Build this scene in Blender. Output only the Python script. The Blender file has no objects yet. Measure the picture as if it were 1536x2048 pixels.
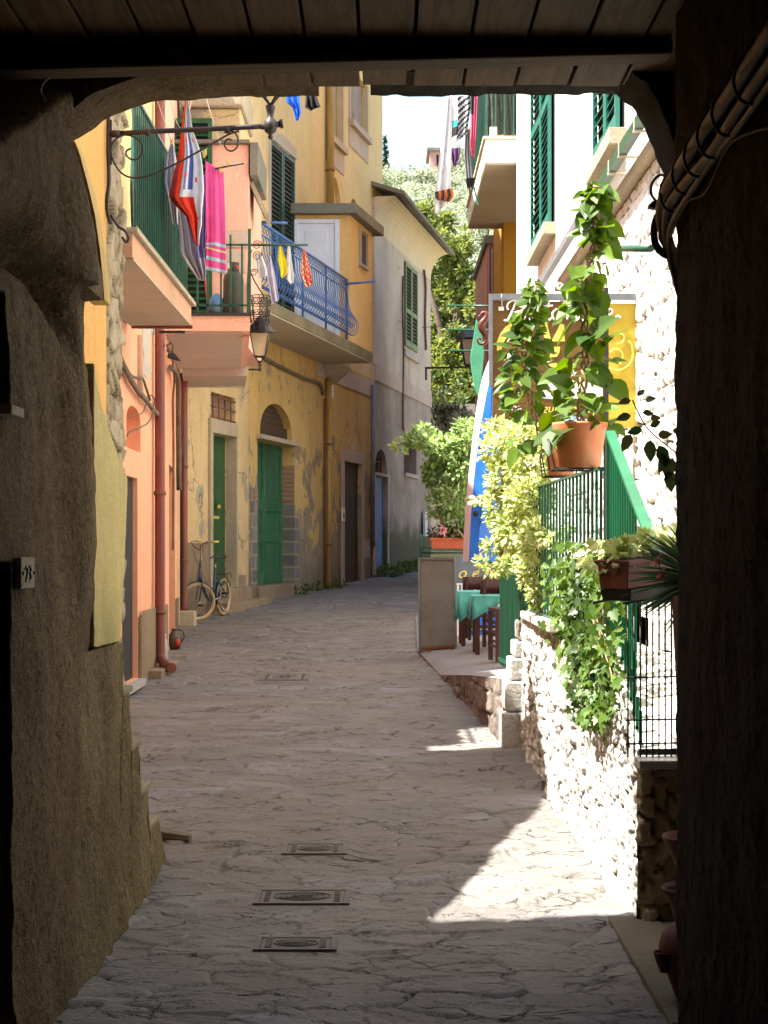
import bpy, bmesh, math, random
import numpy as np
from mathutils import Vector, Matrix, Euler
rnd = random.Random(11)
SC = bpy.context.scene
COL = SC.collection
F, CX, HY, EYE = 3600.0, 768.0, 1090.0, 1.6
V = Vector
def at(px, py, Y): return V(((px-CX)*Y/F, Y, EYE+(HY-py)*Y/F))
_GY = [-20, 6, 8.1, 12, 16, 20, 24, 27.3, 30.4, 34, 36, 39, 43.5, 60]
_GZ = [0, 0, 0, .15, .32, .48, .62, .73, .80, .87, .93, 1.02, 1.14, 1.5]
def gz(y): return float(np.interp(y, _GY, _GZ))

# ------------------------------------------------------------------ objects
BASE = {}
def tag(o, label=None, cat=None, group=None, kind=None):
    if label: o['label'] = label
    if cat: o['category'] = cat
    if group: o['group'] = group
    if kind: o['kind'] = kind
    return o
def thing(name, label, cat, loc=(0,0,0), group=None, rz=0.0):
    o = bpy.data.objects.new(name, None); COL.objects.link(o)
    o.empty_display_size = .1
    o.location = loc; o.rotation_euler = (0,0,rz)
    BASE[o.name] = V(loc)
    return tag(o, label, cat, group)
def copy_tree(o, parent=None):
    c = o.copy(); COL.objects.link(c)
    if parent is not None: c.parent = parent
    for ch in list(o.children): copy_tree(ch, c)
    return c
def link_mesh(name, me, mat, parent=None, base=None):
    o = bpy.data.objects.new(name, me); COL.objects.link(o)
    mats = mat if isinstance(mat, (list, tuple)) else [mat]
    for m in mats: me.materials.append(m)
    if parent is None:
        n = len(me.vertices)
        co = np.empty(n*3, np.float32); me.vertices.foreach_get('co', co); co = co.reshape(-1,3)
        org = V(base) if base is not None else V(((co[:,0].min()+co[:,0].max())/2, (co[:,1].min()+co[:,1].max())/2, co[:,2].min()))
        me.transform(Matrix.Translation(-org)); o.location = org
        BASE[o.name] = org
    else:
        o.parent = parent
        b = BASE[parent.name]
        me.transform(Matrix.Translation(-b))
        BASE[o.name] = b
    return o

class MB:
    def __init__(s): s.v=[]; s.f=[]; s.sm=[]; s.mi=[]; s.cur=0
    def add(s, vs, fs, smooth=False, mi=None):
        n=len(s.v); s.v += [tuple(p) for p in vs]
        for f in fs:
            s.f.append(tuple(i+n for i in f)); s.sm.append(smooth); s.mi.append(s.cur if mi is None else mi)
        return s
    def hexa(s, p, smooth=False, mi=None):
        return s.add(p, [(0,3,2,1),(4,5,6,7),(0,1,5,4),(1,2,6,5),(2,3,7,6),(3,0,4,7)], smooth, mi)
    def box(s, x0,x1,y0,y1,z0,z1, mi=None):
        return s.hexa([(x0,y0,z0),(x1,y0,z0),(x1,y1,z0),(x0,y1,z0),(x0,y0,z1),(x1,y0,z1),(x1,y1,z1),(x0,y1,z1)], mi=mi)
    def bar(s, a, b, w, h, up=(0,0,1), mi=None):
        a=V(a); b=V(b); d=(b-a).normalized(); up=V(up)
        if abs(d.dot(up))>.98: up=V((0,1,0))
        x=d.cross(up).normalized()*w/2; y=x.cross(d).normalized()*h/2
        return s.hexa([a-x-y,a+x-y,b+x-y,b-x-y,a-x+y,a+x+y,b+x+y,b-x+y], mi=mi)
    def tube(s, pts, r, n=8, closed=False, cap=True, mi=None):
        pts=[V(p) for p in pts]; m=len(pts)
        rs = r if isinstance(r,(list,tuple)) else [r]*m
        prev=None; rings=[]
        for i,p in enumerate(pts):
            if closed: d=pts[(i+1)%m]-pts[i-1]
            else: d=pts[min(i+1,m-1)]-pts[max(i-1,0)]
            if d.length<1e-9: d=V((0,0,1))
            d.normalize()
            if prev is None:
                ref=V((0,0,1)) if abs(d.z)<.9 else V((1,0,0))
                x=d.cross(ref).normalized()
            else:
                x=(prev-d*prev.dot(d))
                x = x.normalized() if x.length>1e-6 else d.orthogonal().normalized()
            prev=x; y=d.cross(x)
            rings.append([p+(x*math.cos(2*math.pi*k/n)+y*math.sin(2*math.pi*k/n))*rs[i] for k in range(n)])
        vs=[q for ring in rings for q in ring]; fs=[]
        for i in range(m if closed else m-1):
            j=(i+1)%m
            for k in range(n):
                fs.append((i*n+k, i*n+(k+1)%n, j*n+(k+1)%n, j*n+k))
        s.add(vs,fs,True,mi)
        if cap and not closed:
            nb=len(s.v)-m*n
            s.f.append(tuple(nb+k for k in range(n))[::-1]); s.sm.append(False); s.mi.append(s.cur if mi is None else mi)
            s.f.append(tuple(nb+(m-1)*n+k for k in range(n))); s.sm.append(False); s.mi.append(s.cur if mi is None else mi)
        return s
    def lathe(s, prof, c, n=28, mi=None, axis='z'):
        c=V(c); vs=[]; fs=[]; m=len(prof)
        for r,z in prof:
            for k in range(n):
                a=2*math.pi*k/n
                if axis=='z': vs.append(c+V((r*math.cos(a), r*math.sin(a), z)))
                elif axis=='y': vs.append(c+V((r*math.cos(a), z, r*math.sin(a))))
                else: vs.append(c+V((z, r*math.cos(a), r*math.sin(a))))
        for i in range(m-1):
            for k in range(n): fs.append((i*n+k,i*n+(k+1)%n,(i+1)*n+(k+1)%n,(i+1)*n+k))
        return s.add(vs,fs,True,mi)
    def prism(s, poly, off, mi=None):
        n=len(poly); off=V(off); vs=[V(p) for p in poly]+[V(p)+off for p in poly]
        fs=[tuple(range(n)), tuple(range(2*n-1,n-1,-1))]+[(i,i+n,(i+1)%n+n,(i+1)%n) for i in range(n)]
        return s.add(vs,fs,False,mi)
    def pbox(s, pl,u0,u1,z0,z1,w0,w1,mi=None):
        P=pl.pt
        return s.hexa([P(u0,z0,w0),P(u1,z0,w0),P(u1,z0,w1),P(u0,z0,w1),P(u0,z1,w0),P(u1,z1,w0),P(u1,z1,w1),P(u0,z1,w1)], mi=mi)
    def mesh(s, name):
        me=bpy.data.meshes.new(name); me.from_pydata(s.v,[],s.f)
        me.polygons.foreach_set('use_smooth', s.sm); me.polygons.foreach_set('material_index', s.mi)
        me.update(); return me
    def build(s, name, mat, parent=None, bevel=0, base=None, solid=0, recalc=True):
        me=s.mesh(name)
        if recalc:
            bm=bmesh.new(); bm.from_mesh(me); bmesh.ops.recalc_face_normals(bm, faces=bm.faces); bm.to_mesh(me); bm.free()
        o=link_mesh(name, me, mat, parent, base)
        if bevel:
            b=o.modifiers.new('bevel','BEVEL'); b.width=bevel; b.segments=2; b.limit_method='ANGLE'; b.angle_limit=.6
        if solid:
            b=o.modifiers.new('solid','SOLIDIFY'); b.thickness=solid; b.offset=0
        return o

class Pl:                                    # a vertical plane seen from above: from (x0,y0) along u; w points to the street
    def __init__(s,x0,y0,x1,y1,flip=False):
        s.o=V((x0,y0,0)); d=V((x1-x0,y1-y0,0)); s.L=d.length; s.u=d.normalized()
        s.n=V((s.u.y,-s.u.x,0)) * (-1 if flip else 1)
    def pt(s,u,z,w=0): return V((s.o.x+s.u.x*u+s.n.x*w, s.o.y+s.u.y*u+s.n.y*w, z))
    def hit(s,px,py=1090,w=0):
        r=(px-CX)/F; ox=s.o.x+s.n.x*w; oy=s.o.y+s.n.y*w
        u=(r*oy-ox)/(s.u.x-r*s.u.y); Y=oy+u*s.u.y
        return u, EYE+(HY-py)*Y/F
    def hu(s,px,w=0): return s.hit(px,1090,w)[0]
    def P(s,px,py,w=0):
        u,z=s.hit(px,py,w); return s.pt(u,z,w)

def smooth01(x): x=np.clip(x,0,1); return x*x*(3-2*x)
def hsh(i,j,k): 
    v=np.sin(i*127.1+j*311.7+k*74.7)*43758.5453
    return v-np.floor(v)
def vnoise(x,y,k=0):
    xi=np.floor(x); yi=np.floor(y); fx=smooth01(x-xi); fy=smooth01(y-yi)
    a=hsh(xi,yi,k); b=hsh(xi+1,yi,k); c=hsh(xi,yi+1,k); d=hsh(xi+1,yi+1,k)
    return (a*(1-fx)+b*fx)*(1-fy)+(c*(1-fx)+d*fx)*fy
def fbm(x,y,o=4,k=0):
    t=0; a=.5; n=0
    for i in range(o): t=t+a*vnoise(x*2**i+13*i,y*2**i+7*i,k+i); n+=a; a*=.55
    return t/n
def voro(x,y,k=0,jit=.85):
    xi=np.floor(x); yi=np.floor(y); F1=np.full(x.shape,9.); F2=np.full(x.shape,9.); h=np.zeros(x.shape); h2=np.zeros(x.shape); DX=np.zeros(x.shape); DY=np.zeros(x.shape)
    for di in (-1,0,1):
        for dj in (-1,0,1):
            ci=xi+di; cj=yi+dj
            sx=ci+.5+jit*(hsh(ci,cj,k)-.5); sy=cj+.5+jit*(hsh(ci,cj,k+5)-.5)
            d=np.hypot(x-sx,y-sy); n=d<F1
            F2=np.where(n,F1,np.minimum(F2,d))
            h=np.where(n,hsh(ci,cj,k+9),h); h2=np.where(n,hsh(ci,cj,k+17),h2); DX=np.where(n,x-sx,DX); DY=np.where(n,y-sy,DY)
            F1=np.where(n,d,F1)
    return F1,F2,h,h2,DX,DY
def grid(name, X, Y, Z, mat, parent=None, attrs=None, base=None, flip=False, smooth=True):
    m,n=X.shape; me=bpy.data.meshes.new(name)
    co=np.stack([X,Y,Z],-1).reshape(-1,3).astype(np.float32)
    idx=np.arange(m*n).reshape(m,n)
    q=np.stack([idx[:-1,:-1],idx[:-1,1:],idx[1:,1:],idx[1:,:-1]],-1).reshape(-1,4)
    if flip: q=q[:,::-1]
    me.vertices.add(m*n); me.vertices.foreach_set('co',co.ravel())
    nf=len(q); me.loops.add(nf*4); me.loops.foreach_set('vertex_index',q.ravel().astype(np.int32))
    me.polygons.add(nf); me.polygons.foreach_set('loop_start',(np.arange(nf)*4).astype(np.int32)); 
    me.polygons.foreach_set('loop_total',np.full(nf,4,np.int32))
    me.polygons.foreach_set('use_smooth',np.full(nf,smooth))
    me.update(calc_edges=True)
    for a,arr in (attrs or {}).items():
        at_=me.attributes.new(a,'FLOAT','POINT'); at_.data.foreach_set('value',arr.ravel().astype(np.float32))
    return link_mesh(name, me, mat, parent, base)

# ------------------------------------------------------------------ materials
def rgb(*c):
    return tuple(c)+(1,) if len(c)==3 else c
class NT:
    def __init__(s,name):
        s.m=bpy.data.materials.new(name); s.m.use_nodes=True; s.t=s.m.node_tree; s.b=s.t.nodes['Principled BSDF']; s.out=s.t.nodes['Material Output']
        s._geo=None
    def n(s,typ,**kw):
        x=s.t.nodes.new(typ)
        for k,v in kw.items():
            setattr(x,k,v)
        return x
    def l(s,a,b): s.t.links.new(a,b)
    def pos(s):
        if s._geo is None: s._geo=s.n('ShaderNodeNewGeometry')
        return s._geo.outputs['Position']
    def obj(s): return s.n('ShaderNodeTexCoord').outputs['Object']
    def mapped(s,vec,scale=(1,1,1),rot=(0,0,0),loc=(0,0,0)):
        m=s.n('ShaderNodeMapping'); m.inputs['Scale'].default_value=scale; m.inputs['Rotation'].default_value=rot; m.inputs['Location'].default_value=loc
        s.l(vec,m.inputs['Vector']); return m.outputs[0]
    def noise(s,vec,scale,detail=5,rough=.6,dist=0):
        x=s.n('ShaderNodeTexNoise'); x.inputs['Scale'].default_value=scale; x.inputs['Detail'].default_value=detail; x.inputs['Roughness'].default_value=rough; x.inputs['Distortion'].default_value=dist
        s.l(vec,x.inputs['Vector']); return x.outputs['Fac']
    def ramp(s,fac,a,b,ca=0.,cb=1.):
        x=s.n('ShaderNodeMapRange'); x.clamp=True; x.interpolation_type='SMOOTHSTEP'
        x.inputs[1].default_value=a; x.inputs[2].default_value=b; x.inputs[3].default_value=ca; x.inputs[4].default_value=cb
        s.l(fac,x.inputs[0]); return x.outputs[0]
    def mix(s,fac,a,b,mode='MIX'):
        x=s.n('ShaderNodeMix',data_type='RGBA',blend_type=mode)
        for i,v in ((0,fac),(6,a),(7,b)):
            if isinstance(v,(int,float,tuple,list)): x.inputs[i].default_value = v if i==0 else rgb(*v)
            else: s.l(v,x.inputs[i])
        return x.outputs[2]
    def math(s,op,a,b=0.):
        x=s.n('ShaderNodeMath',operation=op)
        for i,v in ((0,a),(1,b)):
            if isinstance(v,(int,float)): x.inputs[i].default_value=v
            else: s.l(v,x.inputs[i])
        return x.outputs[0]
    def sep(s,vec): 
        x=s.n('ShaderNodeSeparateXYZ'); s.l(vec,x.inputs[0]); return x.outputs
    def bump(s,h,strength=.4,dist=.02,nrm=None):
        x=s.n('ShaderNodeBump'); x.inputs['Strength'].default_value=strength; x.inputs['Distance'].default_value=dist
        s.l(h,x.inputs['Height'])
        if nrm is not None: s.l(nrm,x.inputs['Normal'])
        return x.outputs[0]
    def fin(s,col,rough=.85,nrm=None,metal=0.,spec=.3):
        if isinstance(col,tuple): s.b.inputs['Base Color'].default_value=rgb(*col)
        else: s.l(col,s.b.inputs['Base Color'])
        if isinstance(rough,(int,float)): s.b.inputs['Roughness'].default_value=rough
        else: s.l(rough,s.b.inputs['Roughness'])
        s.b.inputs['Metallic'].default_value=metal; s.b.inputs['Specular IOR Level'].default_value=spec
        if nrm is not None: s.l(nrm,s.b.inputs['Normal'])
        return s.m
def simple(name,c,c2=None,scale=6,rough=.6,metal=0.,bump=.15,bd=.004,bscale=60,spec=.4,stretch=(1,1,1)):
    t=NT(name); p=t.mapped(t.obj(),stretch)
    c2=c2 or tuple(x*.7 for x in c)
    f=t.ramp(t.noise(p,scale,6,.65),.35,.7)
    col=t.mix(f,c,c2)
    n=t.bump(t.noise(p,bscale,4,.6),bump,bd) if bump else None
    return t.fin(col,rough,n,metal,spec)
def plaster(name,c,c2,stain=(.25,.2,.15),stain_amt=.5,streak=.4,low=None,lowc=(.22,.2,.16),bump=.35,patch=None,patch_t=.62,rough=.9,patch_low=None,speck=.22,crack=0):
    """wall paint with broad fading, rain streaks, patches of lost paint and a damp foot"""
    t=NT(name); p=t.pos()
    big=t.noise(p,.9,6,.6); mid=t.noise(p,4.5,6,.65)
    col=t.mix(t.ramp(big,.35,.68),c,c2)
    col=t.mix(t.ramp(mid,.45,.75,0,.35),col,tuple(x*.8 for x in c))
    st=t.noise(t.mapped(p,(5,5,.45)),1.0,6,.7)
    col=t.mix(t.ramp(st,.52,.78,0,streak),col,stain)
    if patch:
        pn=t.noise(p,1.5,8,.62,.4)
        if patch_low is not None:
            z=t.sep(p)[2]; pn=t.math('ADD',pn,t.ramp(z,patch_low[0],patch_low[1],.16,-.06))
        col=t.mix(t.ramp(pn,patch_t,patch_t+.035,0,.92),col,t.mix(t.ramp(mid,.4,.6),patch,tuple(x*.75 for x in patch)))
    if low is not None:
        z=t.sep(p)[2]; zz=t.math('ADD',z,t.math('MULTIPLY',t.noise(p,2.3,6,.6),1.1))
        col=t.mix(t.ramp(zz,low+.3,low+.95,stain_amt,0),col,lowc)
    if crack:
        wn=t.n('ShaderNodeTexNoise'); wn.inputs['Scale'].default_value=2.5; wn.inputs['Detail'].default_value=7; t.l(p,wn.inputs['Vector'])
        wa=t.n('ShaderNodeVectorMath',operation='MULTIPLY_ADD'); wa.inputs[1].default_value=(.5,.5,.5); t.l(wn.outputs['Color'],wa.inputs[0]); t.l(p,wa.inputs[2])
        vo=t.n('ShaderNodeTexVoronoi',feature='DISTANCE_TO_EDGE'); vo.inputs['Scale'].default_value=.75; t.l(wa.outputs[0],vo.inputs['Vector'])
        ck=t.math('MULTIPLY',t.ramp(vo.outputs['Distance'],.002,.012,1,0),t.ramp(t.noise(p,.8,4,.6),.48,.56))
        col=t.mix(t.math('MULTIPLY',ck,crack),col,(.10,.08,.055))
    fine=t.noise(p,55,3,.75); sp=t.noise(p,30,5,.8)
    col=t.mix(t.ramp(sp,.47,.62,0,speck),col,tuple(x*.45 for x in c)); col=t.mix(t.ramp(fine,.35,.5,speck*.7,0),col,tuple(min(1,x*1.25) for x in c))
    b0=t.bump(sp,bump,.03); b1=t.bump(fine,bump,.012,b0); b2=t.bump(mid,bump*.9,.05,b1)
    return t.fin(col,rough,b2,0,.15)
def leafmat(name,c,c2,trans=.45,c3=None,rough=.45):
    t=NT(name); r=t.n('ShaderNodeNewGeometry').outputs['Random Per Island']
    col=t.mix(r,c,c2)
    if c3: col=t.mix(t.ramp(t.noise(t.obj(),1.3,3),.5,.65),col,c3)
    t.fin(col,rough,None,0,.35)
    tr=t.n('ShaderNodeBsdfTranslucent'); hs=t.n('ShaderNodeHueSaturation'); hs.inputs['Value'].default_value=1.7; hs.inputs['Saturation'].default_value=1.15; hs.inputs['Hue'].default_value=.485
    t.l(col,hs.inputs['Color']); t.l(hs.outputs[0],tr.inputs['Color'])
    mx=t.n('ShaderNodeMixShader'); mx.inputs[0].default_value=trans
    t.l(t.b.outputs[0],mx.inputs[1]); t.l(tr.outputs[0],mx.inputs[2]); t.l(mx.outputs[0],t.out.inputs[0])
    return t.m
def wood(name,c,c2,axis='x',scale=3,rough=.75,bump=.3,gr=14):
    t=NT(name); st={'x':(1,gr,gr),'y':(gr,1,gr),'z':(gr,gr,1)}[axis]
    p=t.mapped(t.obj(),st); g=t.noise(p,scale,6,.65,.6)
    col=t.mix(t.ramp(g,.35,.68),c,c2)
    return t.fin(col,rough,t.bump(g,bump,.006),0,.3)
def brick(name,c,c2,mortar,along='y',scale=9,w=.5,h=.22):
    t=NT(name); x=t.sep(t.pos()); cb=t.n('ShaderNodeCombineXYZ'); t.l(x[1] if along=='y' else x[0],cb.inputs[0]); t.l(x[2],cb.inputs[1])
    nz=t.n('ShaderNodeTexNoise'); nz.inputs['Scale'].default_value=6; t.l(t.pos(),nz.inputs['Vector'])
    ad=t.n('ShaderNodeVectorMath',operation='MULTIPLY_ADD'); ad.inputs[1].default_value=(.05,.05,.05); t.l(nz.outputs['Color'],ad.inputs[0]); t.l(cb.outputs[0],ad.inputs[2])
    b=t.n('ShaderNodeTexBrick'); b.inputs['Scale'].default_value=1; b.inputs['Brick Width'].default_value=w; b.inputs['Row Height'].default_value=h; b.inputs['Mortar Size'].default_value=.018
    b.inputs['Color1'].default_value=rgb(*c); b.inputs['Color2'].default_value=rgb(*c2); b.inputs['Mortar'].default_value=rgb(*mortar)
    t.l(ad.outputs[0],b.inputs['Vector'])
    col=t.mix(t.ramp(t.noise(t.pos(),11,6),.5,.75,0,.6),b.outputs[0],mortar)
    inv=t.math('SUBTRACT',1.,b.outputs['Fac']); n=t.bump(inv,.8,.02); n=t.bump(t.noise(t.pos(),40,4),.4,.01,n)
    return t.fin(col,.95,n,0,.1)

# ------------------------------------------------------------------ foliage
def T_oval(w=.5,fold=.12,droop=.15):
    ys=[0,.15,.4,.7,.9,1.0]; ws=[0,.62,1.,.72,.3,0]
    mid=[(0,y,-fold*(1-abs(y-.5))-droop*y*y) for y in ys]
    L=[(-w/2*k,y,-droop*y*y) for y,k in zip(ys[1:-1],ws[1:-1])]
    Rr=[(w/2*k,y,-droop*y*y) for y,k in zip(ys[1:-1],ws[1:-1])]
    v=mid+L+Rr; n=len(mid); a=list(range(n))
    return np.array(v), [tuple(a+[n+i for i in (3,2,1,0)]), tuple(a[::-1]+[n+4+i for i in (0,1,2,3)])]
def T_heart(w=.85,fold=.12,droop=.2):
    ys=[0,.1,.3,.6,.85,1.0]
    mid=[(0,y,-fold*(1-abs(y-.4))-droop*y*y) for y in ys]
    pr=[(-.12,.35),(.05,.85),(.28,1.),(.6,.68),(.85,.28)]
    L=[(-w/2*k,y,-droop*max(y,0)**2) for y,k in pr]; Rr=[(w/2*k,y,-droop*max(y,0)**2) for y,k in pr]
    v=mid+L+Rr; a=list(range(6))
    return np.array(v), [tuple(a+[10,9,8,7,6]), tuple(a[::-1]+[11,12,13,14,15])]
def T_ivy(w=1.0,fold=.06):
    o=[(0,-.02),(-.2,-.12),(-.38,.0),(-.5,.2),(-.3,.34),(-.42,.62),(-.2,.6),(0,1.0)]
    L=[(x*w,y,0) for x,y in o[1:-1]]; Rr=[(-x*w,y,0) for x,y in o[1:-1]]
    mid=[(0,0,-fold),(0,.35,-fold),(0,.7,-fold*.7),(0,1.,-fold*1.5)]
    v=mid+L+Rr; a=[0,1,2,3]
    return np.array(v), [tuple(a+[9,8,7,6,5,4]), tuple(a[::-1]+[10,11,12,13,14,15])]
T_small=(np.array([(0,0,0),(-.28,.4,.05),(0,1,-.1),(.28,.4,.05)]),[(0,1,2,3)])
def leaf_arrays(pos,dirs,size,tmpl,rs,up=(0,0,1),spread=.9):
    pos=np.asarray(pos,float); N=len(pos); d=np.asarray(dirs,float)+rs.normal(0,.35,(N,3)); d/=np.linalg.norm(d,axis=1,keepdims=True)+1e-9
    u=np.asarray(up,float)+rs.normal(0,spread*.6,(N,3)); u-=d*(u*d).sum(1,keepdims=True); u/=np.linalg.norm(u,axis=1,keepdims=True)+1e-9
    x=np.cross(d,u); tv,tf=tmpl; s=np.asarray(size).reshape(-1,1,1)
    co=pos[:,None,:]+s*(tv[None,:,0:1]*x[:,None,:]+tv[None,:,1:2]*d[:,None,:]+tv[None,:,2:3]*u[:,None,:])
    k=len(tv); off=(np.arange(N)*k)
    polys=[tf_ for tf_ in tf]
    return co.reshape(-1,3), polys, off
def leaves(name,pos,dirs,size,tmpl,mat,parent=None,seed=1,up=(0,0,1),spread=.9,extra=None,base=None):
    """one mesh of leaf faces; extra = MB with stems appended as material 1"""
    rs=np.random.RandomState(seed); co,polys,off=leaf_arrays(pos,dirs,size,tmpl,rs,up,spread)
    loops=[]; starts=[]; tot=0
    per=[np.array(p) for p in polys]
    flat=[]; st=[]; lt=[]
    block=np.concatenate(per); lens=[len(p) for p in per]; bl=len(block)
    allv=(off[:,None]+block[None,:]).ravel()
    s0=np.concatenate([[0],np.cumsum(lens)[:-1]])
    starts=(np.arange(len(off))[:,None]*bl+s0[None,:]).ravel(); totals=np.tile(lens,len(off))
    me=bpy.data.meshes.new(name)
    mi=np.zeros(len(starts),np.int32)
    if extra is not None and extra.v:
        ev=np.array([tuple(p) for p in extra.v]); nb=len(co); co=np.vstack([co,ev])
        el=[];es=[];et=[];c=len(allv)
        for f in extra.f:
            es.append(c); et.append(len(f)); el+= [i+nb for i in f]; c+=len(f)
        allv=np.concatenate([allv,el]); starts=np.concatenate([starts,es]); totals=np.concatenate([totals,et]); mi=np.concatenate([mi,np.ones(len(es),np.int32)])
    me.vertices.add(len(co)); me.vertices.foreach_set('co',co.astype(np.float32).ravel())
    me.loops.add(len(allv)); me.loops.foreach_set('vertex_index',allv.astype(np.int32))
    me.polygons.add(len(starts)); me.polygons.foreach_set('loop_start',starts.astype(np.int32)); me.polygons.foreach_set('loop_total',totals.astype(np.int32))
    me.polygons.foreach_set('material_index',mi.astype(np.int32))
    me.update(calc_edges=True); me.validate()
    return link_mesh(name,me,mat,parent,base)
def spline(pts,n):
    pts=[V(p) for p in pts]; out=[]; m=len(pts)
    for i in range(m-1):
        p0=pts[max(i-1,0)];p1=pts[i];p2=pts[i+1];p3=pts[min(i+2,m-1)]
        for k in range(n):
            t=k/n; out.append(.5*((2*p1)+(p2-p0)*t+(2*p0-5*p1+4*p2-p3)*t*t+(3*p1-p0-3*p2+p3)*t**3))
    out.append(pts[-1]); return out
def spiral(c,r0,r1,a0,a1,n,ax,ay):
    c=V(c); ax=V(ax); ay=V(ay); o=[]
    for i in range(n+1):
        t=i/n; a=a0+(a1-a0)*t; r=r0+(r1-r0)*t
        o.append(c+ax*math.cos(a)*r+ay*math.sin(a)*r)
    return o
def text_mesh(body,size,shear=0.,extrude=.004,align='LEFT'):
    cu=bpy.data.curves.new('lettering','FONT'); cu.body=body; cu.size=size; cu.shear=shear; cu.extrude=extrude; cu.align_x=align; cu.resolution_u=3
    o=bpy.data.objects.new('lettering',cu); COL.objects.link(o)
    dg=bpy.context.evaluated_depsgraph_get(); me=bpy.data.meshes.new_from_object(o.evaluated_get(dg))
    bpy.data.objects.remove(o); return me
def put_text(name,body,size,mat,parent,org,xdir,zdir=(0,0,1),shear=0.,extrude=.003,align='LEFT',sx=1.):
    me=text_mesh(body,size,shear,extrude,align); me.transform(Matrix.Diagonal((sx,1,1,1))); x=V(xdir).normalized(); z=V(zdir).normalized(); y=x.cross(z)   # y points away from reader
    M=Matrix(((x.x,z.x,-y.x,org[0]),(x.y,z.y,-y.y,org[1]),(x.z,z.z,-y.z,org[2]),(0,0,0,1)))
    me.materials.clear(); me.transform(M)
    return link_mesh(name,me,mat,parent)
def cloth(name,left,right,Y,mat,label,cat,group,rows=26,cols=14,fold=.02,nf=2.5,colf=None,seed=0,thick=.004,tilt=0.):
    """hanging cloth between a left and a right outline, given top to bottom"""
    def samp(o,t):
        ys=[p[1] for p in o]; y=o[0][1]+(o[-1][1]-o[0][1])*t
        return np.interp(y,ys,[p[0] for p in o]), y
    b=MB(); r=random.Random(seed); ph=r.random()*6; vs=[]
    for i in range(rows+1):
        t=i/rows; xl,yl=samp(left,t); xr,yr=samp(right,t)
        for j in range(cols+1):
            s=j/cols; px=xl+(xr-xl)*s; py=yl+(yr-yl)*s
            dy=fold*(.35+.65*t)*math.sin(s*nf*6.283+ph+t*1.3)+tilt*(s-.5)+.3*fold*math.sin(s*nf*14+ph*2)
            vs.append(at(px,py,Y+dy))
    fs=[];mi=[]
    for i in range(rows):
        for j in range(cols):
            a=i*(cols+1)+j; fs.append((a,a+1,a+cols+2,a+cols+1)); mi.append(colf((i+.5)/rows,(j+.5)/cols) if colf else 0)
    n=len(b.v); b.v=[tuple(p) for p in vs]; b.f=fs; b.sm=[True]*len(fs); b.mi=mi
    o=b.build(name,mat,None,solid=thick,recalc=False)
    return tag(o,label,cat,group)
def wall_mesh(b,pl,u0,u1,z0,z1,holes=(),depth=.25,rd=None):
    """front skin with rectangular or arched openings and their reveals; holes: (u0,u1,z0,z1,archheight)"""
    us=sorted(set([u0,u1]+[h[k] for h in holes for k in (0,1)])); zs=sorted(set([z0,z1]+[h[k] for h in holes for k in (2,3)]))
    us=[u for u in us if u0<=u<=u1]; zs=[z for z in zs if z0<=z<=z1]
    for a,c in zip(us,us[1:]):
        for d,e in zip(zs,zs[1:]):
            um=(a+c)/2; zm=(d+e)/2
            if any(h[0]<um<h[1] and h[2]<zm<h[3] for h in holes): continue
            b.add([pl.pt(a,d),pl.pt(c,d),pl.pt(c,e),pl.pt(a,e)],[(0,1,2,3)])
    for h in holes:
        a,c,d,e=h[:4]; ah=h[4] if len(h)>4 else 0; dp=h[5] if len(h)>5 else depth
        spring=e-ah; out=[(a,d),(a,spring)]
        if ah:
            n=12; arc=[(a+(c-a)*(1-math.cos(math.pi*k/n))/2, spring+ah*math.sin(math.pi*k/n)) for k in range(n+1)]
            for p,q in zip(arc,arc[1:]): b.add([pl.pt(*p),pl.pt(*q),pl.pt(q[0],e),pl.pt(p[0],e)],[(0,1,2,3)])
            out+=arc[1:-1]
        out+=[(c,spring),(c,d)]
        for p,q in zip(out,out[1:]+out[:1]):
            b.add([pl.pt(p[0],p[1]),pl.pt(q[0],q[1]),pl.pt(q[0],q[1],-dp),pl.pt(p[0],p[1],-dp)],[(0,1,2,3)])
def body(b,pl,u0,u1,z0,z1,D):
    P=pl.pt
    b.add([P(u0,z0),P(u0,z0,-D),P(u0,z1,-D),P(u0,z1)],[(0,1,2,3)])
    b.add([P(u1,z0),P(u1,z0,-D),P(u1,z1,-D),P(u1,z1)],[(0,1,2,3)])
    b.add([P(u0,z1),P(u1,z1),P(u1,z1,-D),P(u0,z1,-D)],[(0,1,2,3)])
    b.add([P(u0,z0,-D),P(u1,z0,-D),P(u1,z1,-D),P(u0,z1,-D)],[(0,1,2,3)])
def hole(pl,px0,px1,py0,py1,arch=0,depth=.25,at_px=None):
    """opening given by pixels on the plane; py at the near edge px0 (top py0, bottom py1)"""
    q=at_px or px0; u0=pl.hu(px0); u1=pl.hu(px1)
    return (min(u0,u1),max(u0,u1),pl.hit(q,py1)[1],pl.hit(q,py0)[1],arch,depth)
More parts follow.
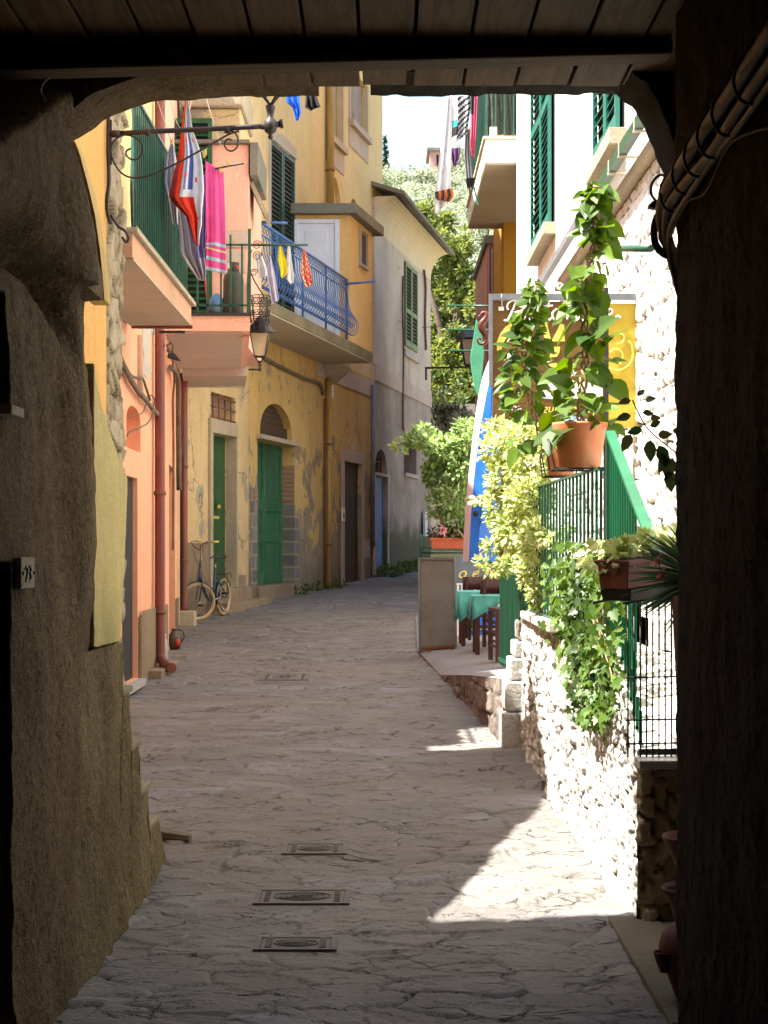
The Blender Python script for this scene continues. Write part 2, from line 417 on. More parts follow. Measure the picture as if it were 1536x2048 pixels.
def shutter(parent,pl,u0,u1,z0,z1,w,mat,name='shutter',slat=.055,fr=.05,mid=True,hinge=0.,ang=0.):
    """louvred leaf lying on the plane at offset w, optionally swung out by ang about u0"""
    b=MB(); W=u1-u0
    ca,sa=math.cos(ang),math.sin(ang)
    def P(du,z,dw): return pl.pt(u0+du*ca-dw*sa, z, w+du*sa+dw*ca)
    def bx(a,c,z_,e,w0,w1): b.hexa([P(a,z_,w0),P(c,z_,w0),P(c,z_,w1),P(a,z_,w1),P(a,e,w0),P(c,e,w0),P(c,e,w1),P(a,e,w1)])
    bx(0,fr,z0,z1,0,.035); bx(W-fr,W,z0,z1,0,.035); bx(fr,W-fr,z0,z0+fr*1.6,0,.035); bx(fr,W-fr,z1-fr*1.2,z1,0,.035)
    if mid: zm=z0+(z1-z0)*.4; bx(fr,W-fr,zm,zm+fr*1.3,.002,.033)
    o=b.build(name,mat,parent)
    b=MB(); z=z0+fr*1.7
    while z<z1-fr*1.6:
        if not(mid and zm-.02<z<zm+fr*1.3):
            b.hexa([P(fr,z+.03,.0),P(W-fr,z+.03,.0),P(W-fr,z,.028),P(fr,z,.028),P(fr,z+.038,.0),P(W-fr,z+.038,.0),P(W-fr,z+.008,.028),P(fr,z+.008,.028)])
        z+=slat
    b.cur=1; bx(fr,W-fr,z0+.02,z1-.02,-.012,-.006)  # dark sheet puts the shade between the louvres into colour
    b.build('louvres',[mat,M['dark']],o)
    return o
M={}
M['dark']=simple('dark void',(.012,.011,.01),rough=.9,bump=0)
M['orange']=plaster('orange yellow plaster',(.62,.36,.12),(.56,.31,.10),stain=(.40,.25,.11),streak=.25,bump=.2)
M['paleyel']=plaster('pale yellow plaster',(.66,.48,.20),(.60,.42,.16),stain=(.45,.33,.16),streak=.3,bump=.2)
M['olive']=plaster('yellow green limewash',(.70,.58,.27),(.61,.51,.23),stain=(.36,.30,.14),streak=.7,bump=.4,low=1.2,lowc=(.20,.20,.06),stain_amt=.75)
M['mossy']=plaster('mossy rough cast',(.33,.255,.145),(.16,.12,.065),stain=(.075,.085,.022),streak=.92,low=.1,lowc=(.14,.12,.05),stain_amt=.5,bump=1.0,speck=.75)
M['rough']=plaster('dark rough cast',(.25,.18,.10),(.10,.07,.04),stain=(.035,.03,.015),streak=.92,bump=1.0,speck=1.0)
M['upper']=plaster('dark brown render',(.06,.045,.03),(.04,.03,.02),bump=.5)  # dark brown all over
M['brick_d']=brick('dark brown brick',(.13,.07,.04),(.09,.06,.04),(.07,.055,.04),'y',w=.26,h=.075)  # dark brown brick for the fanlight infill
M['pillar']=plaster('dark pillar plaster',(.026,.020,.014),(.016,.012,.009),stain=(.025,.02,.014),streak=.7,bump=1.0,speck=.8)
M['yellow_b']=plaster('warm yellow paint',(.80,.60,.30),(.74,.54,.26),stain=(.5,.36,.16),streak=.15,bump=.15)
M['pink']=plaster('salmon paint',(.84,.42,.26),(.79,.38,.23),stain=(.55,.34,.23),streak=.45,bump=.12)
M['pink2']=plaster('rose paint',(.82,.46,.34),(.78,.42,.31),stain=(.55,.34,.24),streak=.4,bump=.1)
M['plinth']=plaster('bare cement plinth',(.36,.27,.18),(.27,.20,.13),stain=(.16,.14,.07),streak=.5,bump=.8)
M['fasc']=plaster('peeling pink fascia',(.60,.34,.22),(.50,.29,.19),stain=(.28,.22,.15),streak=.5,bump=.3,patch=(.42,.36,.2),patch_t=.6)
M['soffit']=plaster('cream soffit',(.46,.40,.30),(.42,.36,.27),stain=(.35,.29,.2),streak=.1,bump=.1)
M['soffit2']=plaster('rosy soffit',(.54,.44,.37),(.49,.40,.34),stain=(.35,.27,.2),streak=.1,bump=.1)
M['ochre']=plaster('weathered ochre wall',(.64,.44,.16),(.54,.37,.14),stain=(.25,.20,.13),streak=.8,low=1.1,lowc=(.17,.15,.10),stain_amt=.9,bump=.5,crack=.8,patch=(.30,.255,.19),patch_t=.545,patch_low=(1.2,4.2))
M['ochre_up']=plaster('golden upper wall',(.73,.56,.28),(.64,.48,.23),stain=(.42,.33,.2),streak=.5,bump=.2,patch=(.50,.38,.25),patch_t=.72)
M['ochre_pale']=plaster('faded cream ochre wall',(.66,.50,.27),(.56,.41,.21),stain=(.32,.26,.17),streak=.75,low=.9,lowc=(.25,.21,.14),stain_amt=.8,bump=.5,crack=.7,patch=(.40,.35,.27),patch_t=.58)
M['porch']=plaster('porch ochre',(.72,.47,.19),(.63,.40,.16),stain=(.33,.25,.12),streak=.45,bump=.2)
M['grey']=plaster('weathered grey lilac wall',(.44,.375,.31),(.28,.24,.20),stain=(.14,.125,.105),streak=.75,low=1.9,lowc=(.10,.10,.05),stain_amt=.95,bump=.5,crack=.8,patch=(.46,.40,.34),patch_t=.60)
M['grey_up']=plaster('cream grey upper wall',(.60,.52,.42),(.46,.40,.33),stain=(.24,.21,.17),streak=.85,crack=.7,bump=.3,patch=(.40,.33,.27),patch_t=.66)
M['band']=plaster('pale string course',(.54,.45,.36),(.45,.37,.30),stain=(.30,.25,.2),streak=.4,bump=.3)
M['frame_stone']=plaster('stone surround',(.50,.42,.30),(.36,.31,.23),stain=(.22,.19,.14),streak=.6,bump=.6)
M['slab']=plaster('mossy concrete slab',(.30,.25,.15),(.17,.15,.09),stain=(.10,.09,.045),streak=.8,bump=.7)
M['roofslab']=plaster('grey roof slab',(.26,.24,.19),(.17,.16,.13),stain=(.12,.11,.07),streak=.4,bump=.6)
M['brick']=brick('old brick',(.42,.16,.08),(.30,.17,.10),(.30,.25,.19),'y',w=.26,h=.075)
M['stones']=brick('grey stone courses',(.22,.21,.19),(.13,.13,.13),(.30,.26,.20),'y',w=.33,h=.21)
M['rustwhite']=plaster('white rendered facade',(.86,.83,.76),(.80,.77,.70),stain=(.62,.56,.46),streak=.15,bump=.3)
M['white_dash']=plaster('white lime dash',(.80,.77,.71),(.62,.58,.52),stain=(.36,.29,.22),streak=.4,bump=1.0,speck=.6)
M['ochre_deep']=plaster('deep ochre',(.50,.26,.03),(.46,.23,.03),bump=.1,streak=.1)
M['pinkfar']=plaster('faded pink render',(.62,.32,.26),(.56,.3,.25),bump=.2)
M['cream']=plaster('cream render',(.72,.62,.44),(.66,.57,.40),stain=(.5,.42,.3),bump=.2)
M['board']=wood('ceiling boards',(.13,.075,.035),(.06,.034,.016),'y',2.2)
M['beam']=wood('beam timber',(.10,.058,.03),(.05,.03,.016),'x',2.2)
M['iron']=simple('wrought iron',(.035,.032,.035),(.06,.05,.045),rough=.5,metal=.4,bump=.1,bscale=90)
M['iron_g']=simple('green painted iron',(.025,.10,.065),(.02,.06,.04),rough=.35,bump=.1,metal=0.)
M['rail_g']=simple('bright green rail paint',(.006,.125,.055),(.006,.09,.042),rough=.35,bump=.05)
M['rail_d']=simple('dark green rail paint',(.009,.075,.038),(.008,.05,.028),rough=.4,bump=.05)
M['shut_g']=simple('faded teal shutter paint',(.022,.075,.055),(.018,.055,.042),rough=.5,bump=.15)
M['shut_bright']=simple('bright teal shutter paint',(.014,.15,.115),(.012,.11,.085),rough=.45,bump=.1)
M['shut_olive']=simple('olive shutter paint',(.15,.22,.09),(.11,.17,.07),rough=.6,bump=.15)
M['door_g']=simple('dark green door paint',(.014,.095,.028),(.012,.055,.02),rough=.35,bump=.1)
M['door_t']=simple('worn teal door paint',(.035,.155,.075),(.02,.09,.045),rough=.55,bump=.4,scale=3,stretch=(1,1,.35))
M['door_wood']=wood('dark old door',(.09,.055,.03),(.04,.03,.02),'z',2)
M['door_blue']=simple('worn blue door',(.06,.22,.50),(.06,.12,.24),rough=.6,bump=.2)
M['door_white']=simple('white door paint',(.66,.68,.76),(.60,.62,.70),rough=.4,bump=.03)
M['black_door']=simple('charcoal shutter door',(.013,.011,.013),(.018,.015,.018),rough=.8,bump=.05)
M['pipe_red']=simple('oxide red pipe paint',(.24,.06,.045),(.13,.045,.038),rough=.4,bump=.1,stretch=(1,1,.2))
M['pipe_yel']=simple('yellow painted pipe',(.42,.27,.07),(.30,.19,.06),rough=.5,bump=.2,stretch=(1,1,.2))
M['pipe_grey']=simple('blue grey pipe',(.17,.18,.20),(.12,.13,.15),rough=.5,bump=.1)
M['blue_rail']=simple('blue railing paint',(.05,.14,.38),(.035,.10,.28),rough=.35,bump=.05)
M['cable']=simple('dusty cable',(.17,.12,.08),(.10,.07,.05),rough=.8,bump=.3)
M['cable_d']=simple('dark cable sleeve',(.14,.085,.05),(.06,.042,.03),rough=.55,bump=.3)
M['terra']=simple('terracotta plastic',(.50,.15,.055),(.56,.25,.13),rough=.5,bump=.05)
M['terra_d']=simple('dusty red clay',(.13,.043,.03),(.08,.03,.02),rough=.75,bump=.2)
M['box_br']=simple('brown red planter',(.28,.07,.045),(.20,.055,.04),rough=.5,bump=.05)
M['box_or']=simple('orange red planter',(.52,.12,.05),(.45,.10,.045),rough=.5,bump=.05)
M['soil']=simple('potting soil',(.05,.035,.02),rough=.95,bump=.5)
M['stone_lt']=plaster('light worn slab',(.55,.50,.42),(.42,.38,.32),stain=(.28,.25,.2),streak=.3,bump=.5)
M['marble']=simple('grey marble sill',(.45,.43,.42),(.36,.35,.35),rough=.35,bump=.05)
M['steel']=simple('grey painted steel',(.20,.215,.20),(.14,.145,.125),scale=2.2,rough=.55,bump=.1)
M['rust']=simple('rust',(.22,.09,.04),(.12,.06,.035),rough=.9,bump=.3)
M['white']=simple('white paint',(.78,.77,.75),(.70,.69,.67),rough=.6,bump=.05)
M['tire']=simple('tan tyre rubber',(.48,.33,.15),(.36,.25,.12),rough=.8,bump=.1)
M['bikeblue']=simple('dark blue frame paint',(.03,.055,.09),(.025,.04,.065),rough=.3,metal=.1,bump=0)
M['chrome']=simple('dull chrome',(.42,.38,.32),(.25,.2,.15),rough=.35,metal=.9,bump=0)
M['rubber']=simple('black rubber',(.025,.023,.022),rough=.6,bump=.1)
M['glass']=simple('old lantern glass',(.55,.45,.28),(.45,.36,.22),rough=.25,bump=.05)
M['pane']=simple('dark window glass',(.03,.035,.04),rough=.08,bump=0,spec=.6)
M['teal_cloth']=simple('turquoise tablecloth',(.10,.42,.36),(.07,.32,.28),scale=14,rough=.8,bump=.2)
M['chairwood']=wood('dark red chair wood',(.07,.024,.016),(.04,.015,.011),'z',3,rough=.35)
M['blue']=simple('boat blue paint',(.02,.17,.66),(.02,.13,.52),rough=.4,bump=.05)
M['boatpink']=simple('boat pale lilac paint',(.62,.52,.60),(.54,.45,.53),rough=.5,bump=.05)
M['boatgreen']=simple('weathered jade boards',(.07,.33,.19),(.05,.24,.14),rough=.6,bump=.2)
M['redfig']=simple('rusty red cut iron',(.10,.02,.012),(.06,.016,.01),rough=.5,bump=.1)
M['chalk']=simple('slate board',(.13,.16,.19),(.10,.125,.15),rough=.6,bump=.05)
M['yellet']=simple('yellow lettering',(.80,.70,.12),rough=.6,bump=0)
M['whilet']=simple('white lettering',(.88,.88,.84),rough=.6,bump=0)
M['black']=simple('black paint',(.015,.015,.015),rough=.5,bump=0)
M['gasg']=simple('grey green steel bottle',(.07,.075,.055),(.05,.05,.04),rough=.4,metal=.3,bump=.1)
M['red']=simple('red plastic',(.55,.04,.02),rough=.4,bump=0)
M['bluebag']=simple('blue cloth bag',(.10,.25,.50),(.30,.36,.45),rough=.8,bump=.3)
M['tarp']=simple('dark green tarpaulin',(.035,.045,.03),(.06,.07,.05),rough=.6,bump=.6,bscale=12,bd=.03)
M['tarp_g']=simple('bottle green balcony screen',(.012,.10,.075),(.008,.06,.05),rough=.5,bump=.8,bscale=8,bd=.03,stretch=(1,1,.4))
M['peg']=simple('yellow wood pegs',(.62,.48,.10),rough=.6,bump=0)
M['line']=simple('clothes line',(.55,.47,.38),rough=.8,bump=0)
M['bark']=simple('bark',(.14,.10,.07),(.08,.06,.045),rough=.95,bump=.6,bscale=14,bd=.02)
M['stem']=simple('woody stem',(.30,.20,.10),(.20,.14,.07),rough=.8,bump=.2)
M['lf_big']=leafmat('broad climbing leaves',(.03,.075,.012),(.105,.18,.02),.38,c3=(.03,.06,.012))
M['lf_var']=leafmat('pale yellow green leaves',(.18,.27,.05),(.66,.68,.38),.35,c3=(.10,.17,.03))  # pale tones put sunlit highlights into the leaf colour, dark tone the interior
M['lf_ivy']=leafmat('ivy leaves',(.04,.095,.015),(.11,.18,.035),.28,c3=(.03,.06,.015))
M['lf_bush']=leafmat('fresh green compound leaves',(.12,.22,.05),(.36,.46,.22),.35,c3=(.05,.11,.02))
M['lf_tree']=leafmat('bright evergreen leaves',(.11,.15,.03),(.24,.27,.08),.35,c3=(.05,.08,.02))
M['lf_olive']=leafmat('olive grey leaves',(.24,.28,.18),(.42,.45,.33),.25)
M['lf_dark']=leafmat('dark leaves',(.02,.045,.015),(.05,.05,.02),.3)
M['lf_yucca']=leafmat('stiff spiky leaves',(.03,.07,.03),(.06,.11,.05),.15)
M['lf_cyp']=leafmat('cypress green',(.02,.06,.025),(.04,.09,.035),.15)
M['moss']=leafmat('weeds',(.07,.12,.015),(.12,.16,.03),.3)
M['flower']=simple('dark pink petals',(.50,.02,.06),rough=.5,bump=0)
M['shirt_grey']=simple('grey ribbed cloth',(.55,.54,.58),(.42,.41,.47),rough=.85,bump=.4,bscale=120)
for k,c in dict(c_red=(.75,.04,.015),c_white=(.74,.73,.76),c_slate=(.18,.24,.46),c_blue=(.10,.13,.42),c_orange=(.85,.16,.03),c_pink=(.88,.11,.36),c_pink2=(.86,.08,.31),c_sky=(.42,.66,.76),c_cream=(.80,.74,.30),
     c_lilac=(.34,.30,.66),c_pale=(.66,.64,.76),c_yellow=(.82,.70,.03),c_royal=(.02,.16,.75),c_black=(.02,.02,.022),c_lav=(.60,.55,.70),c_teal=(.03,.45,.42),c_brown=(.20,.09,.05),c_rose=(.78,.12,.22),c_grey=(.28,.27,.30),c_purple=(.12,.05,.16)).items():
    M[k]=simple('cloth '+k[2:],c,tuple(x*.82 for x in c),rough=.85,bump=.3,bscale=90,scale=9)
def street_mat():
    t=NT('worn flagstones'); p=t.pos()
    a=t.n('ShaderNodeAttribute',attribute_name='tint').outputs['Fac']; d=t.n('ShaderNodeAttribute',attribute_name='dirt').outputs['Fac']
    c=t.mix(t.ramp(a,.0,1.),(.138,.126,.118),(.185,.172,.160)); c=t.mix(t.ramp(a,.78,.9,0,.55),c,(.21,.205,.24)); c=t.mix(t.ramp(a,.0,.15,.5,0),c,(.16,.15,.13))
    big=t.noise(p,.7,6,.6); mid=t.noise(t.mapped(p,(4,9,4)),1,7,.7)
    c=t.mix(t.ramp(big,.4,.66,0,.5),c,(.20,.18,.165)); c=t.mix(t.ramp(mid,.5,.72,0,.6),c,(.13,.115,.10)); c=t.mix(t.ramp(t.noise(p,3,6,.7),.58,.7,0,.5),c,(.225,.208,.195))
    c=t.mix(t.ramp(t.noise(p,38,3,.5),.66,.72,0,.5),c,(.29,.27,.24))
    c=t.mix(t.ramp(d,.15,.9,0,.85),c,(.075,.065,.048))
    # thin broken joints between split slates, drawn out across the lane
    wv=t.n('ShaderNodeTexNoise'); wv.inputs['Scale'].default_value=2.2; wv.inputs['Detail'].default_value=6; wv.inputs['Roughness'].default_value=.7; t.l(p,wv.inputs['Vector'])
    ad=t.n('ShaderNodeVectorMath',operation='MULTIPLY_ADD'); ad.inputs[1].default_value=(.30,.30,0); t.l(wv.outputs['Color'],ad.inputs[0]); t.l(p,ad.inputs[2])
    vo=t.n('ShaderNodeTexVoronoi',feature='DISTANCE_TO_EDGE'); vo.inputs['Scale'].default_value=1; t.l(t.mapped(ad.outputs[0],(3.6,6.5,0)),vo.inputs['Vector'])
    ck=t.math('MULTIPLY',t.ramp(vo.outputs['Distance'],.0,.045,1,0),t.ramp(t.noise(t.mapped(p,(2.2,3.5,1)),1,6,.7),.50,.60))
    v2=t.n('ShaderNodeTexVoronoi',feature='DISTANCE_TO_EDGE'); t.l(t.mapped(ad.outputs[0],(7,19,0)),v2.inputs['Vector']); v2.inputs['Scale'].default_value=1
    ck2=t.math('MULTIPLY',t.ramp(v2.outputs['Distance'],.0,.07,1,0),t.ramp(t.noise(t.mapped(p,(5,8,1)),1,6,.7),.53,.62))
    ckk=t.math('MAXIMUM',ck,t.math('MULTIPLY',ck2,.6))
    c=t.mix(t.math('MULTIPLY',ckk,.8),c,(.055,.047,.038))
    f=t.noise(p,45,5,.7); n=t.bump(f,.6,.012); n=t.bump(mid,.7,.03,n); n=t.bump(t.math('SUBTRACT',1.,ckk),.9,.02,n)
    return t.fin(c,t.ramp(big,.3,.7,.55,.9),n,0,.35)
M['street']=street_mat()
def rock_mat():
    t=NT('rough grey white rubble'); p=t.pos(); a=t.n('ShaderNodeAttribute',attribute_name='tint').outputs['Fac']; d=t.n('ShaderNodeAttribute',attribute_name='dirt').outputs['Fac']
    c=t.mix(a,(.46,.43,.40),(.78,.76,.71)); c=t.mix(t.ramp(t.noise(t.mapped(p,(9,9,2.5)),1.5,6,.7),.47,.62,0,.8),c,(.20,.18,.155)); c=t.mix(t.ramp(d,.2,.9,0,.9),c,(.05,.04,.03))
    n=t.bump(t.noise(t.mapped(p,(1,1,.4)),28,6,.75),.9,.02)
    return t.fin(c,.9,n,0,.2)
M['rock']=rock_mat()
def stone_mat(name,a_,b_,dirt=(.10,.08,.05)):
    t=NT(name); p=t.pos(); a=t.n('ShaderNodeAttribute',attribute_name='tint').outputs['Fac']; d=t.n('ShaderNodeAttribute',attribute_name='dirt').outputs['Fac']
    c=t.mix(a,a_,b_); c=t.mix(t.ramp(t.noise(p,9,6,.7),.45,.7,0,.6),c,tuple(x*.6 for x in a_)); c=t.mix(t.ramp(d,.3,.9,0,.8),c,dirt)
    return t.fin(c,.95,t.bump(t.noise(p,40,5,.7),.7,.012),0,.15)
M['rubble']=stone_mat('brown rubble stone',(.24,.19,.125),(.38,.32,.225))
M['rubble_e']=stone_mat('mossy brown rubble',(.36,.28,.17),(.55,.45,.30))
M['dash']=stone_mat('white dashed render',(.74,.71,.65),(.86,.83,.78),(.10,.08,.06))
M['hill']=stone_mat('hillside earth',(.16,.17,.08),(.24,.23,.12))
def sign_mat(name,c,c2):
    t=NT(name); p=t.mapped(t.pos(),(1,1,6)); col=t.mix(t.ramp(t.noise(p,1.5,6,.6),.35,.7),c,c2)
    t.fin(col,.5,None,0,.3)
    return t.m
M['sign']=sign_mat('shaded brown sign face',(.145,.075,.018),(.11,.056,.015))  # brown kept dark for the shaded part of the sign
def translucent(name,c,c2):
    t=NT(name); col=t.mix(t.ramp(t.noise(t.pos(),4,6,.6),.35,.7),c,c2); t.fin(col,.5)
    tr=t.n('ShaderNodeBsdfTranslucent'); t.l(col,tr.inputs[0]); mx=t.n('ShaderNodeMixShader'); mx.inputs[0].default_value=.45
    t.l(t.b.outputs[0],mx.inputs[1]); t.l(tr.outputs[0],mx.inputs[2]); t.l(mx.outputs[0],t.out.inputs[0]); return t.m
M['sign_sunlit']=translucent('sunlit yellow sign plastic',(.72,.60,.10),(.62,.48,.07))  # yellow carries the sun falling on this part of the sign
M['lf_pk']=leafmat('pink petals',(.75,.30,.36),(.85,.45,.5),.3)
M['pinkhill']=plaster('distant pink render',(.62,.34,.30),(.56,.3,.28))
tt=NT('clear plastic'); tt.fin((.75,.78,.80),.1,None,0,.5); tt.b.inputs['Alpha'].default_value=.45; M['bottle']=tt.m
# ================================================================= STREET
def street():
    ys=[4.0]
    while ys[-1]<47: ys.append(ys[-1]+max(.013,.0022*ys[-1]))
    ys=np.array(ys); n=280
    s=np.linspace(0,1,n)
    # street edges (hidden under the houses)
    xl=np.interp(ys,[4,9,10,18,24,36,47],[-1.5,-1.6,-2.5,-2.6,-3.0,-.5,1.2]); xr=np.interp(ys,[4,8,12,20,36,47],[1.7,1.5,1.5,2.1,2.6,3.6])
    Y=np.repeat(ys[:,None],n,1); X=xl[:,None]+(xr-xl)[:,None]*s[None,:]
    Z=np.interp(Y,_GY,_GZ)
    wx=X+.30*(fbm(X*2.2,Y*2.2,5,3)-.5); wy=Y+.30*(fbm(X*2.2,Y*2.2,5,8)-.5)
    F1,F2,h,h2,dx,dy=voro(wx/.36,wy/.25,2)
    e=F2-F1
    show=smooth01((fbm(X*.9,Y*.9,3,21)-.38)*5+np.clip((X-.1)*1.0*(Y<10.2),0,1)*.6+np.clip((8.0-Y)*.5,0,.6))     # where the joints are open
    crack=(1-smooth01(e/.085))*show*smooth01((fbm(X*3.1,Y*4.3,3,90)-.34)*6+(Y<8)*.8)
    step=((h-.5)*.03+(h2-.5)*.05*dy+(h-.3)*.03*dx)*(smooth01(e/.14))*(.35+.65*show)
    # thin split edges of the slates
    wy2=Y+.10*(fbm(X*1.5,Y*3,3,31)-.5)
    G1,G2,g,_,gx,gy=voro(X/.30+5,wy2/.13,41)
    ge=G2-G1; gs=smooth01((fbm(X*1.7,Y*1.7,3,55)-.40)*6)
    step=step+(g-.5)*.012*smooth01(ge/.2)*gs; crack2=(1-smooth01(ge/.09))*gs*smooth01((fbm(X*4,Y*7,2,61)-.40)*6)
    Z=Z+.55*step-.013*crack-.008*crack2+(fbm(X*1.3,Y*1.3,4,70)-.5)*.05+(fbm(X*14,Y*14,3,71)-.5)*.008
    # three shallow steps by the right wall and a gutter
    for yy,a in ((10.95,.03),(11.55,.025),(12.1,.02)):
        Z+=a*smooth01((Y-yy)/.02)*smooth01((X-.45)/.25)*(1-smooth01((Y-yy-.5)/.4))
    # manholes are flat
    for mx,my,mw,ml in COVERS:
        m=smooth01((np.maximum(abs(X-mx)-mw/2,abs(Y-my)-ml/2))/.10)
        Z=Z*m+(1-m)*(gz(my)+(Y-my)*(gz(my+.3)-gz(my-.3))/.6)
        crack=crack*m; crack2=crack2*m
    global STREET_Z; STREET_Z=(ys,X,Z)
    o=grid('street',X,Y,Z,M['street'],None,{'tint':np.clip(h*.75+g*.25+(fbm(X*3,Y*3,2,80)-.5)*.4,0,1),'dirt':np.clip(.8*crack+.5*crack2,0,1)})
    tag(o,kind='structure')
def sz(x,y):
    ys,X,Z=STREET_Z; i=int(np.clip(np.searchsorted(ys,y),0,len(ys)-1)); return float(np.interp(x,X[i],Z[i]))
COVERS=[((605-768)*8.15/3600,8.15,.43,.30),((630-768)*9.2/3600,9.2,.33,.26),((592-768)*7.2/3600,7.2,.33,.24),((570-768)*16.9/3600,16.9,.45,.5)]
street()
# wide ground under the town, running out to the horizon
b=MB(); b.add([(-400,-200,-1.2),(400,-200,-1.2),(400,46,-1.2),(-400,46,-1.2)],[(0,1,2,3)]); 
tag(b.build('ground',M['plinth']),kind='structure')
def hill():
    X,Y=np.meshgrid(np.linspace(-150,260,150),np.linspace(44,420,140))
    Z=.9+np.clip((Y-62)*.30,0,None)+3*(fbm(X/25,Y/25,4,5)-.5)*smooth01((Y-60)/40)
    Z=np.where(Y>185,Z-(Y-185)*.33,Z)-.02*np.clip(-(X-5),0,None)*smooth01((Y-80)/30)+.045*np.clip(X-4,0,200)*smooth01((Y-80)/30)
    global HILL; HILL=(X,Y,Z)
    tag(grid('hillside',X,Y,Z,M['hill'],None,{'tint':fbm(X/6,Y/6,3,4),'dirt':fbm(X/3,Y/3,3,9)*.3},base=(0,44,0)),kind='structure')
hill()
def hz(x,y):
    X,Y,Z=HILL; j=int(round((x+150)/410*149)); i=int(round((y-44)/376*139)); return float(Z[i,j])

M['strip']=plaster('mossy cement strip',(.20,.185,.14),(.14,.13,.09),stain=(.09,.10,.04),bump=.6,streak=.2)
# manhole covers
b=MB(); b.box(.95,1.16,5.95,7.66,-.05,.022); tag(b.build('drain_strip',M['strip'],bevel=.006),kind='structure')
M['tread']=plaster('worn cement tread',(.30,.26,.19),(.22,.19,.135),bump=.5)
def cover(mx,my,mw,ml,label,nr=6):
    z=gz(my)+.004; sl=(gz(my+.3)-gz(my-.3))/.6
    t=thing('manhole_cover',label,'manhole cover',(mx,my,z),'cast iron covers set in the street')
    b=MB()
    def q(x0,x1,y0,y1,h0,h1): 
        b.hexa([(mx+x,my+y,z+y*sl+h) for h in (h0,h1) for x,y in ((x0,y0),(x1,y0),(x1,y1),(x0,y1))])
    W,L=mw/2,ml/2; f=.025
    q(-W,W,-L,-L+f,-.02,.006); q(-W,W,L-f,L,-.02,.006); q(-W,-W+f,-L+f,L-f,-.02,.006); q(W-f,W,-L+f,L-f,-.02,.006)
    b.build('rim',M['cover'],t)
    b=MB(); q(-W+f+.003,W-f-.003,-L+f+.003,L-f-.003,-.02,.003)
    for k in range(1,nr):
        pts=[]; rx=(W-.06)*k/nr; ry=(L-.05)*k/nr
        for i in range(40):
            a=i/40*6.2832; pts.append((mx+rx*math.cos(a),my+ry*math.sin(a),z+ry*math.sin(a)*sl+.005))
        b.tube(pts,.0035,5,closed=True)
    for sx in (-1,1):
        for i in range(9):
            y=-L+.04+i*(2*L-.08)/8; x=sx*(W-.045); q(min(x,x-sx*.025),max(x,x-sx*.025),y-.006,y+.006,.003,.009)
    b.build('plate',M['cover'],t)
    b=MB(); 
    for sx in (-.03,.03): q(sx-.012,sx+.012,-.008,.008,.004,.0085)
    b.build('lifting_slot',M['black'],t)
M['cover']=simple('cast iron cover',(.15,.137,.128),(.125,.114,.107),rough=.85,metal=.0,bump=.3)
cover(*COVERS[0],'largest iron cover in the street, with concentric oval ridges, middle of the near three')
cover(*COVERS[1],'small iron cover, farthest of the three near the archway')
cover(*COVERS[2],'iron cover nearest the camera on the shaded paving')
cover(*COVERS[3],'ribbed iron grating far up the street beyond the three covers',3)

# ================================================================= ARCHED PASSAGE
rs=np.random.RandomState(5)
ph=thing('arched_passage','dark rough plastered archway with timber ceiling through which the street is seen','archway',(0,5.5,0))
YA,YB=6.55,6.92
def opening_left():
    px=[(176,2100),(178,1300),(188,1190),(193,1080),(192,980),(186,880),(177,780),(170,690),(167,640),(170,604),(207,600),(198,520),(184,430),(160,350),(131,297),(150,278),(182,262),(206,242),(245,222),(300,204),(380,199),(480,195),(560,192),(640,193)]
    return [(((x-CX)*YB/F),EYE+(HY-y)*YB/F) for x,y in px]
def opening_right():
    px=[(740,191),(860,193),(1000,190),(1100,191),(1180,188),(1232,189),(1262,215),(1290,262),(1312,310),(1330,355),(1344,405),(1352,470),(1366,600),(1370,1200),(1370,2100)]
    return [(((x-CX)*YB/F),EYE+(HY-y)*YB/F) for x,y in px]
def rough_line(pts,amp,k):
    out=[]
    for (a,c),(d,e) in zip(pts,pts[1:]):
        L=math.hypot(d-a,e-c); n=max(1,int(L/.02))
        for i in range(n):
            t=i/n; out.append((a+(d-a)*t,c+(e-c)*t))
    out.append(pts[-1]); o=[]
    for i,(x,z) in enumerate(out):
        j=(vnoise(np.array(x*23.),np.array(z*23.),k)-.5)*amp; j2=(vnoise(np.array(x*23.),np.array(z*23.),k+3)-.5)*amp
        o.append((x+float(j),z+float(j2)))
    return o
def arch_strip(line,side,xo):
    """front and back skin between the opening line and straight outer edges, with the thickness in between"""
    b=MB(); n=len(line)
    for (x0,z0),(x1,z1) in zip(line,line[1:]):
        b.add([(x0,YA,z0),(x1,YA,z1),(x1,YB,z1),(x0,YB,z0)],[(0,1,2,3)],True)
    return b
lp=rough_line(opening_left(),.012,1); rp=rough_line(opening_right(),.014,2)
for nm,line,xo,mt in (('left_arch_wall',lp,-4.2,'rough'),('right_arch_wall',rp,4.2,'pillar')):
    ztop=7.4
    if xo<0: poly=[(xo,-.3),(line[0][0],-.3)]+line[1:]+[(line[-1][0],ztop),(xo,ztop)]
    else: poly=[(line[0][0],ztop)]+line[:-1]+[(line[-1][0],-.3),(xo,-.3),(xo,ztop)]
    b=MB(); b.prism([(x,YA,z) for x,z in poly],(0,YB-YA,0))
    b.build('arch_wall',M[mt],ph)
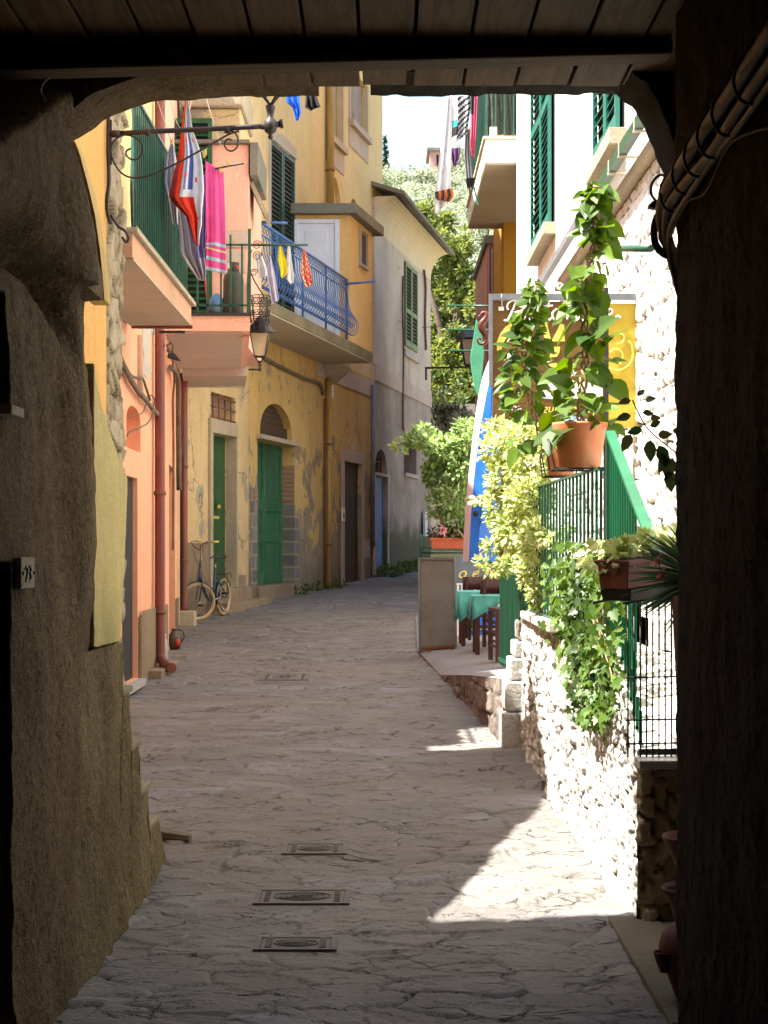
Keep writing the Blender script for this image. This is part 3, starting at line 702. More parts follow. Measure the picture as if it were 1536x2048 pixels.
# left passage wall: relief of a blind arch, a window recess and the door edge
def side_wall():
    ys=np.arange(3.9,YA+.001,.012); zs=np.arange(-.1,3.36,.014)
    Y,Z=np.meshgrid(ys,zs); px=CX-1.13*F/Y; py=HY-(Z-EYE)*F/Y
    X=np.full(Y.shape,-1.105)-.03*smooth01((Z-1.3)/.5)
    X-=.32*smooth01((Z-(2.74+.37*(Y-5.2)))/.10)                                     # upper wall leans back to the vault
    X-=.03*smooth01((6.0-Y)/.8)*0
    curve=np.array([(-60,470),(0,462),(40,470),(75,500),(102,545),(124,610),(138,680),(150,770),(158,860),(163,930)])
    cY=1.13*F/(CX-curve[:,0]); cZ=EYE+(HY-curve[:,1])*cY/F; dm=np.full(Y.shape,9.)
    for (a0,b0),(a1,b1) in zip(zip(cY,cZ),zip(cY[1:],cZ[1:])):
        dx_,dz_=a1-a0,b1-b0; tt=np.clip(((Y-a0)*dx_+(Z-b0)*dz_)/(dx_*dx_+dz_*dz_),0,1); dm=np.minimum(dm,np.hypot(Y-a0-tt*dx_,Z-b0-tt*dz_))
    X=X-.19*np.exp(-(dm/.085)**2)
    bl=np.exp(-((px-130)/14.)**2-((py-1040)/50.)**2); X=X-.03*bl
    
    rec=smooth01((22-px)/2.5)*smooth01((py-585)/6)*smooth01((808-py)/6); X=X-.22*rec
    rec=smooth01((9-px)/2)*smooth01((py-1128)/8); X=X-.25*rec
    ol=opening_left()[:-4]; oz=np.array([p[1] for p in ol]); ox=np.array([p[0] for p in ol]); k_=np.maximum.accumulate(oz)==oz; xo=np.interp(Z,oz[k_],ox[k_]*YA/YB)
    bl_=smooth01((Y-6.15)/.40)*smooth01((Z-1.3)/.3)*smooth01((3.14-Z)/.04); X=X*(1-bl_)+(xo-.012)*bl_
    X+=(fbm(Y*4,Z*3,3,3)-.5)*.045*(1-bl_)+(fbm(Y*38,Z*38,3,9)-.5)*.010
    X+=.03*smooth01((.35-Z)/.5)
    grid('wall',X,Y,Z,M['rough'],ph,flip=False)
side_wall()
def pillar():
    pts=[]  # plan path: along the passage face, round the corner, back to the arch wall
    path=[(.952,2.5),(.952,5.86),(.975,5.9),(1.9,5.92)]
    s=[];
    P=[]
    for (x0,y0),(x1,y1) in zip(path,path[1:]):
        L=math.hypot(x1-x0,y1-y0); n=max(2,int(L/.02))
        for i in range(n): P.append((x0+(x1-x0)*i/n,y0+(y1-y0)*i/n,(y1-y0)/L,-(x1-x0)/L))
    P=np.array(P); zs=np.arange(-.2,3.4,.02); m=len(zs); n=len(P)
    A=np.repeat(P[None,:,:],m,0); Z=np.repeat(zs[:,None],n,1); S=np.arange(n)[None,:]*.02+Z*0
    d=(fbm(S*5,Z*4,4,13)-.5)*.035+(fbm(S*30,Z*30,3,19)-.5)*.012
    X=A[...,0]-A[...,2]*d; Y=A[...,1]-A[...,3]*d
    # a heavier head on the pillar
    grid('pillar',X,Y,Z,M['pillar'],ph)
pillar()
# ceiling
x=-1.75
while x<1.75:
    b=MB(); w=.19+rnd.uniform(-.012,.012); b.box(x,x+w-.012,-.5+rnd.uniform(0,.1),YA+.2,3.322+rnd.uniform(-.004,.004),3.35)
    b.build('ceiling_board',M['board'],ph,bevel=.003); x+=w
b=MB(); b.hexa([(-1.8,6.1,3.196),(.98,6.1,3.266),(.98,6.235,3.266),(-1.8,6.235,3.196),(-1.8,6.1,3.318),(.98,6.1,3.318),(.98,6.235,3.318),(-1.8,6.235,3.318)])
b.build('beam',M['beam'],ph,bevel=.008)
b=MB(); b.box(-1.8,.98,4.3,4.44,3.2,3.318); b.build('beam',M['beam'],ph,bevel=.008)
# the rest of the house above the passage: floor, side walls, and an added back
b=MB(); b.box(-4.19,4.19,-4,6.54,3.36,7.39); b.build('upper_storey',M['upper'],ph)  # unseen, its height set to cast the shadow edge across the street
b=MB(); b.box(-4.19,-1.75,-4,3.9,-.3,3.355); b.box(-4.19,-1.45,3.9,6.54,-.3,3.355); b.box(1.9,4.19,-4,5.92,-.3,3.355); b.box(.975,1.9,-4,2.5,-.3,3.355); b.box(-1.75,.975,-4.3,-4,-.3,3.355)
b.build('sides_and_added_back',M['upper'],ph)  # its back wall is added to close off light behind the camera
b=MB(); b.box(-1.19,-1.08,5.22,5.405,at(0,832,5.3).z,at(0,812,5.3).z); b.build('window_sill',M['stone_lt'],ph,bevel=.004)
# house number plate
YN=1.11*F/(768-42); zc=EYE+(HY-1146)*YN/F
b=MB(); b.box(-1.112,-1.088,YN-.105,YN+.105,zc-.048,zc+.048); pn=b.build('house_number_plate',M['stone_lt'],ph,bevel=.004)
put_text('digits','23',.072,M['black'],pn,(-1.086,YN-.058,zc-.026),(0,1,0),align='LEFT',sx=1.45)
b=MB(); 
for s in (-.085,.085): b.tube([(-1.09,YN+s,zc),(-1.083,YN+s,zc)],.006,8)
b.build('screw',M['black'],pn)

# passage floor under and behind the camera
b=MB(); b.add([(-2,-4.2,-.02),(2,-4.2,-.02),(2,4.02,-.02),(-2,4.02,-.02)],[(0,1,2,3)]); tag(b.build('passage_floor',M['plinth']),kind='structure')

# cable bundle along the pillar
t=thing('cable_bundle','thick dusty bundle of cables tied along the dark right pillar','cables',(.93,5,2.7))
def cpath(dz,dx,wob=.008):
    return spline([(.93+dx,4.2,2.80+dz),(.925+dx,4.7,2.77+dz),(.925+dx,5.1,2.75+dz+wob),(.92+dx,5.5,2.735+dz),(.915+dx,5.8,2.71+dz-wob),(.93+dx,5.93,2.64+dz),(.97+dx*.5,5.98,2.52+dz),(1.01,6.0,2.40+dz)],8)
b=MB(); b.tube(cpath(.02,-.012),.021,10); b.build('cable',M['cable_d'],t)
b=MB(); b.tube(cpath(-.030,.004,-.01),.017,10); b.build('cable',M['cable_d'],t)
b=MB(); b.tube(cpath(-.066,.012,.012),.010,8); b.build('cable',M['cable_d'],t)
b=MB(); b.tube(spline([(.93,4.3,2.60),(.925,4.8,2.67),(.93,5.2,2.62),(.925,5.5,2.645),(.93,5.85,2.6)],8),.0035,6); b.build('cable',M['cable'],t)
for y in (4.55,4.85,5.08,5.3,5.52,5.76):
    b=MB(); b.tube([( .925+.042*math.cos(a), y+.01*math.sin(a), (2.735+ (5.5-y)*.04)+.062*math.sin(a)) for a in [k*6.283/14 for k in range(14)]],.005,5,closed=True); b.build('cable_tie',M['black'],t)
# looped ends and junction cluster where the bundle turns the corner
t=thing('wire_cluster','tangle of looped wires and a small bracket at the end of the cable bundle','wires',at(1320,460,5.95))
b=MB()
b.tube(spline([at(1352,380,5.9),at(1325,350,5.93),at(1305,365,5.95),at(1303,390,5.97),at(1320,405,5.97),at(1326,385,5.95)],8),.0045,6)
b.tube(spline([at(1330,400,5.96),at(1318,425,5.97),at(1308,455,5.98),at(1312,490,5.97),at(1332,510,5.96),at(1350,505,5.94)],8),.013,8)
b.tube(spline([at(1345,430,5.95),at(1322,460,5.97),at(1325,485,5.97),at(1345,495,5.95)],8),.008,8)
b.tube(spline([at(1338,505,5.96),at(1334,516,5.97),at(1342,524,5.97),at(1352,516,5.95)],6),.0035,5)
b.tube(spline([at(1322,405,5.97),at(1326,445,5.97),at(1324,470,5.97)],6),.003,5)
b.build('wire',M['cable_d'],t)
b=MB(); b.lathe([(0,.02),(.02,.015),(.034,0),(.036,-.008),(0,-.01)],at(1316,412,5.97),16); b.build('cap',M['pipe_grey'],t)
# frayed string hanging under the beam
b=MB(); b.tube(spline([at(103,154,6.2),at(88,165,6.2),at(82,182,6.2),at(92,200,6.2),at(88,210,6.2)],7),.0022,5)
tag(b.build('hanging_string',M['line']),'pale frayed string dangling under the ceiling beam','string')

# ================================================================= LEFT OUTSIDE STAIR
st=thing('stone_staircase','mossy plastered stair foot stepping down beside the archway, yellow above','stairs',(-1.3,8.0,0))
XS=-1.105
def noisy_poly(poly,amp=.008,k=5):
    return rough_line(poly+[poly[0]],amp,k)[:-1]
prof=[(6.60,-.15),(8.98,-.15),(8.95,.05),(8.88,.17),(8.74,.262),(8.43,.262),(8.42,.466),(8.1,.466),(8.09,.703),(7.83,.703),(7.82,.963),(7.57,.963),(7.58,1.185),(6.60,1.20)]
b=MB(); pp=noisy_poly(prof,.008); b.prism([(XS-.03,y,z) for y,z in pp],(-.5,0,0)); b.build('core',M['mossy'],st)
def stair_face():
    yy=np.unique(np.concatenate([np.arange(6.50,8.97,.012),np.array([7.57,7.575,7.82,7.828,8.09,8.097,8.42,8.427])])); zt=np.interp(yy,[6.5,7.57,7.575,7.82,7.828,8.09,8.097,8.42,8.427,8.74,8.88,8.97],[1.2,1.19,.963,.963,.703,.703,.466,.466,.262,.262,.17,.02])
    Y,T=np.meshgrid(yy,np.linspace(0,1,110)); zt=np.repeat(zt[None,:],110,0); Z=-.12+(zt+.12)*T
    X=XS+(fbm(Y*4,Z*3,3,3)-.5)*.045+(fbm(Y*38,Z*38,3,9)-.5)*.010+.03*smooth01((.35-Z)/.5)
    grid('side_wall',X,Y,Z,M['mossy'],st)
stair_face()
for y0,y1,z in ((8.41,8.76,.262),(8.07,8.44,.466),(7.80,8.11,.703),(7.56,7.84,.963)):
    b=MB(); b.box(XS-.52,XS+.012,y0,y1,z+.001,z+.026); b.build('tread',M['tread'],st,bevel=.005)
pol=[(6.93,1.203),(7.62,1.190),(7.70,1.4),(7.78,1.65),(7.83,1.84),(7.83,1.89),(7.72,1.93),(7.5,2.0),(7.27,2.085),(7.1,2.16),(6.93,2.30)]
b=MB(); b.prism([(XS-.010,y,z) for y,z in noisy_poly(pol,.016,9)],(-.45,0,0)); b.build('parapet',M['olive'],st,bevel=.006)
# loose broken slab at the stair foot
b=MB(); c=V(((352-768)*9.5/3600,9.5,gz(9.5)+.02)); b.hexa([c+V(p) for p in ((-.08,-.03,-.02),(.08,-.10,-.02),(.09,-.04,-.02),(-.07,.04,-.02),(-.08,-.03,.02),(.08,-.09,.008),(.09,-.04,.01),(-.07,.04,.025))])
tag(b.build('broken_slab',M['strip'],bevel=.006),'broken flat stone lying on the paving by the stair foot','stone')
# ================================================================= HOUSE A: house beside the arch, unseen gable sloped to shape the sun patch
ha=thing('gabled_house','low orange yellow house past the archway, unseen gable shaped for sunlight, raw stone corner','house',(-2.5,9.3,0))
b=MB(); b.prism([(-1.72,y,z) for y,z in ((7.3,-.2),(11.15,-.2),(11.15,5.55),(7.3,3.30))],(-3,0,0)); b.build('wall',M['orange'],ha)
b=MB(); b.prism([(-1.60,y,z) for y,z in ((7.22,3.28),(11.4,5.68),(11.4,5.76),(7.22,3.36))],(-3.3,0,0)); b.build('roof',M['roofslab'],ha)  # out of view, slope set by the edge of the sunlit paving
pts=[(60,300),(131,285),(150,283),(160,310),(176,370),(190,430),(200,500),(206,560),(209,600),(175,600)]
b=MB(); b.prism([at(x,y,6.97) for x,y in pts],(0,.16,0)); b.build('painted_arch_edge',M['paleyel'],ph)
def rubble_corner():
    path=[(-2.3,11.16),(-1.75,11.16),(-1.725,11.19),(-1.725,11.85),(-1.76,11.9),(-2.3,11.9)]; P=[]
    for (x0,y0),(x1,y1) in zip(path,path[1:]):
        L=math.hypot(x1-x0,y1-y0); n=max(1,int(L/.015))
        for i in range(n): P.append((x0+(x1-x0)*i/n,y0+(y1-y0)*i/n,(y1-y0)/L,-(x1-x0)/L))
    P=np.array(P); zs=np.arange(-.1,5.6,.02); m=len(zs); n=len(P); A=np.repeat(P[None],m,0); Z=np.repeat(zs[:,None],n,1); S=np.arange(n)[None]*.015+Z*0
    wx=S+.08*(fbm(S*4,Z*4,3,1)-.5); wz=Z+.08*(fbm(S*4,Z*4,3,6)-.5)
    F1,F2,h,h2,dx,dy=voro(wx/.21,wz/.15,3); e=F2-F1
    d=(h-.3)*.05+(h2-.5)*.05*dy+(dx*.04*(h-.5))-.03*(1-smooth01(e/.10))+(fbm(S*9,Z*9,5,8)-.5)*.06
    X=A[...,0]+A[...,2]*d; Y=A[...,1]+A[...,3]*d
    grid('stone_corner',X,Y,Z,M['rubble'],ha,{'tint':h,'dirt':1-smooth01(e/.16)})
rubble_corner()
# bracket lamp on the corner
bl=thing('street_lamp','black wrought iron lamp on a scrolled arm reaching over the lane from the stone corner','street lamp',at(215,262,11.1))
YL=11.1
def L(px,py,dy=0): return at(px,py,YL+dy)
b=MB(); b.tube([L(222,268),L(300,263),L(400,259),L(500,254),L(522,253)],.016,10); b.tube([L(224,268),L(240,267)],.022,10)
b.build('arm',M['iron'],bl)
b=MB(); b.tube(spline([L(217,222),L(216,300),L(218,360),L(214,400),L(216,430),L(222,448)],6),.012,8); b.bar(L(219,240),L(219,330),.03,.012); b.build('wall_plate',M['iron'],bl)
b=MB(); b.tube(spline([L(222,430),L(236,452),L(250,462),L(257,476),L(252,484),L(244,474)],6),.009,7); b.build('lower_hook',M['iron'],bl)
b=MB()
b.tube(spline([L(478,262),L(455,270),L(420,290),L(370,318),L(330,338),L(295,352),L(262,355),L(240,343),L(226,320),L(222,298),L(230,280),L(248,270),L(268,274),L(282,286),L(286,302),L(278,316),L(264,319),L(254,312),L(253,302),L(262,297)],7),.0062,6)
b.tube(spline([L(455,262),L(468,264),L(476,278),L(474,294),L(464,302),L(453,298),L(449,287),L(456,278),L(464,281)],7),.0058,6)
b.tube([L(296,259),L(296,272)],.02,10); b.tube([L(455,253),L(455,266)],.02,10)
b.build('scroll',M['iron'],bl)
b=MB(); c=L(541,252); b.lathe([(.0,-.085),(.012,-.08),(.016,-.065),(.010,-.055),(.035,-.035),(.045,0),(.035,.035),(.018,.05),(.022,.08),(.03,.11),(.03,.125),(0,.125)],c,20); b.tube([L(522,253),L(562,248)],.02,10); b.tube([L(560,248),L(566,247)],.028,10)
b.build('knuckle',M['iron'],bl)
b=MB()
top=V((c.x,c.y,c.z+.125))
cage=[]
for sx,sy in ((-1,-1),(1,-1),(1,1),(-1,1)):
    b.tube([top,top+V((sx*.075,sy*.075,.11)),top+V((sx*.12,sy*.12,.42))],.008,6)
b.box(top.x-.085,top.x+.085,top.y-.085,top.y+.085,top.z+.105,top.z+.118); b.box(top.x-.13,top.x+.13,top.y-.13,top.y+.13,top.z+.42,top.z+.435)
b.prism([(top.x-.15,top.y-.15,top.z+.435),(top.x+.15,top.y-.15,top.z+.435),(top.x+.15,top.y+.15,top.z+.435),(top.x-.15,top.y+.15,top.z+.435)],(0,0,.02))
b.lathe([(.19,.455),(.06,.56),(.02,.58),(.02,.62),(0,.63)],top,4)
b.build('lantern_frame',M['iron'],bl)

# ================================================================= HOUSE B: pink below, yellow above
PB=Pl(-2.2,11.8,-2.24,18.4)
hb=thing('balcony_house','salmon pink house with a yellow upper floor and a screened balcony','house',(-2.6,15,0))
hd=hole(PB,244,275,932,1362); hd=(hd[0],hd[1],.40,2.2,0,.05)
uN0,uN1=PB.hu(253),PB.hu(281); zn0=PB.hit(267,900)[1]; zn1=PB.hit(267,812)[1]
b=MB(); wall_mesh(b,PB,-.65,PB.L,-.1,3.68,[hd,(uN0,uN1,zn0,zn1,.13,.22)]); 
b.pbox(PB,uN0-.02,uN1+.02,zn0-.02,zn1+.02,-.24,-.22); body(b,PB,-.65,PB.L,-.1,3.68,3.5); b.build('wall',M['pink'],hb)
b=MB(); wall_mesh(b,PB,1.2,PB.L,3.68,6.3,[]); body(b,PB,1.2,PB.L,3.68,6.3,3.5); b.pbox(PB,-.65,1.199,3.682,5.0,-3.5,0); b.build('upper_wall',M['yellow_b'],hb)  # near end kept low, out of view, to let sun pass
b=MB(); b.pbox(PB,2.4,PB.L,6.3,7.6,-3.5,0); b.build('unseen_shade_storey',M['yellow_b'],hb)  # unseen storey, its height set for where the sunlight falls
b=MB(); b.pbox(PB,-.7,PB.L,6.301,6.38,-3.6,.12) if 0 else b.pbox(PB,1.15,2.34,6.302,6.38,-3.6,.06); b.pbox(PB,2.35,PB.L,7.602,7.7,-3.6,.10); b.build('roof',M['roofslab'],hb)
b=MB(); b.pbox(PB,hd[0],hd[1],.40,2.2,-.08,-.045); b.build('door',M['black_door'],hb)
b=MB(); b.pbox(PB,hd[0]-.03,hd[1]+.06,.33,.395,-.2,.07); b.build('door_sill',M['marble'],hb,bevel=.004)
b=MB(); wall_mesh(b,Pl(PB.pt(0,0,.035).x,PB.pt(0,0,.035).y,PB.pt(5,0,.035).x,PB.pt(5,0,.035).y),hd[1]+.08,PB.L-.02,0,1.0,[]); b.pbox(PB,hd[1]+.03,PB.L-.02,0,.95,.0,.034); b.pbox(PB,hd[1]+.5,PB.L-.1,.2,.43,.03,.16); b.build('plinth',M['plinth'],hb,bevel=.01)
b=MB(); pp=[PB.P(*q) for q in ((285,652),(306,648),(309,670),(301,665),(298,700),(300,735),(303,752),(292,757),(288,748),(287,756),(283,750),(287,715),(284,690))]; b.prism(pp,PB.n*.006); b.build('torn_plaster_patch',M['stone_lt'],hb)
b=MB(); u=PB.hu(276); b.tube([PB.pt(u,2.95,0),PB.pt(u,3.5,0)],.045,10); b.build('shadow_stripe',M['pipe_yel'] if 0 else M['fasc'],hb)  # raised brown strip stands in for a shadow stripe on the wall
def pipe(name,pts,r,mat,parent,clips=(),cr=1.18):
    b=MB(); b.tube(pts,r,12)
    o=b.build(name,mat,parent)
    if clips:
        for q in clips: c=MB(); q=V(q); c.tube([q-V((0,0,.018)),q+V((0,0,.018))],r*cr,12); c.build('clip',M['rust'],o)
    return o
XP=-2.165; YP=17.4; g=gz(17.4)
pipe('downpipe',spline([(XP,YP,7.4),(XP,YP,5),(XP,YP,3),(XP,YP,1.6),(XP-.0,YP,.62),(XP+.02,YP-.05,.50),(XP+.09,YP-.2,.445),(XP+.15,YP-.32,.43)],5),.05,M['pipe_red'],hb,[(XP,YP,.95),(XP,YP,2.1),(XP,YP,4.4)])
b=MB(); b.tube([PB.P(330,800,.05),PB.P(326,860,.05)],.03,8)
# cable garland on the pink wall
t=thing('facade_cables','bundle of brown cables swagged across the pink wall to the downpipe','cables',PB.P(290,800))
b=MB()
for a in ([(236,705),(252,738),(272,775),(290,797),(305,818),(318,830)],[(237,708),(255,748),(275,782),(294,803),(312,826),(326,832)]): b.tube(spline([PB.P(x,y,.05) for x,y in a],6),.022,7)
b.tube(spline([PB.P(x,y,.04) for x,y in ((236,706),(250,730),(262,750),(278,757),(286,758),(292,775),(300,800))],6),.012,6)
b.tube(spline([PB.P(x,y,.07) for x,y in ((297,790),(306,793),(309,805),(300,840),(285,853),(262,862),(254,872))],6),.007,5)
b.tube(spline([PB.P(x,y,.06) for x,y in ((296,792),(290,815),(281,828),(262,832),(256,836))],6),.007,5)
b.build('cable',M['cable'],t)
# balcony
bc=MB(); XO=-1.665; bc.box(-2.195,XO,11.92,15.55,3.505,3.665); bo=bc.build('balcony',M['fasc'],hb,bevel=.004)
b=MB(); b.box(-2.19,XO+.002,11.95,15.56,3.492,3.504); b.build('soffit',M['soffit'],bo)
b=MB(); b.box(-2.19,XO+.035,11.91,15.62,3.667,3.705); b.build('ledge',M['frame_stone'],bo,bevel=.006)
b=MB(); b.box(-2.18,XO+.01,15.53,15.57,3.47,3.50); b.build('drip_edge',M['pipe_red'],bo)
b=MB(); XR=-1.70
y=12.3
while y<15.5: b.box(XR-.006,XR+.006,y-.006,y+.006,3.71,4.66); y+=.105
for z in (3.76,4.66): b.box(XR-.012,XR+.012,12.27,15.52,z,z+.022)
x=-2.15
while x<XR: b.box(x-.006,x+.006,15.49,15.502,3.71,4.66); x+=.105
b.box(-2.18,XR,15.485,15.507,4.66,4.682); b.build('railing',M['iron_g'],bo)
X_,Z_=np.meshgrid(np.arange(12.33,15.46,.03),np.arange(3.73,4.63,.04)); 
grid('privacy_screen',-1.735+.018*np.sin(X_*21+np.sin(Z_*5)*1.2)+.012*(fbm(X_*5,Z_*4,3,2)-.5),X_,Z_,M['tarp_g'],bo)
# dark French window behind the balcony
u0,u1=PB.hu(345),PB.hu(345)

# ================================================================= HOUSE B2: rose house with the second balcony
PB2=Pl(-2.24,18.4,-2.66,23.4)
h2=thing('rose_house','narrow rose pink house with a gas bottle balcony over the lane','house',(-2.8,21.3,.4))
q=PB2.hu
hA=(q(338),q(350),.5,EYE+(HY-930)*19.9/F,0,.2); hB=(q(355),q(362),.55,2.75,0,.2)
b=MB(); wall_mesh(b,PB2,0,PB2.L,-.1,3.95,[hA,hB]); body(b,PB2,0.001,PB2.L,-.1,3.95,3); b.build('wall',M['pink'],h2)
b=MB(); wall_mesh(b,PB2,0,PB2.L,3.95,8.1,[]); body(b,PB2,0.001,PB2.L,3.95,8.1,3); b.build('upper_wall',M['pink2'],h2)
b=MB(); b.pbox(PB2,0,PB2.L,8.102,8.2,-3,.15); b.build('roof',M['roofslab'],h2)
for hh,m in ((hA,'door_wood'),(hB,'door_wood')):
    b=MB(); b.pbox(PB2,hh[0],hh[1],hh[2],hh[3],-.205,-.15); b.build('door',M[m],h2)
b=MB(); 
for a,c in ((hB[0]-.14,hB[0]),(hB[1],hB[1]+.16)): b.pbox(PB2,a,c,.6,2.75,0,.03)
b.pbox(PB2,hB[0]-.14,hB[1]+.16,2.752,2.9,0,.03); b.build('door_frame',M['cream'],h2)
b=MB(); b.pbox(PB2,hA[1]+.05,hB[0]-.2,.6,.95,0,.03); b.build('plinth',M['plinth'],h2)
XQ,YQ=-2.565,23.05
pipe('downpipe',spline([(XQ,YQ,3.8),(XQ,YQ,2.5),(XQ,YQ,1.2),(XQ,YQ,.75)],4),.05,M['pipe_red'],h2,[(XQ,YQ,1.4),(XQ,YQ,2.6)])
b=MB(); b.tube(spline([PB2.P(x,y,.06) for x,y in ((334,690),(345,720),(349,760),(346,800),(347,900),(346,1100))],6),.012,6); b.tube(spline([PB2.P(x,y,.08) for x,y in ((341,735),(352,745),(357,770),(357,830),(358,980))],6),.03,6); b.build('wall_cable',M['cable'],h2)
b=MB(); b.tube(spline([PB2.P(x,y,.1) for x,y in ((381,800),(390,808),(394,818),(400,806))],6),.012,6); b.build('wall_cable',M['cable'],h2)
# balcony slab
def slabpoly(pts,z0,z1): 
    b=MB(); b.prism([(x,y,z0) for x,y in pts],(0,0,z1-z0)); return b
bo2=slabpoly([(-2.25,18.5),(-1.377,18.5),(-1.70,22.3),(-2.55,22.3)],3.80,3.955).build('balcony',M['pink2'],h2)
slabpoly([(-2.25,18.56),(-1.46,18.56),(-1.77,22.25),(-2.55,22.25)],3.782,3.799).build('soffit',M['soffit2'],bo2)
slabpoly([(-2.50,22.32),(-1.70,22.32),(-1.86,24.0),(-2.66,24.0)],3.70,3.80).build('lower_slab',M['soffit2'],bo2)
b=MB(); b.bar(at(375,772,22.4),at(490,774,22.4),.03,.02); b.build('drip_edge',M['frame_stone'],bo2)
slabpoly([(-2.25,18.47),(-1.36,18.47),(-1.69,22.3),(-2.55,22.3)],3.956,3.985).build('floor_edge',M['iron'],bo2)
b=MB(); YR=18.56
for px in (352,373,395,415,442,461,484): x=(px-CX)*YR/F; b.box(x-.010,x+.010,YR-.008,YR+.008,3.985,4.70 if px!=461 else 4.80)
for z in (4.06,4.685): b.box(-2.23,-1.385,YR-.008,YR+.008,z,z+.02)
b.box(-1.402,-1.372,YR-.015,YR+.015,3.985,4.86)
for k in range(1,14):
    t=k/14; x=-1.385-.31*t; y=YR+3.7*t; b.box(x-.008,x+.008,y-.008,y+.008,3.985,4.70)
b.bar((-1.385,YR,4.695),(-1.695,YR+3.7,4.695),.02,.02); b.build('railing',M['iron_g'],bo2)
# upper block facing down the lane
b=MB(); b.box(-2.75,-1.618,21.5,23.75,3.96,6.38); 
blk=b.build('projecting_room',M['pink2'],h2)
b=MB(); b.box(-2.75,-1.60,21.42,23.8,6.382,6.43); b.box(-1.60,-1.50,21.44,23.0,6.0,6.40); b.build('room_roof',M['roofslab'],blk,bevel=.01)
b=MB(); b.box(-2.5,-1.80,22.6,24.2,6.434,7.08); b.build('attic_wall',M['ochre_pale'],h2,bevel=.02)
b=MB(); b.box(-2.55,-1.76,22.5,24.25,7.085,7.5); b.build('attic_cornice',M['frame_stone'],h2,bevel=.03)
PF=Pl(-2.75,21.498,-1.6,21.498); 
def zf(py): return EYE+(HY-py)*21.5/F
s=shutter(h2,PF,.22,.70,3.99,zf(238),.01,M['door_g'],'garden_shutter',.075)
b=MB(); b.box(-1.98,-1.63,21.47,21.499,zf(495),zf(460)); b.box(-1.98,-1.66,21.47,21.499,zf(545),zf(500)); b.build('cement_patch',M['band'],blk)
b=MB()
P_=[V((-1.60,21.7,5.97)),V((-1.60,22.35,5.97)),V((-1.43,22.35,5.60)),V((-1.43,21.7,5.60))]
for a,c in zip(P_,P_[1:]+P_[:1]): b.bar(a,c,.03,.05,up=(1,0,.4))
fw=b.build('top_hung_window',M['frame_stone'],h2); b=MB(); b.prism(P_,(.004,0,.004)); b.build('pane',M['pane'],fw)
# gas bottle, broom handle, bag, floodlight
gx=(467-CX)*18.95/F; t=thing('gas_bottle','tall grey green gas bottle standing on the rose balcony','gas bottle',(gx,18.95,3.99))
b=MB(); b.lathe([(0,0),(.105,0),(.11,.02),(.11,.40),(.10,.45),(.07,.485),(.03,.495),(0,.495)],(gx,18.95,3.985),24); b.build('body',M['gasg'],t)
b=MB(); b.lathe([(.055,.47),(.062,.48),(.062,.585),(.055,.585),(.052,.49)],(gx,18.95,3.985),20); b.build('collar',M['gasg'],t)
b=MB(); b.tube([(gx,18.95,4.46),(gx,18.95,4.53)],.018,8); b.tube([(gx+.02,18.91,4.52),(gx+.05,18.90,4.52)],.02,8); b.build('valve',M['red'],t)
b=MB(); b.box(gx-.055,gx-.02,18.884,18.889,4.50,4.56); b.build('sticker',M['white'],t)
b=MB(); b.tube([at(417,628,18.75),at(409,545,18.8)],.011,8); tag(b.build('broom_handle',M['red']),'red stick leaning inside the rose balcony railing','stick')
b=MB(); c=at(433,605,18.95); b.lathe([(0,-.12),(.07,-.12),(.085,-.05),(.07,.04),(.03,.085),(.012,.10),(0,.10)],c,14); tag(b.build('cloth_bag',M['bluebag']),'crumpled pale blue bag beside the gas bottle','bag')
t=thing('floodlight','small black floodlight lamp under the rose balcony by the downpipe','lamp',at(350,720,18.3))
b=MB(); b.tube([at(336,700,18.35),at(345,708,18.3)],.02,8); b.build('arm',M['black'],t)
b=MB(); a=at(343,712,18.3); b.hexa([a+V(p) for p in ((-.04,-.05,-.02),(.10,-.05,-.055),(.10,.05,-.055),(-.04,.05,-.02),(-.03,-.03,.03),(.035,-.03,.025),(.035,.03,.025),(-.03,.03,.03))]); b.build('head',M['black'],t,bevel=.008)
b=MB(); b.tube(spline([at(336,690,18.3),at(342,686,18.3),at(346,694,18.3),at(344,704,18.3)],5),.006,6); b.build('handle',M['black'],t)
t=thing('drying_rack','small folded white wire drying rack under the first balcony edge','rack',at(345,655,15.7))
b=MB()
for x0,x1 in ((318,333),(330,343),(342,356),(352,369)): b.tube([at(x0,648,15.7),at(x1,663,15.75)],.004,5)
b.build('wire',M['white'],t); b=MB(); b.bar(at(318,664,15.75),at(370,664,15.75),.03,.02); b.build('bar',M['iron'],t)
# hanging wire basket and wall lantern at the balcony corner
t=thing('wire_basket','dark ornate wire basket hanging at the corner of the rose balcony','basket',at(522,620,18.7))
YK=18.7; c=at(520,625,YK)
b=MB()
for k in range(8):
    a=k*6.283/8; rr=[(.105,.17),(.11,.10),(.10,0),(.085,-.10),(.07,-.20)]
    b.tube(spline([c+V((r*math.cos(a),r*math.sin(a),z)) for r,z in rr],4),.005,5)
for r,z in ((.105,.17),(.11,.08),(.098,-.03),(.085,-.12),(.07,-.2)): b.tube([c+V((r*math.cos(k*.4488),r*math.sin(k*.4488),z)) for k in range(14)],.005,5,closed=True)
for k in range(16):
    a=k*6.283/16
    for z in (.11,.0,-.09): b.tube(spiral(c+V((.1*math.cos(a),.1*math.sin(a),z)),.028,.012,0,6,7,(-math.sin(a),math.cos(a),0),(0,0,1)),.0035,4)
b.build('cage',M['iron'],t)
b=MB(); b.tube(spline([at(503,500,YK),at(498,530,YK),at(508,560,YK),at(526,590,YK),at(528,600,YK)],6),.008,6)
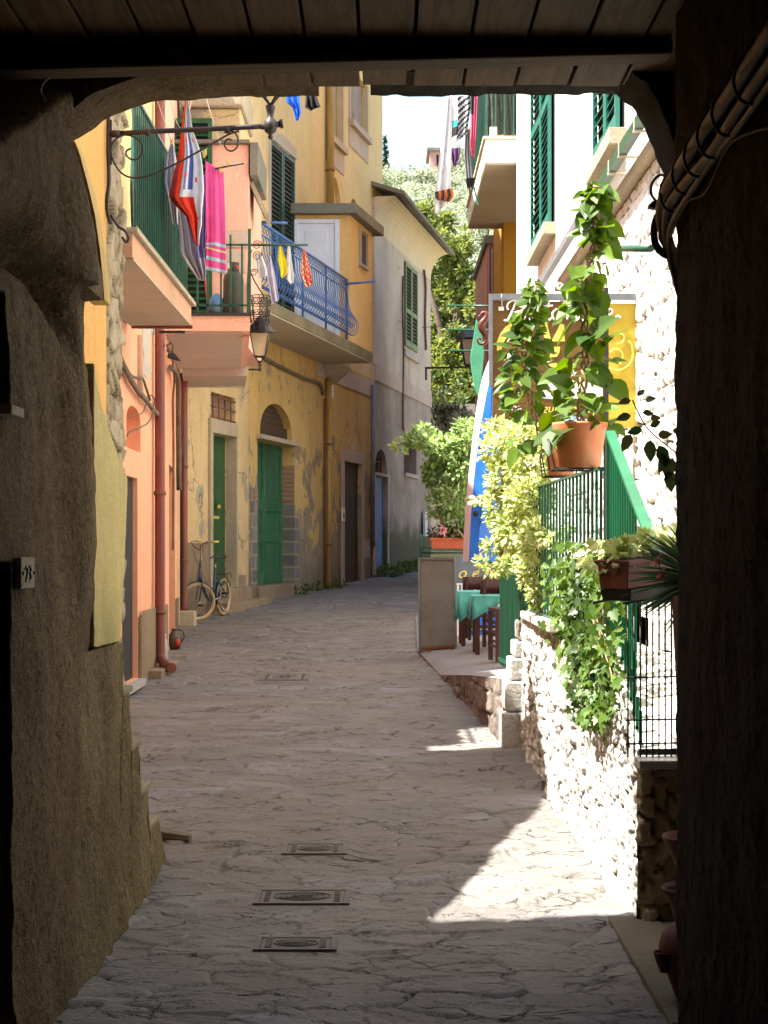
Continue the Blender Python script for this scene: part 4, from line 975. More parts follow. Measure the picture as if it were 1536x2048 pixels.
b.tube(spiral(at(514,490,YK),.05,.015,0,10,22,(1,0,0),(0,0,1)),.005,5); b.tube(spiral(at(514,512,YK),.05,.015,0,10,22,(1,0,0),(0,0,1)),.005,5); b.tube(spiral(at(508,545,YK),.04,.015,0,9,20,(1,0,0),(0,0,1)),.005,5)
b.build('hanger',M['iron'],t)
b=MB(); b.lathe([(0,-.19),(.062,-.19),(.066,-.10),(0,-.10)],c,12); b.build('pot',M['black'],t)
t=thing('wall_lantern','old glazed lantern on a short iron bracket beside the rose balcony','lantern',at(520,740,18.9))
YW=18.9; c=at(520,738,YW)
b=MB(); b.tube([at(497,739,YW),at(520,739,YW)],.01,8); b.lathe([(0,-.03),(.012,-.02),(.016,0),(.01,.02),(.02,.045),(.012,.05),(.03,.085)],c,12); b.build('bracket',M['iron'],t)
b=MB(); zb=.13; zt=.38
for sx,sy in ((-1,-1),(1,-1),(1,1),(-1,1)):
    b.tube([c+V((0,0,.06)),c+V((sx*.055,sy*.055,zb)),c+V((sx*.10,sy*.10,zt))],.006,6)
for w,z in ((.055,zb),(.10,zt)): b.tube([c+V((sx*w,sy*w,z)) for sx,sy in ((-1,-1),(1,-1),(1,1),(-1,1))],.008,6,closed=True)
b.lathe([(.17,.385),(.09,.47),(.05,.49),(.05,.53),(.02,.55),(0,.56)],c,4); b.build('frame',M['iron'],t)
b=MB(); b.hexa([c+V(p) for p in ((-.05,-.05,zb+.005),(.05,-.05,zb+.005),(.05,.05,zb+.005),(-.05,.05,zb+.005),(-.094,-.094,zt-.01),(.094,-.094,zt-.01),(.094,.094,zt-.01),(-.094,.094,zt-.01))]); b.build('glazing',M['glass'],t)

# ================================================================= HOUSE C: long ochre house
PC=Pl(-2.81,23.4,-.03,37.3); cu=PC.hu
hc=thing('ochre_house','long tall ochre house with a blue railed balcony, arched doorway and peeling ground floor','house',(-3,30,.6))
us=cu(497)
zd=lambda px,py: PC.hit(px,py)[1]
d1=(cu(421),cu(470),1.0,zd(421,865),0,.16); w1=(cu(422),cu(470),zd(422,845),zd(422,783),0,.16)
b=MB(); wall_mesh(b,PC,0,us,-.1,4.95,[d1,w1]); b.build('near_wall',M['ochre_pale'],hc)
d2=(cu(515),cu(588),zd(515,1172),zd(515,878),0,.25); a2=(cu(520),cu(584),zd(520,868),3.86,.47,.13)
d3=(cu(687),cu(722),zd(687,1166),zd(687,922),0,.07); n1=(cu(655),cu(668),zd(655,905),zd(655,872),0,.12)
uG=PC.L*(36.3-23.4)/(37.3-23.4)
b=MB(); wall_mesh(b,PC,us,uG,-.1,4.95,[d2,a2,d3,n1]); b.pbox(PC,n1[0],n1[1],n1[2],n1[3],-.14,-.12); b.build('wall',M['ochre'],hc)
# upper storeys with window openings
s1=(cu(541),cu(590),zd(541,640),zd(541,277),0,.06)
wA=(cu(655),cu(684),9.0,10.6,0,.15); wB=(cu(700),cu(733),zd(700,240),10.7,0,.15)
f1=(cu(655),cu(681),zd(655,418),zd(668,352),.5,.08); f2=(cu(700),cu(716),zd(700,425),zd(708,398),.3,.08)
b=MB(); wall_mesh(b,PC,0,uG,4.95,12.5,[s1,wA,wB,f1,f2]); wall_mesh(b,PC,uG,PC.L,8.55,12.5,[])
for h_ in (f1,f2): b.pbox(PC,h_[0]-.02,h_[1]+.02,h_[2],h_[3],-.1,-.08)
body(b,PC,0,uG,-.1,12.5,4); body(b,PC,uG,PC.L,8.55,12.5,4); b.add([PC.pt(uG,8.55),PC.pt(PC.L,8.55),PC.pt(PC.L,8.55,-4),PC.pt(uG,8.55,-4)],[(0,1,2,3)]); b.build('upper_wall',M['ochre_up'],hc)
b=MB(); b.pbox(PC,-.2,PC.L+.2,12.502,12.65,-4.2,.4); b.build('roof',M['roofslab'],hc)
# doors
b=MB(); b.pbox(PC,d1[0],d1[1],d1[2],d1[3],-.2,-.155); dd=b.build('green_door',M['door_g'],hc)
b=MB(); m=(d1[0]+d1[1])/2; b.pbox(PC,d1[0]+.12,d1[1]-.12,1.2,2.0,-.153,-.14); b.pbox(PC,d1[0]+.12,d1[1]-.12,2.15,3.05,-.153,-.14); b.build('panel',M['door_g'],dd,bevel=.006)
b=MB(); b.tube([PC.P(438,1013,-.12),PC.P(438,1013,-.08)],.03,10); b.build('handle',M['peg'],dd); b=MB(); b.pbox(PC,d1[0]+.35,d1[1]-.35,1.98,2.02,-.15,-.138); b.build('letter_slot',M['peg'],dd)
b=MB(); 
b.pbox(PC,d1[0]-.13,d1[1]+.02,d1[3],d1[3]+.2,0,.05); b.pbox(PC,d1[0]-.13,d1[0],.9,d1[3],0,.045); b.pbox(PC,d1[1]-.001,d1[1]+.07,.9,d1[3],-.14,.03); b.build('door_surround',M['frame_stone'],hc,bevel=.006)
b=MB(); b.pbox(PC,w1[0],w1[1],w1[2],w1[3]+.2,-.17,-.15); wo=b.build('barred_window',M['brick'],hc)
b=MB()
for i in range(4): u=w1[0]+(w1[1]-w1[0])*(i+.5)/4; b.tube([PC.pt(u,w1[2],-.02),PC.pt(u,w1[3],-.02)],.011,6)
for i in range(3): z=w1[2]+(w1[3]-w1[2])*(i+.6)/3; b.tube([PC.pt(w1[0]-.02,z,-.0),PC.pt(w1[1]+.02,z,-.0)],.011,6)
b.build('bar',M['rust'],wo)
def double_door(h,mat,dep,name):
    m=(h[0]+h[1])/2; dd=None; b=MB(); b.pbox(PC,h[0],h[1],h[2],h[3],-dep,-dep+.05); dd=b.build(name,mat,hc)
    b=MB()
    for a,c in ((h[0]+.02,m-.01),(m+.01,h[1]-.02)):
        H=h[3]-h[2]
        for z0,z1 in ((0,.08),(.30,.36),(.52,.60),(.93,.97)): b.pbox(PC,a,c,h[2]+H*z0,h[2]+H*z1,-dep+.052,-dep+.075)
        for e0,e1 in ((a,a+.10),(c-.10,c)): b.pbox(PC,e0,e1,h[2],h[3]-.02,-dep+.051,-dep+.072)
    b.build('framing',mat,dd,bevel=.006); return dd
dd=double_door(d2,M['door_t'],.27,'double_door')
b=MB(); b.pbox(PC,d2[0]+.28,d2[0]+.36,d2[2]+.85,d2[2]+1.25,-.19,-.18); b.build('lock_hole',M['black'],dd)
b=MB(); b.pbox(PC,d2[0]-.1,d2[1]+.1,d2[3]+.001,d2[3]+.075,-.26,.10); b.build('lintel_slab',M['frame_stone'],hc,bevel=.01)
b=MB(); b.pbox(PC,a2[0]-.05,a2[1]+.05,a2[2]-.02,a2[3],-.15,-.128); ao=b.build('fanlight_infill',M['brick_d'],hc)
b=MB(); b.pbox(PC,a2[0],a2[1],a2[2],a2[2]+.20,-.127,-.08); b.build('fanlight_boards',M['door_wood'],ao)
# brick and stone showing at the door jambs
def patch_poly(pix,w,mat,name,parent,pl=PC,th=.012,amp=.03):
    pts=[pl.hit(x,y) for x,y in pix]; ln=rough_line([(u,z) for u,z in pts]+[pts[0]],amp,7)[:-1]
    b=MB(); b.prism([pl.pt(u,z,w) for u,z in ln],pl.n*th); return b.build(name,mat,parent)
b=MB(); b.pbox(PC,d2[1]-.012,d2[1]+.02,d2[2],d2[2]+1.35,-.245,.004); b.build('jamb_stones',M['stones'],hc)
b=MB(); b.pbox(PC,d2[1]-.014,d2[1]+.02,d2[2]+1.36,d2[2]+1.95,-.245,.004); b.build('jamb_bricks',M['brick'],hc)
patch_poly([(588,1035),(596,1040),(598,1100),(600,1168),(588,1172)],.001,M['stones'],'exposed_stones',hc)
patch_poly([(500,975),(514,975),(513,1170),(502,1180),(497,1120),(501,1050)],.001,M['stones'],'exposed_stones',hc)
patch_poly([(506,980),(513,978),(513,1003),(506,1000)],.014,M['brick'],'exposed_brick',hc)
b=MB(); b.pbox(PC,d3[0],d3[1],d3[2],d3[3],-.10,-.068); dd=b.build('weathered_door',M['door_wood'],hc)
b=MB()
for a,c in ((d3[0]-.22,d3[0]),(d3[1],d3[1]+.2)): b.pbox(PC,a,c,.8,d3[3],0,.03)
b.pbox(PC,d3[0]-.22,d3[1]+.2,d3[3]+.001,d3[3]+.22,0,.032); b.pbox(PC,(d3[0]+d3[1])/2-.12,(d3[0]+d3[1])/2+.12,d3[3]+.222,d3[3]+.36,0,.034); b.build('door_surround',M['band'],hc,bevel=.005)
b=MB(); b.pbox(PC,d3[0],d3[1],.78,d3[2],-.06,.06); b.build('door_step',M['frame_stone'],hc,bevel=.01)
b=MB(); b.pbox(PC,cu(679),cu(684),zd(681,1042),zd(681,1016),.031,.06); ic=b.build('intercom',M['white'],hc); b=MB(); b.pbox(PC,cu(680.5),cu(682.5),zd(681,1036),zd(681,1026),.06,.063); b.build('button_panel',M['black'],ic)
for x0,x1,y0,y1 in ((590,594,918,930),(724,728,942,954)):
    b=MB(); b.pbox(PC,cu(x0),cu(x1),zd(x0,y1),zd(x0,y0),.0,.012); b.build('number_tile',M['stone_lt'],hc)
b=MB(); b.pbox(PC,cu(656),cu(662),zd(657,795),zd(657,768),.0,.05); b.build('junction_box',M['white'],hc)
b=MB(); b.pbox(PC,cu(728),cu(735),zd(730,1115),zd(730,1080),.0,.05); b.pbox(PC,cu(722),cu(727),zd(724,1120),zd(724,1076),.0,.04); b.build('meter_box',M['band'],hc)
b=MB(); b.pbox(PC,cu(634),uG,zd(660,762),zd(660,728),.0,.025); b.build('string_course',M['band'],hc)
for a,c,e in ((-.02,d1[0]-.16,zd(400,1085)),(d1[1]+.1,us-.2,zd(480,1150))): b=MB(); b.pbox(PC,a,c,.5,e,0,.02); b.build('cement_foot',M['plinth'],hc,bevel=.006)
b=MB(); b.pbox(PC,d1[0]-.1,d1[1]+.35,.55,.985,0,.16); b.pbox(PC,d1[0]-.3,us+.1,.5,.80,0,.34) ; b.pbox(PC,d2[0]-.1,d2[1]+.25,.55,d2[2]-.005,-.24,.06); b.build('door_step',M['plinth'],hc,bevel=.012)
# pipes
pu=cu(650); pipe('lower_pipe',[PC.pt(pu,.85,.07),PC.pt(pu,2.5,.07),PC.pt(pu,zd(650,742),.07)],.055,M['pipe_yel'],hc,[PC.pt(pu,1.6,.07),PC.pt(pu,3.4,.07)])
pu2=pu+.14; pipe('lead_pipe',[PC.pt(pu2,.8,.06),PC.pt(pu2,1.6,.06)],.05,M['pipe_grey'],hc)
pipe('thin_pipe',[PC.pt(pu-.16,.85,.04),PC.pt(pu-.16,4.2,.04)],.022,M['rust'],hc)
pipe('wall_conduit',spline([PC.P(528,716,.05),PC.P(570,738,.05),PC.P(610,757,.05),PC.P(640,768,.05),PC.P(646,790,.05)],4),.03,M['cable'],hc)
pu=cu(739); pipe('grey_pipe',[PC.pt(pu,1.55,.07),PC.pt(pu,4.8,.07)],.04,M['pipe_grey'],hc,[PC.pt(pu,1.62,.07)],1.5)
pu=cu(651); pipe('downpipe',[PC.pt(pu,6.9,.09),PC.pt(pu,12.3,.09)],.07,M['pipe_yel'],hc,[PC.pt(pu,8.3,.09),PC.pt(pu,10,.09)])
# tall louvred shutters
for a,c in ((s1[0]+.0,(s1[0]+s1[1])/2-.01),((s1[0]+s1[1])/2+.01,s1[1])): shutter(hc,PC,a,c,s1[2],s1[3],-.03,M['shut_g'],'shutter',.075,.07,False)
b=MB(); b.pbox(PC,s1[0]-.02,s1[1]+.02,s1[3]+.001,s1[3]+.06,-.03,.03); b.pbox(PC,s1[0]-.12,s1[0]-.001,s1[2],s1[3]+.03,0,.015); b.build('shutter_surround',M['stone_lt'],hc)
patch_poly([(541,268),(562,268),(580,285),(592,300),(592,316),(575,308),(541,278)],.002,M['band'],'bare_plaster_patch',hc)
for h_ in (wA,wB):
    b=MB(); b.pbox(PC,h_[0],h_[1],h_[2],h_[3],-.16,-.12); w=b.build('window',M['pane'],hc)
    b=MB(); b.pbox(PC,h_[0]-.12,h_[1]+.12,h_[2]-.12,h_[2]-.001,0,.10); b.build('sill',M['band'],w)
    b=MB(); b.pbox(PC,h_[0],h_[0]+.16,h_[2],h_[3],-.118,-.08); b.pbox(PC,h_[0]+.5,h_[1],h_[2],h_[3],-.118,-.09);b.build('inner_blind',M['grey'],w)
    b=MB(); 
    for a,c in ((h_[0]-.12,h_[0]),(h_[1],h_[1]+.12)): b.pbox(PC,a,c,h_[2],h_[3],0,.02)
    b.pbox(PC,h_[0]-.12,h_[1]+.12,h_[2]-.5,h_[2]-.122,0,.02)
    b.build('frame',M['band'],w)
# rounded corbel under the balcony
c=PC.P(655,735,0); b=MB(); b.lathe([(.0,-.35),(.18,-.28),(.34,-.14),(.42,-.03),(.42,.03),(0,.03)],(c.x,c.y,4.80),20); b.build('corbel',M['frame_stone'],hc)
# balcony C
OX=lambda y:-6.57+.2*y
def faX(y): return -7.49+.2*y
so=slabpoly([(OX(24.0),24.0),(OX(31.85),31.85),(faX(31.95)-.03,31.95),(faX(24.5)-.03,24.5)],4.83,5.0).build('balcony_slab',M['slab'],hc,bevel=.012)
slabpoly([(OX(24.1)-.01,24.1),(OX(31.8)-.012,31.8),(faX(31.9),31.9),(faX(24.6),24.6)],4.81,4.828).build('soffit',M['soffit'],so)
ro=MB(); A0=V((OX(24.0)-.05,24.0,0)); A1=V((OX(30.0)-.05,30.0,0)); d=(A1-A0); Lr=d.length; du=d.normalized(); dn=V((du.y,-du.x,0))
def RP(s,z,w=0): p=A0+du*s+dn*w; return V((p.x,p.y,z))
for z,r in ((6.02,.022),(5.86,.012),(5.16,.014)): ro.tube([RP(0,z),RP(Lr,z)],r,6)
for s in (0,Lr*.25,Lr*.5,Lr*.75,Lr): ro.tube([RP(s,5.0),RP(s,6.03)],.018,6)
rr=ro.build('blue_railing',M['blue_rail'],hc)
b=MB(); n=int(Lr/.155)
for i in range(n):
    s=(i+.5)*Lr/n
    b.tube(spline([RP(s,5.86),RP(s,5.78,.03),RP(s,5.62,.04),RP(s,5.45,.10),RP(s,5.30,.20),RP(s,5.18,.21),RP(s,5.08,.14),RP(s,5.10,.05)],3),.0075,5)
    b.tube(spiral(RP(s,5.94),.05,.05,0,6.0,9,du,(0,0,1)),.007,4)
    b.tube(spiral(RP(s,5.24,.10),.045,.02,0,7.5,9,dn,(0,0,1)),.007,4)
b.build('balusters',M['blue_rail'],rr)
b=MB()
for i in range(7):
    t=(i+.5)/7; p0=RP(0,0)+(-dn)*(.85*t); 
    b.tube([V((p0.x,p0.y,5.86)),V((p0.x,p0.y,5.5))+(-du)*.08,V((p0.x,p0.y,5.2))+(-du)*.18,V((p0.x,p0.y,5.05))+(-du)*.05],.0085,5)
e=RP(0,0)-dn*.85
b.tube([RP(0,6.02),V((e.x,e.y,6.02))],.02,6); b.tube([RP(0,5.86),V((e.x,e.y,5.86))],.012,6)
for i in range(8):
    p0=RP(Lr,0)+(-dn)*(.1*i)
    b.tube(spline([V((p0.x,p0.y,5.95)),V((p0.x,p0.y,5.7))+du*.05,V((p0.x,p0.y,5.35))+du*.22,V((p0.x,p0.y,5.12))+du*.25,V((p0.x,p0.y,5.02))+du*.1],4),.0085,5)
b.build('end_balusters',M['blue_rail'],rr)
for p,q in ((at(505,444,24),at(575,446,24)),(at(690,568,29.9),at(751,563,29.9))): b=MB(); b.tube([p,q],.02,6); b.build('line_pole',M['blue_rail'],rr)
# porch
za=lambda py,Y: EYE+(HY-py)*Y/F
PPa=Pl(-1.52,30.02,-.567,30.02)
b=MB(); b.prism([(-1.52,30.02,5.002),(-.567,30.02,5.002),(-.215,31.8,5.002),(-1.16,31.9,5.002)],(0,0,2.1)); po=b.build('porch',M['porch'],hc)
b=MB(); b.prism([(-1.6,29.85,7.104),(-.46,29.85,7.104),(.0,32.1,7.104),(-1.2,32.2,7.104)],(0,0,.17)); b.build('porch_roof',M['roofslab'],po,bevel=.012)
dz0=5.004; dz1=za(447,30)
b=MB(); b.pbox(PPa,.02,.76,dz0,dz1,.0,.02); do=b.build('white_door',M['door_white'],po)
b=MB()
for a,c,e,f in ((0.0,.09,dz0,dz1+.07),(.70,.78,dz0,dz1+.07),(.09,.70,dz1,dz1+.07)): b.pbox(PPa,a,c,e,f,.021,.05)
b.build('door_frame',M['door_white'],do,bevel=.006)
b=MB(); b.pbox(PPa,.2,.58,dz0+1.15,dz1-.1,.021,.03); b.pbox(PPa,.2,.58,dz0+.2,dz0+.95,.021,.03); b.build('panel',M['door_white'],do,bevel=.006)
b=MB(); b.tube([PPa.pt(.64,dz0+1.0,.02),PPa.pt(.64,dz0+1.0,.07),PPa.pt(.70,dz0+1.0,.07)],.012,6); b.build('handle',M['iron'],do)
PPb=Pl(-.567,30.02,-.215,31.8); u0,u1=PPb.hu(719),PPb.hu(731)
b=MB(); b.pbox(PPb,u0,u1,za(527,30.9),za(466,30.9),.001,.006); w=b.build('window',M['door_wood'],po); b=MB()
for a,c in ((u0-.08,u0),(u1,u1+.05)): b.pbox(PPb,a,c,za(530,30.9),za(463,30.9),0,.04)
b.pbox(PPb,u0-.08,u1+.05,za(463,30.9),za(458,30.9),0,.04); b.pbox(PPb,u0-.08,u1+.05,za(535,30.9),za(530,30.9),0,.06); b.build('frame',M['frame_stone'],w)

# ================================================================= GREY HOUSE
PG=Pl(-.19,36.25,1.13,43.55); gu=PG.hu; gz_=lambda px,py: PG.hit(px,py)[1]
hg=thing('grey_house','weathered grey lilac house with olive shutters and coved eave at the bend','house',(-.5,40,.9))
bd=(gu(750),gu(774),gz_(750,1138),gz_(750,950),0,.09); bf=(gu(750),gu(774),gz_(750,944),gz_(760,898),.45,.2); gw=(gu(808),gu(833),gz_(808,945),gz_(808,868),0,.3)
b=MB(); wall_mesh(b,PG,0,PG.L,-.1,5.05,[bd,bf,gw]); b.build('wall',M['grey'],hg)
b=MB(); wall_mesh(b,PG,0,PG.L,5.05,8.6,[]); body(b,PG,0,PG.L,-.1,8.6,4.5); b.build('upper_wall',M['grey_up'],hg)
b=MB(); b.pbox(PG,0,PG.L,4.92,5.22,0,.03); b.build('string_course',M['band'],hg)
b=MB(); n=8
prof=[(.0,8.0)]+[(.42*(1-math.cos(k/n*math.pi/2)),8.0+.62*math.sin(k/n*math.pi/2)) for k in range(1,n+1)]+[(.0,8.62)]
b.prism([PG.pt(0,z,w) for w,z in prof],PG.u*PG.L); b.build('coved_eave',M['cream'],hg)
b=MB(); b.hexa([PG.pt(-.1,8.62,.62),PG.pt(PG.L+.35,8.62,.55),PG.pt(PG.L+.35,9.6,-2.5),PG.pt(-.1,9.6,-2.5),PG.pt(-.1,8.70,.62),PG.pt(PG.L+.35,8.70,.55),PG.pt(PG.L+.35,9.7,-2.5),PG.pt(-.1,9.7,-2.5)]); b.build('roof',M['roofslab'],hg)
b=MB(); b.pbox(PG,bd[0],bd[1],bd[2],bd[3],-.13,-.088); b.build('blue_door',M['door_blue'],hg)
b=MB(); b.pbox(PG,bf[0],bf[1],bf[2],bf[3],-.21,-.18); fo=b.build('fanlight',M['pane'],hg); b=MB()
for k in range(4): u=bf[0]+(bf[1]-bf[0])*(k+.5)/4; b.tube([PG.pt(u,bf[2],-.1),PG.pt(u,bf[3],-.1)],.014,5)
b.tube([PG.pt(bf[0],bf[2]+.25,-.1),PG.pt(bf[1],bf[2]+.25,-.1)],.014,5); b.build('bar',M['rust'],fo)
b=MB(); b.pbox(PG,bd[0]-.08,bd[1]+.08,bd[3]+.001,bf[2]-.001,-.1,.04)
for a,c in ((bd[0]-.18,bd[0]-.001),(bd[1]+.001,bd[1]+.16)): b.pbox(PG,a,c,1.0,bd[3],0,.025)
b.build('door_surround',M['band'],hg)
b=MB(); b.pbox(PG,gw[0],gw[1],gw[2],gw[3],-.31,-.28); w=b.build('window',M['dark'],hg); b=MB(); b.pbox(PG,gw[0]-.05,gw[1]+.05,gw[2]-.08,gw[2]-.001,-.2,.06); b.pbox(PG,gw[0]-.08,gw[1]+.08,gw[3]+.001,gw[3]+.12,-.02,.03); b.build('frame',M['band'],w)
ga,gb=gu(808),gu(832); gm=(ga+gb)/2
for a,c in ((ga,gm-.01),(gm+.01,gb)): shutter(hg,PG,a,c,gz_(808,690),gz_(808,522),.01,M['shut_olive'],'shutter',.085,.08)
b=MB(); b.pbox(PG,ga-.15,gb+.15,gz_(808,712),gz_(808,699),0,.07); b.build('sill',M['stone_lt'],hg)
b=MB(); b.tube(spline([PG.P(806,552,.04),PG.P(805,620,.04),PG.P(807,700,.04),PG.P(806,780,.04),PG.P(806,860,.04)],4),.022,5); b.build('wall_cable',M['cable_d'],hg); b=MB(); b.tube(spline([PG.P(848,540,.04),PG.P(851,575,.04),PG.P(850,640,.04),PG.P(852,700,.04)],4),.03,5); b.build('wall_cable',M['cable_d'],hg)
b=MB(); b.pbox(PG,gu(776),gu(779),gz_(777,966),gz_(777,950),0,.02); b.build('number_tile',M['stone_lt'],hg)
b=MB(); b.pbox(PG,gu(842),gu(847),gz_(843,1072),gz_(843,1024),.05,.1); b.build('notice_board',M['white'],hg)
# street lamp between the grey house and the terrace
t=thing('far_lantern','dark lantern on a thin arm beyond the grey house','lantern',at(850,735,40))
b=MB(); b.tube([at(850,736,40),at(945,734,40)],.025,6); b.tube([at(852,735,40),at(852,760,40)],.025,6); b.build('arm',M['iron'],t)
b=MB(); c=at(936,734,40); W=.16
for sx,sy in ((-1,-1),(1,-1),(1,1),(-1,1)): b.tube([c+V((sx*.07,sy*.07,.05)),c+V((sx*W,sy*W,.62))],.02,5)
b.lathe([(.30,.63),(.12,.85),(0,.92)],c,4); b.lathe([(.0,-.02),(.1,.05),(0,.06)],c,6); b.build('frame',M['iron'],t)
b=MB(); b.hexa([c+V(p) for p in ((-.06,-.06,.07),(.06,-.06,.07),(.06,.06,.07),(-.06,.06,.07),(-.15,-.15,.60),(.15,-.15,.60),(.15,.15,.60),(-.15,.15,.60))]); b.build('glazing',M['glass'],t)
# ================================================================= LAUNDRY
GL='washing hung out on the left'
def towel(r,c):                                # red border, white frame, blue and white field with dots
    if c<.30 or (r>.66 and c<.72): return 0
    if c<.36 or (r>.62 and c<.74): return 1
    if c<.44: return 3 if (int(r*26)%6==1 and .38<c<.43) else 2
    if c<.5: return 1
    if c<.66: return 4 if .35<r<.8 else 2
    if .66<c<.9: return 1 if int(r*34)%9 or c>.8 or c<.74 else 3
    return 1
YT=13.6
cloth('patterned_towel',[(372,196),(364,250),(356,310),(345,360),(338,394),(352,412),(372,432),(384,470),(393,492)],[(376,196),(386,262),(400,300),(405,330),(408,380),(404,420),(403,450),(399,470),(397,494)],YT,[M['c_red'],M['c_white'],M['c_slate'],M['c_red'],M['c_blue']],'red bordered towel with white and blue squares, hanging before the green balcony','towel',GL,rows=60,cols=30,fold=.03,nf=1.6,colf=towel,seed=1)
cloth('pink_towel',[(411,322),(411,400),(413,470),(412,510),(412,540)],[(447,344),(450,420),(451,480),(452,520),(453,548)],YT+.15,[M['c_pink'],M['c_pink2'],M['c_sky'],M['c_cream']],'bright pink towel with pale blue and yellow bands along its lower edge','towel',GL,rows=60,cols=20,fold=.008,nf=1.6,
      colf=lambda r,c:(2 if .72<r-.06*(c<.5)*(.5-c)<.745 or .86<r<.895 or r>.965 else 3 if .78<r<.80 else 1 if c<.42 and (c>.2 or r>.5) else 0),seed=2)
cloth('ribbed_top',[(341,288),(331,320),(327,365),(334,392),(345,450),(352,448)],[(346,288),(352,318),(356,360),(356,400),(356,430),(357,450)],YT+.2,M['shirt_grey'],'grey ribbed top pegged by its hem at the left of the washing','top',GL,fold=.02,nf=3,seed=3)
cloth('pale_sheet',[(352,330),(352,420),(356,470),(358,505),(375,530),(398,560)],[(384,330),(385,420),(402,470),(410,520),(412,545),(410,562)],YT+.45,[M['c_white'],M['c_pale'],M['c_lilac']],'long pale grey and lilac sheet hanging lowest behind the red bordered towel','sheet',GL,fold=.05,nf=3.2,colf=lambda r,c:0 if c<.4 else 1 if c<.7 or r>.8 else 2,seed=4,rows=30,cols=24)
cloth('blue_towel',[(400,350),(399,430),(399,490)],[(411,350),(412,430),(411,500)],YT+.3,M['c_lilac'],'narrow violet blue towel between the patterned and pink ones','towel',GL,fold=.02,nf=2,seed=5)
def peg(px,py,Y,lab):
    b=MB(); c=at(px,py,Y)
    for s in (-1,1): b.bar(c+V((s*.004,0,-.03)),c+V((s*.009,0,.035)),.007,.01)
    b.tube([c+V((-.012,0,.005)),c+V((.012,0,.005))],.004,5)
    tag(b.build('clothes_peg',M['peg']),lab,'clothes peg','yellow clothes pegs on the left washing')
for px,py,dy,lab in ((343,285,.2,'yellow peg holding the grey ribbed top'),(408,308,.1,'yellow peg at the left corner of the pink towel'),(441,338,.12,'left peg of the pair at the right corner of the pink towel'),(457,328,.12,'upright peg right of the pink towel on the bare rod'),(411,304,.3,'yellow peg above the violet blue towel')): peg(px,py,YT+dy,lab)
def line(pts,lab,r=.0035,mat='line',cat='clothes line',n=5,name='clothes_line'):
    b=MB(); b.tube(spline([at(*p) for p in pts],n),r,5); tag(b.build(name,M[mat]),lab,cat)
line([(307,180,YT+.2),(343,283,YT+.2)],'thin line running up from the grey ribbed top'); line([(337,180,YT+.2),(356,250,YT),(408,308,YT+.1)],'line slanting down behind the patterned towel to the pink one')
line([(408,180,YT+.1),(434,268,YT+.1),(456,330,YT+.12)],'pale line running down from the arch to the upright peg'); line([(388,180,YT+.4),(375,236,YT)],'line holding the top corner of the red bordered towel')
line([(430,338,YT+.12),(458,332,YT+.12),(488,327,YT+.12)],'short dark rod end sticking out beside the pink towel',.008,'iron','rod',name='drying_rod')
line([(476,335,YT+.12),(473,358,YT+.12),(462,370,YT+.12)],'loose thin cord dangling from the rod end beside the pink towel')
# rod with small washing under the blue balcony
YS=18.9; b=MB(); b.tube([at(497,490,YS),at(616,490,YS)],.013,6); tag(b.build('drying_rod',M['iron_g']),'dark rod of small washing reaching out from the rose balcony','rod')
GS='small washing on the dark rod'
cloth('white_sleeve',[(537,514),(533,550),(540,585),(545,608)],[(541,512),(549,545),(556,590),(558,600)],YS,M['c_lav'],'long lilac white sleeve hanging lowest from the dark rod','garment',GS,fold=.03,nf=1.5,seed=6)
cloth('yellow_sock',[(558,492),(556,520),(560,540),(562,556)],[(562,492),(572,520),(575,545),(566,556)],YS,M['c_yellow'],'bright yellow sock on the dark rod','sock',GS,fold=.02,nf=1.3,seed=7)
cloth('white_sock',[(575,492),(574,525),(573,558),(580,568)],[(580,492),(583,520),(588,550),(587,566)],YS,M['c_white'],'white sock just right of the yellow one','sock',GS,fold=.02,nf=1.3,seed=8)
cloth('flowered_garment',[(606,500),(603,525),(603,550),(612,575)],[(610,498),(615,520),(621,545),(625,570)],YS,[M['c_rose'],M['c_cream'],M['c_red']],'small red flowered garment at the end of the dark rod','garment',GS,fold=.03,nf=2,colf=lambda r,c:int((math.sin(r*23)+math.sin(c*9+r*11))*1.2+5)%3,seed=9,rows=30)
cloth('white_cloth',[(512,510),(515,545),(518,560)],[(522,505),(533,535),(534,552)],YS+.1,M['c_white'],'folded white cloth on the rod nearest the rose balcony','cloth',GS,fold=.02,nf=1.5,seed=10)
# washing at the top under the arch
cloth('blue_shirt',[(571,190),(573,205),(585,215),(592,242)],[(598,190),(600,208),(602,225),(597,240)],15.,M['c_royal'],'royal blue garment peeping out under the top of the arch','garment','washing at the top of the arch',fold=.03,seed=11)
cloth('black_shirt',[(611,190),(610,215),(622,222)],[(632,190),(641,214),(630,216)],15.2,M['c_black'],'black garment peeping out under the top of the arch, right of the blue one','garment','washing at the top of the arch',fold=.04,seed=12)
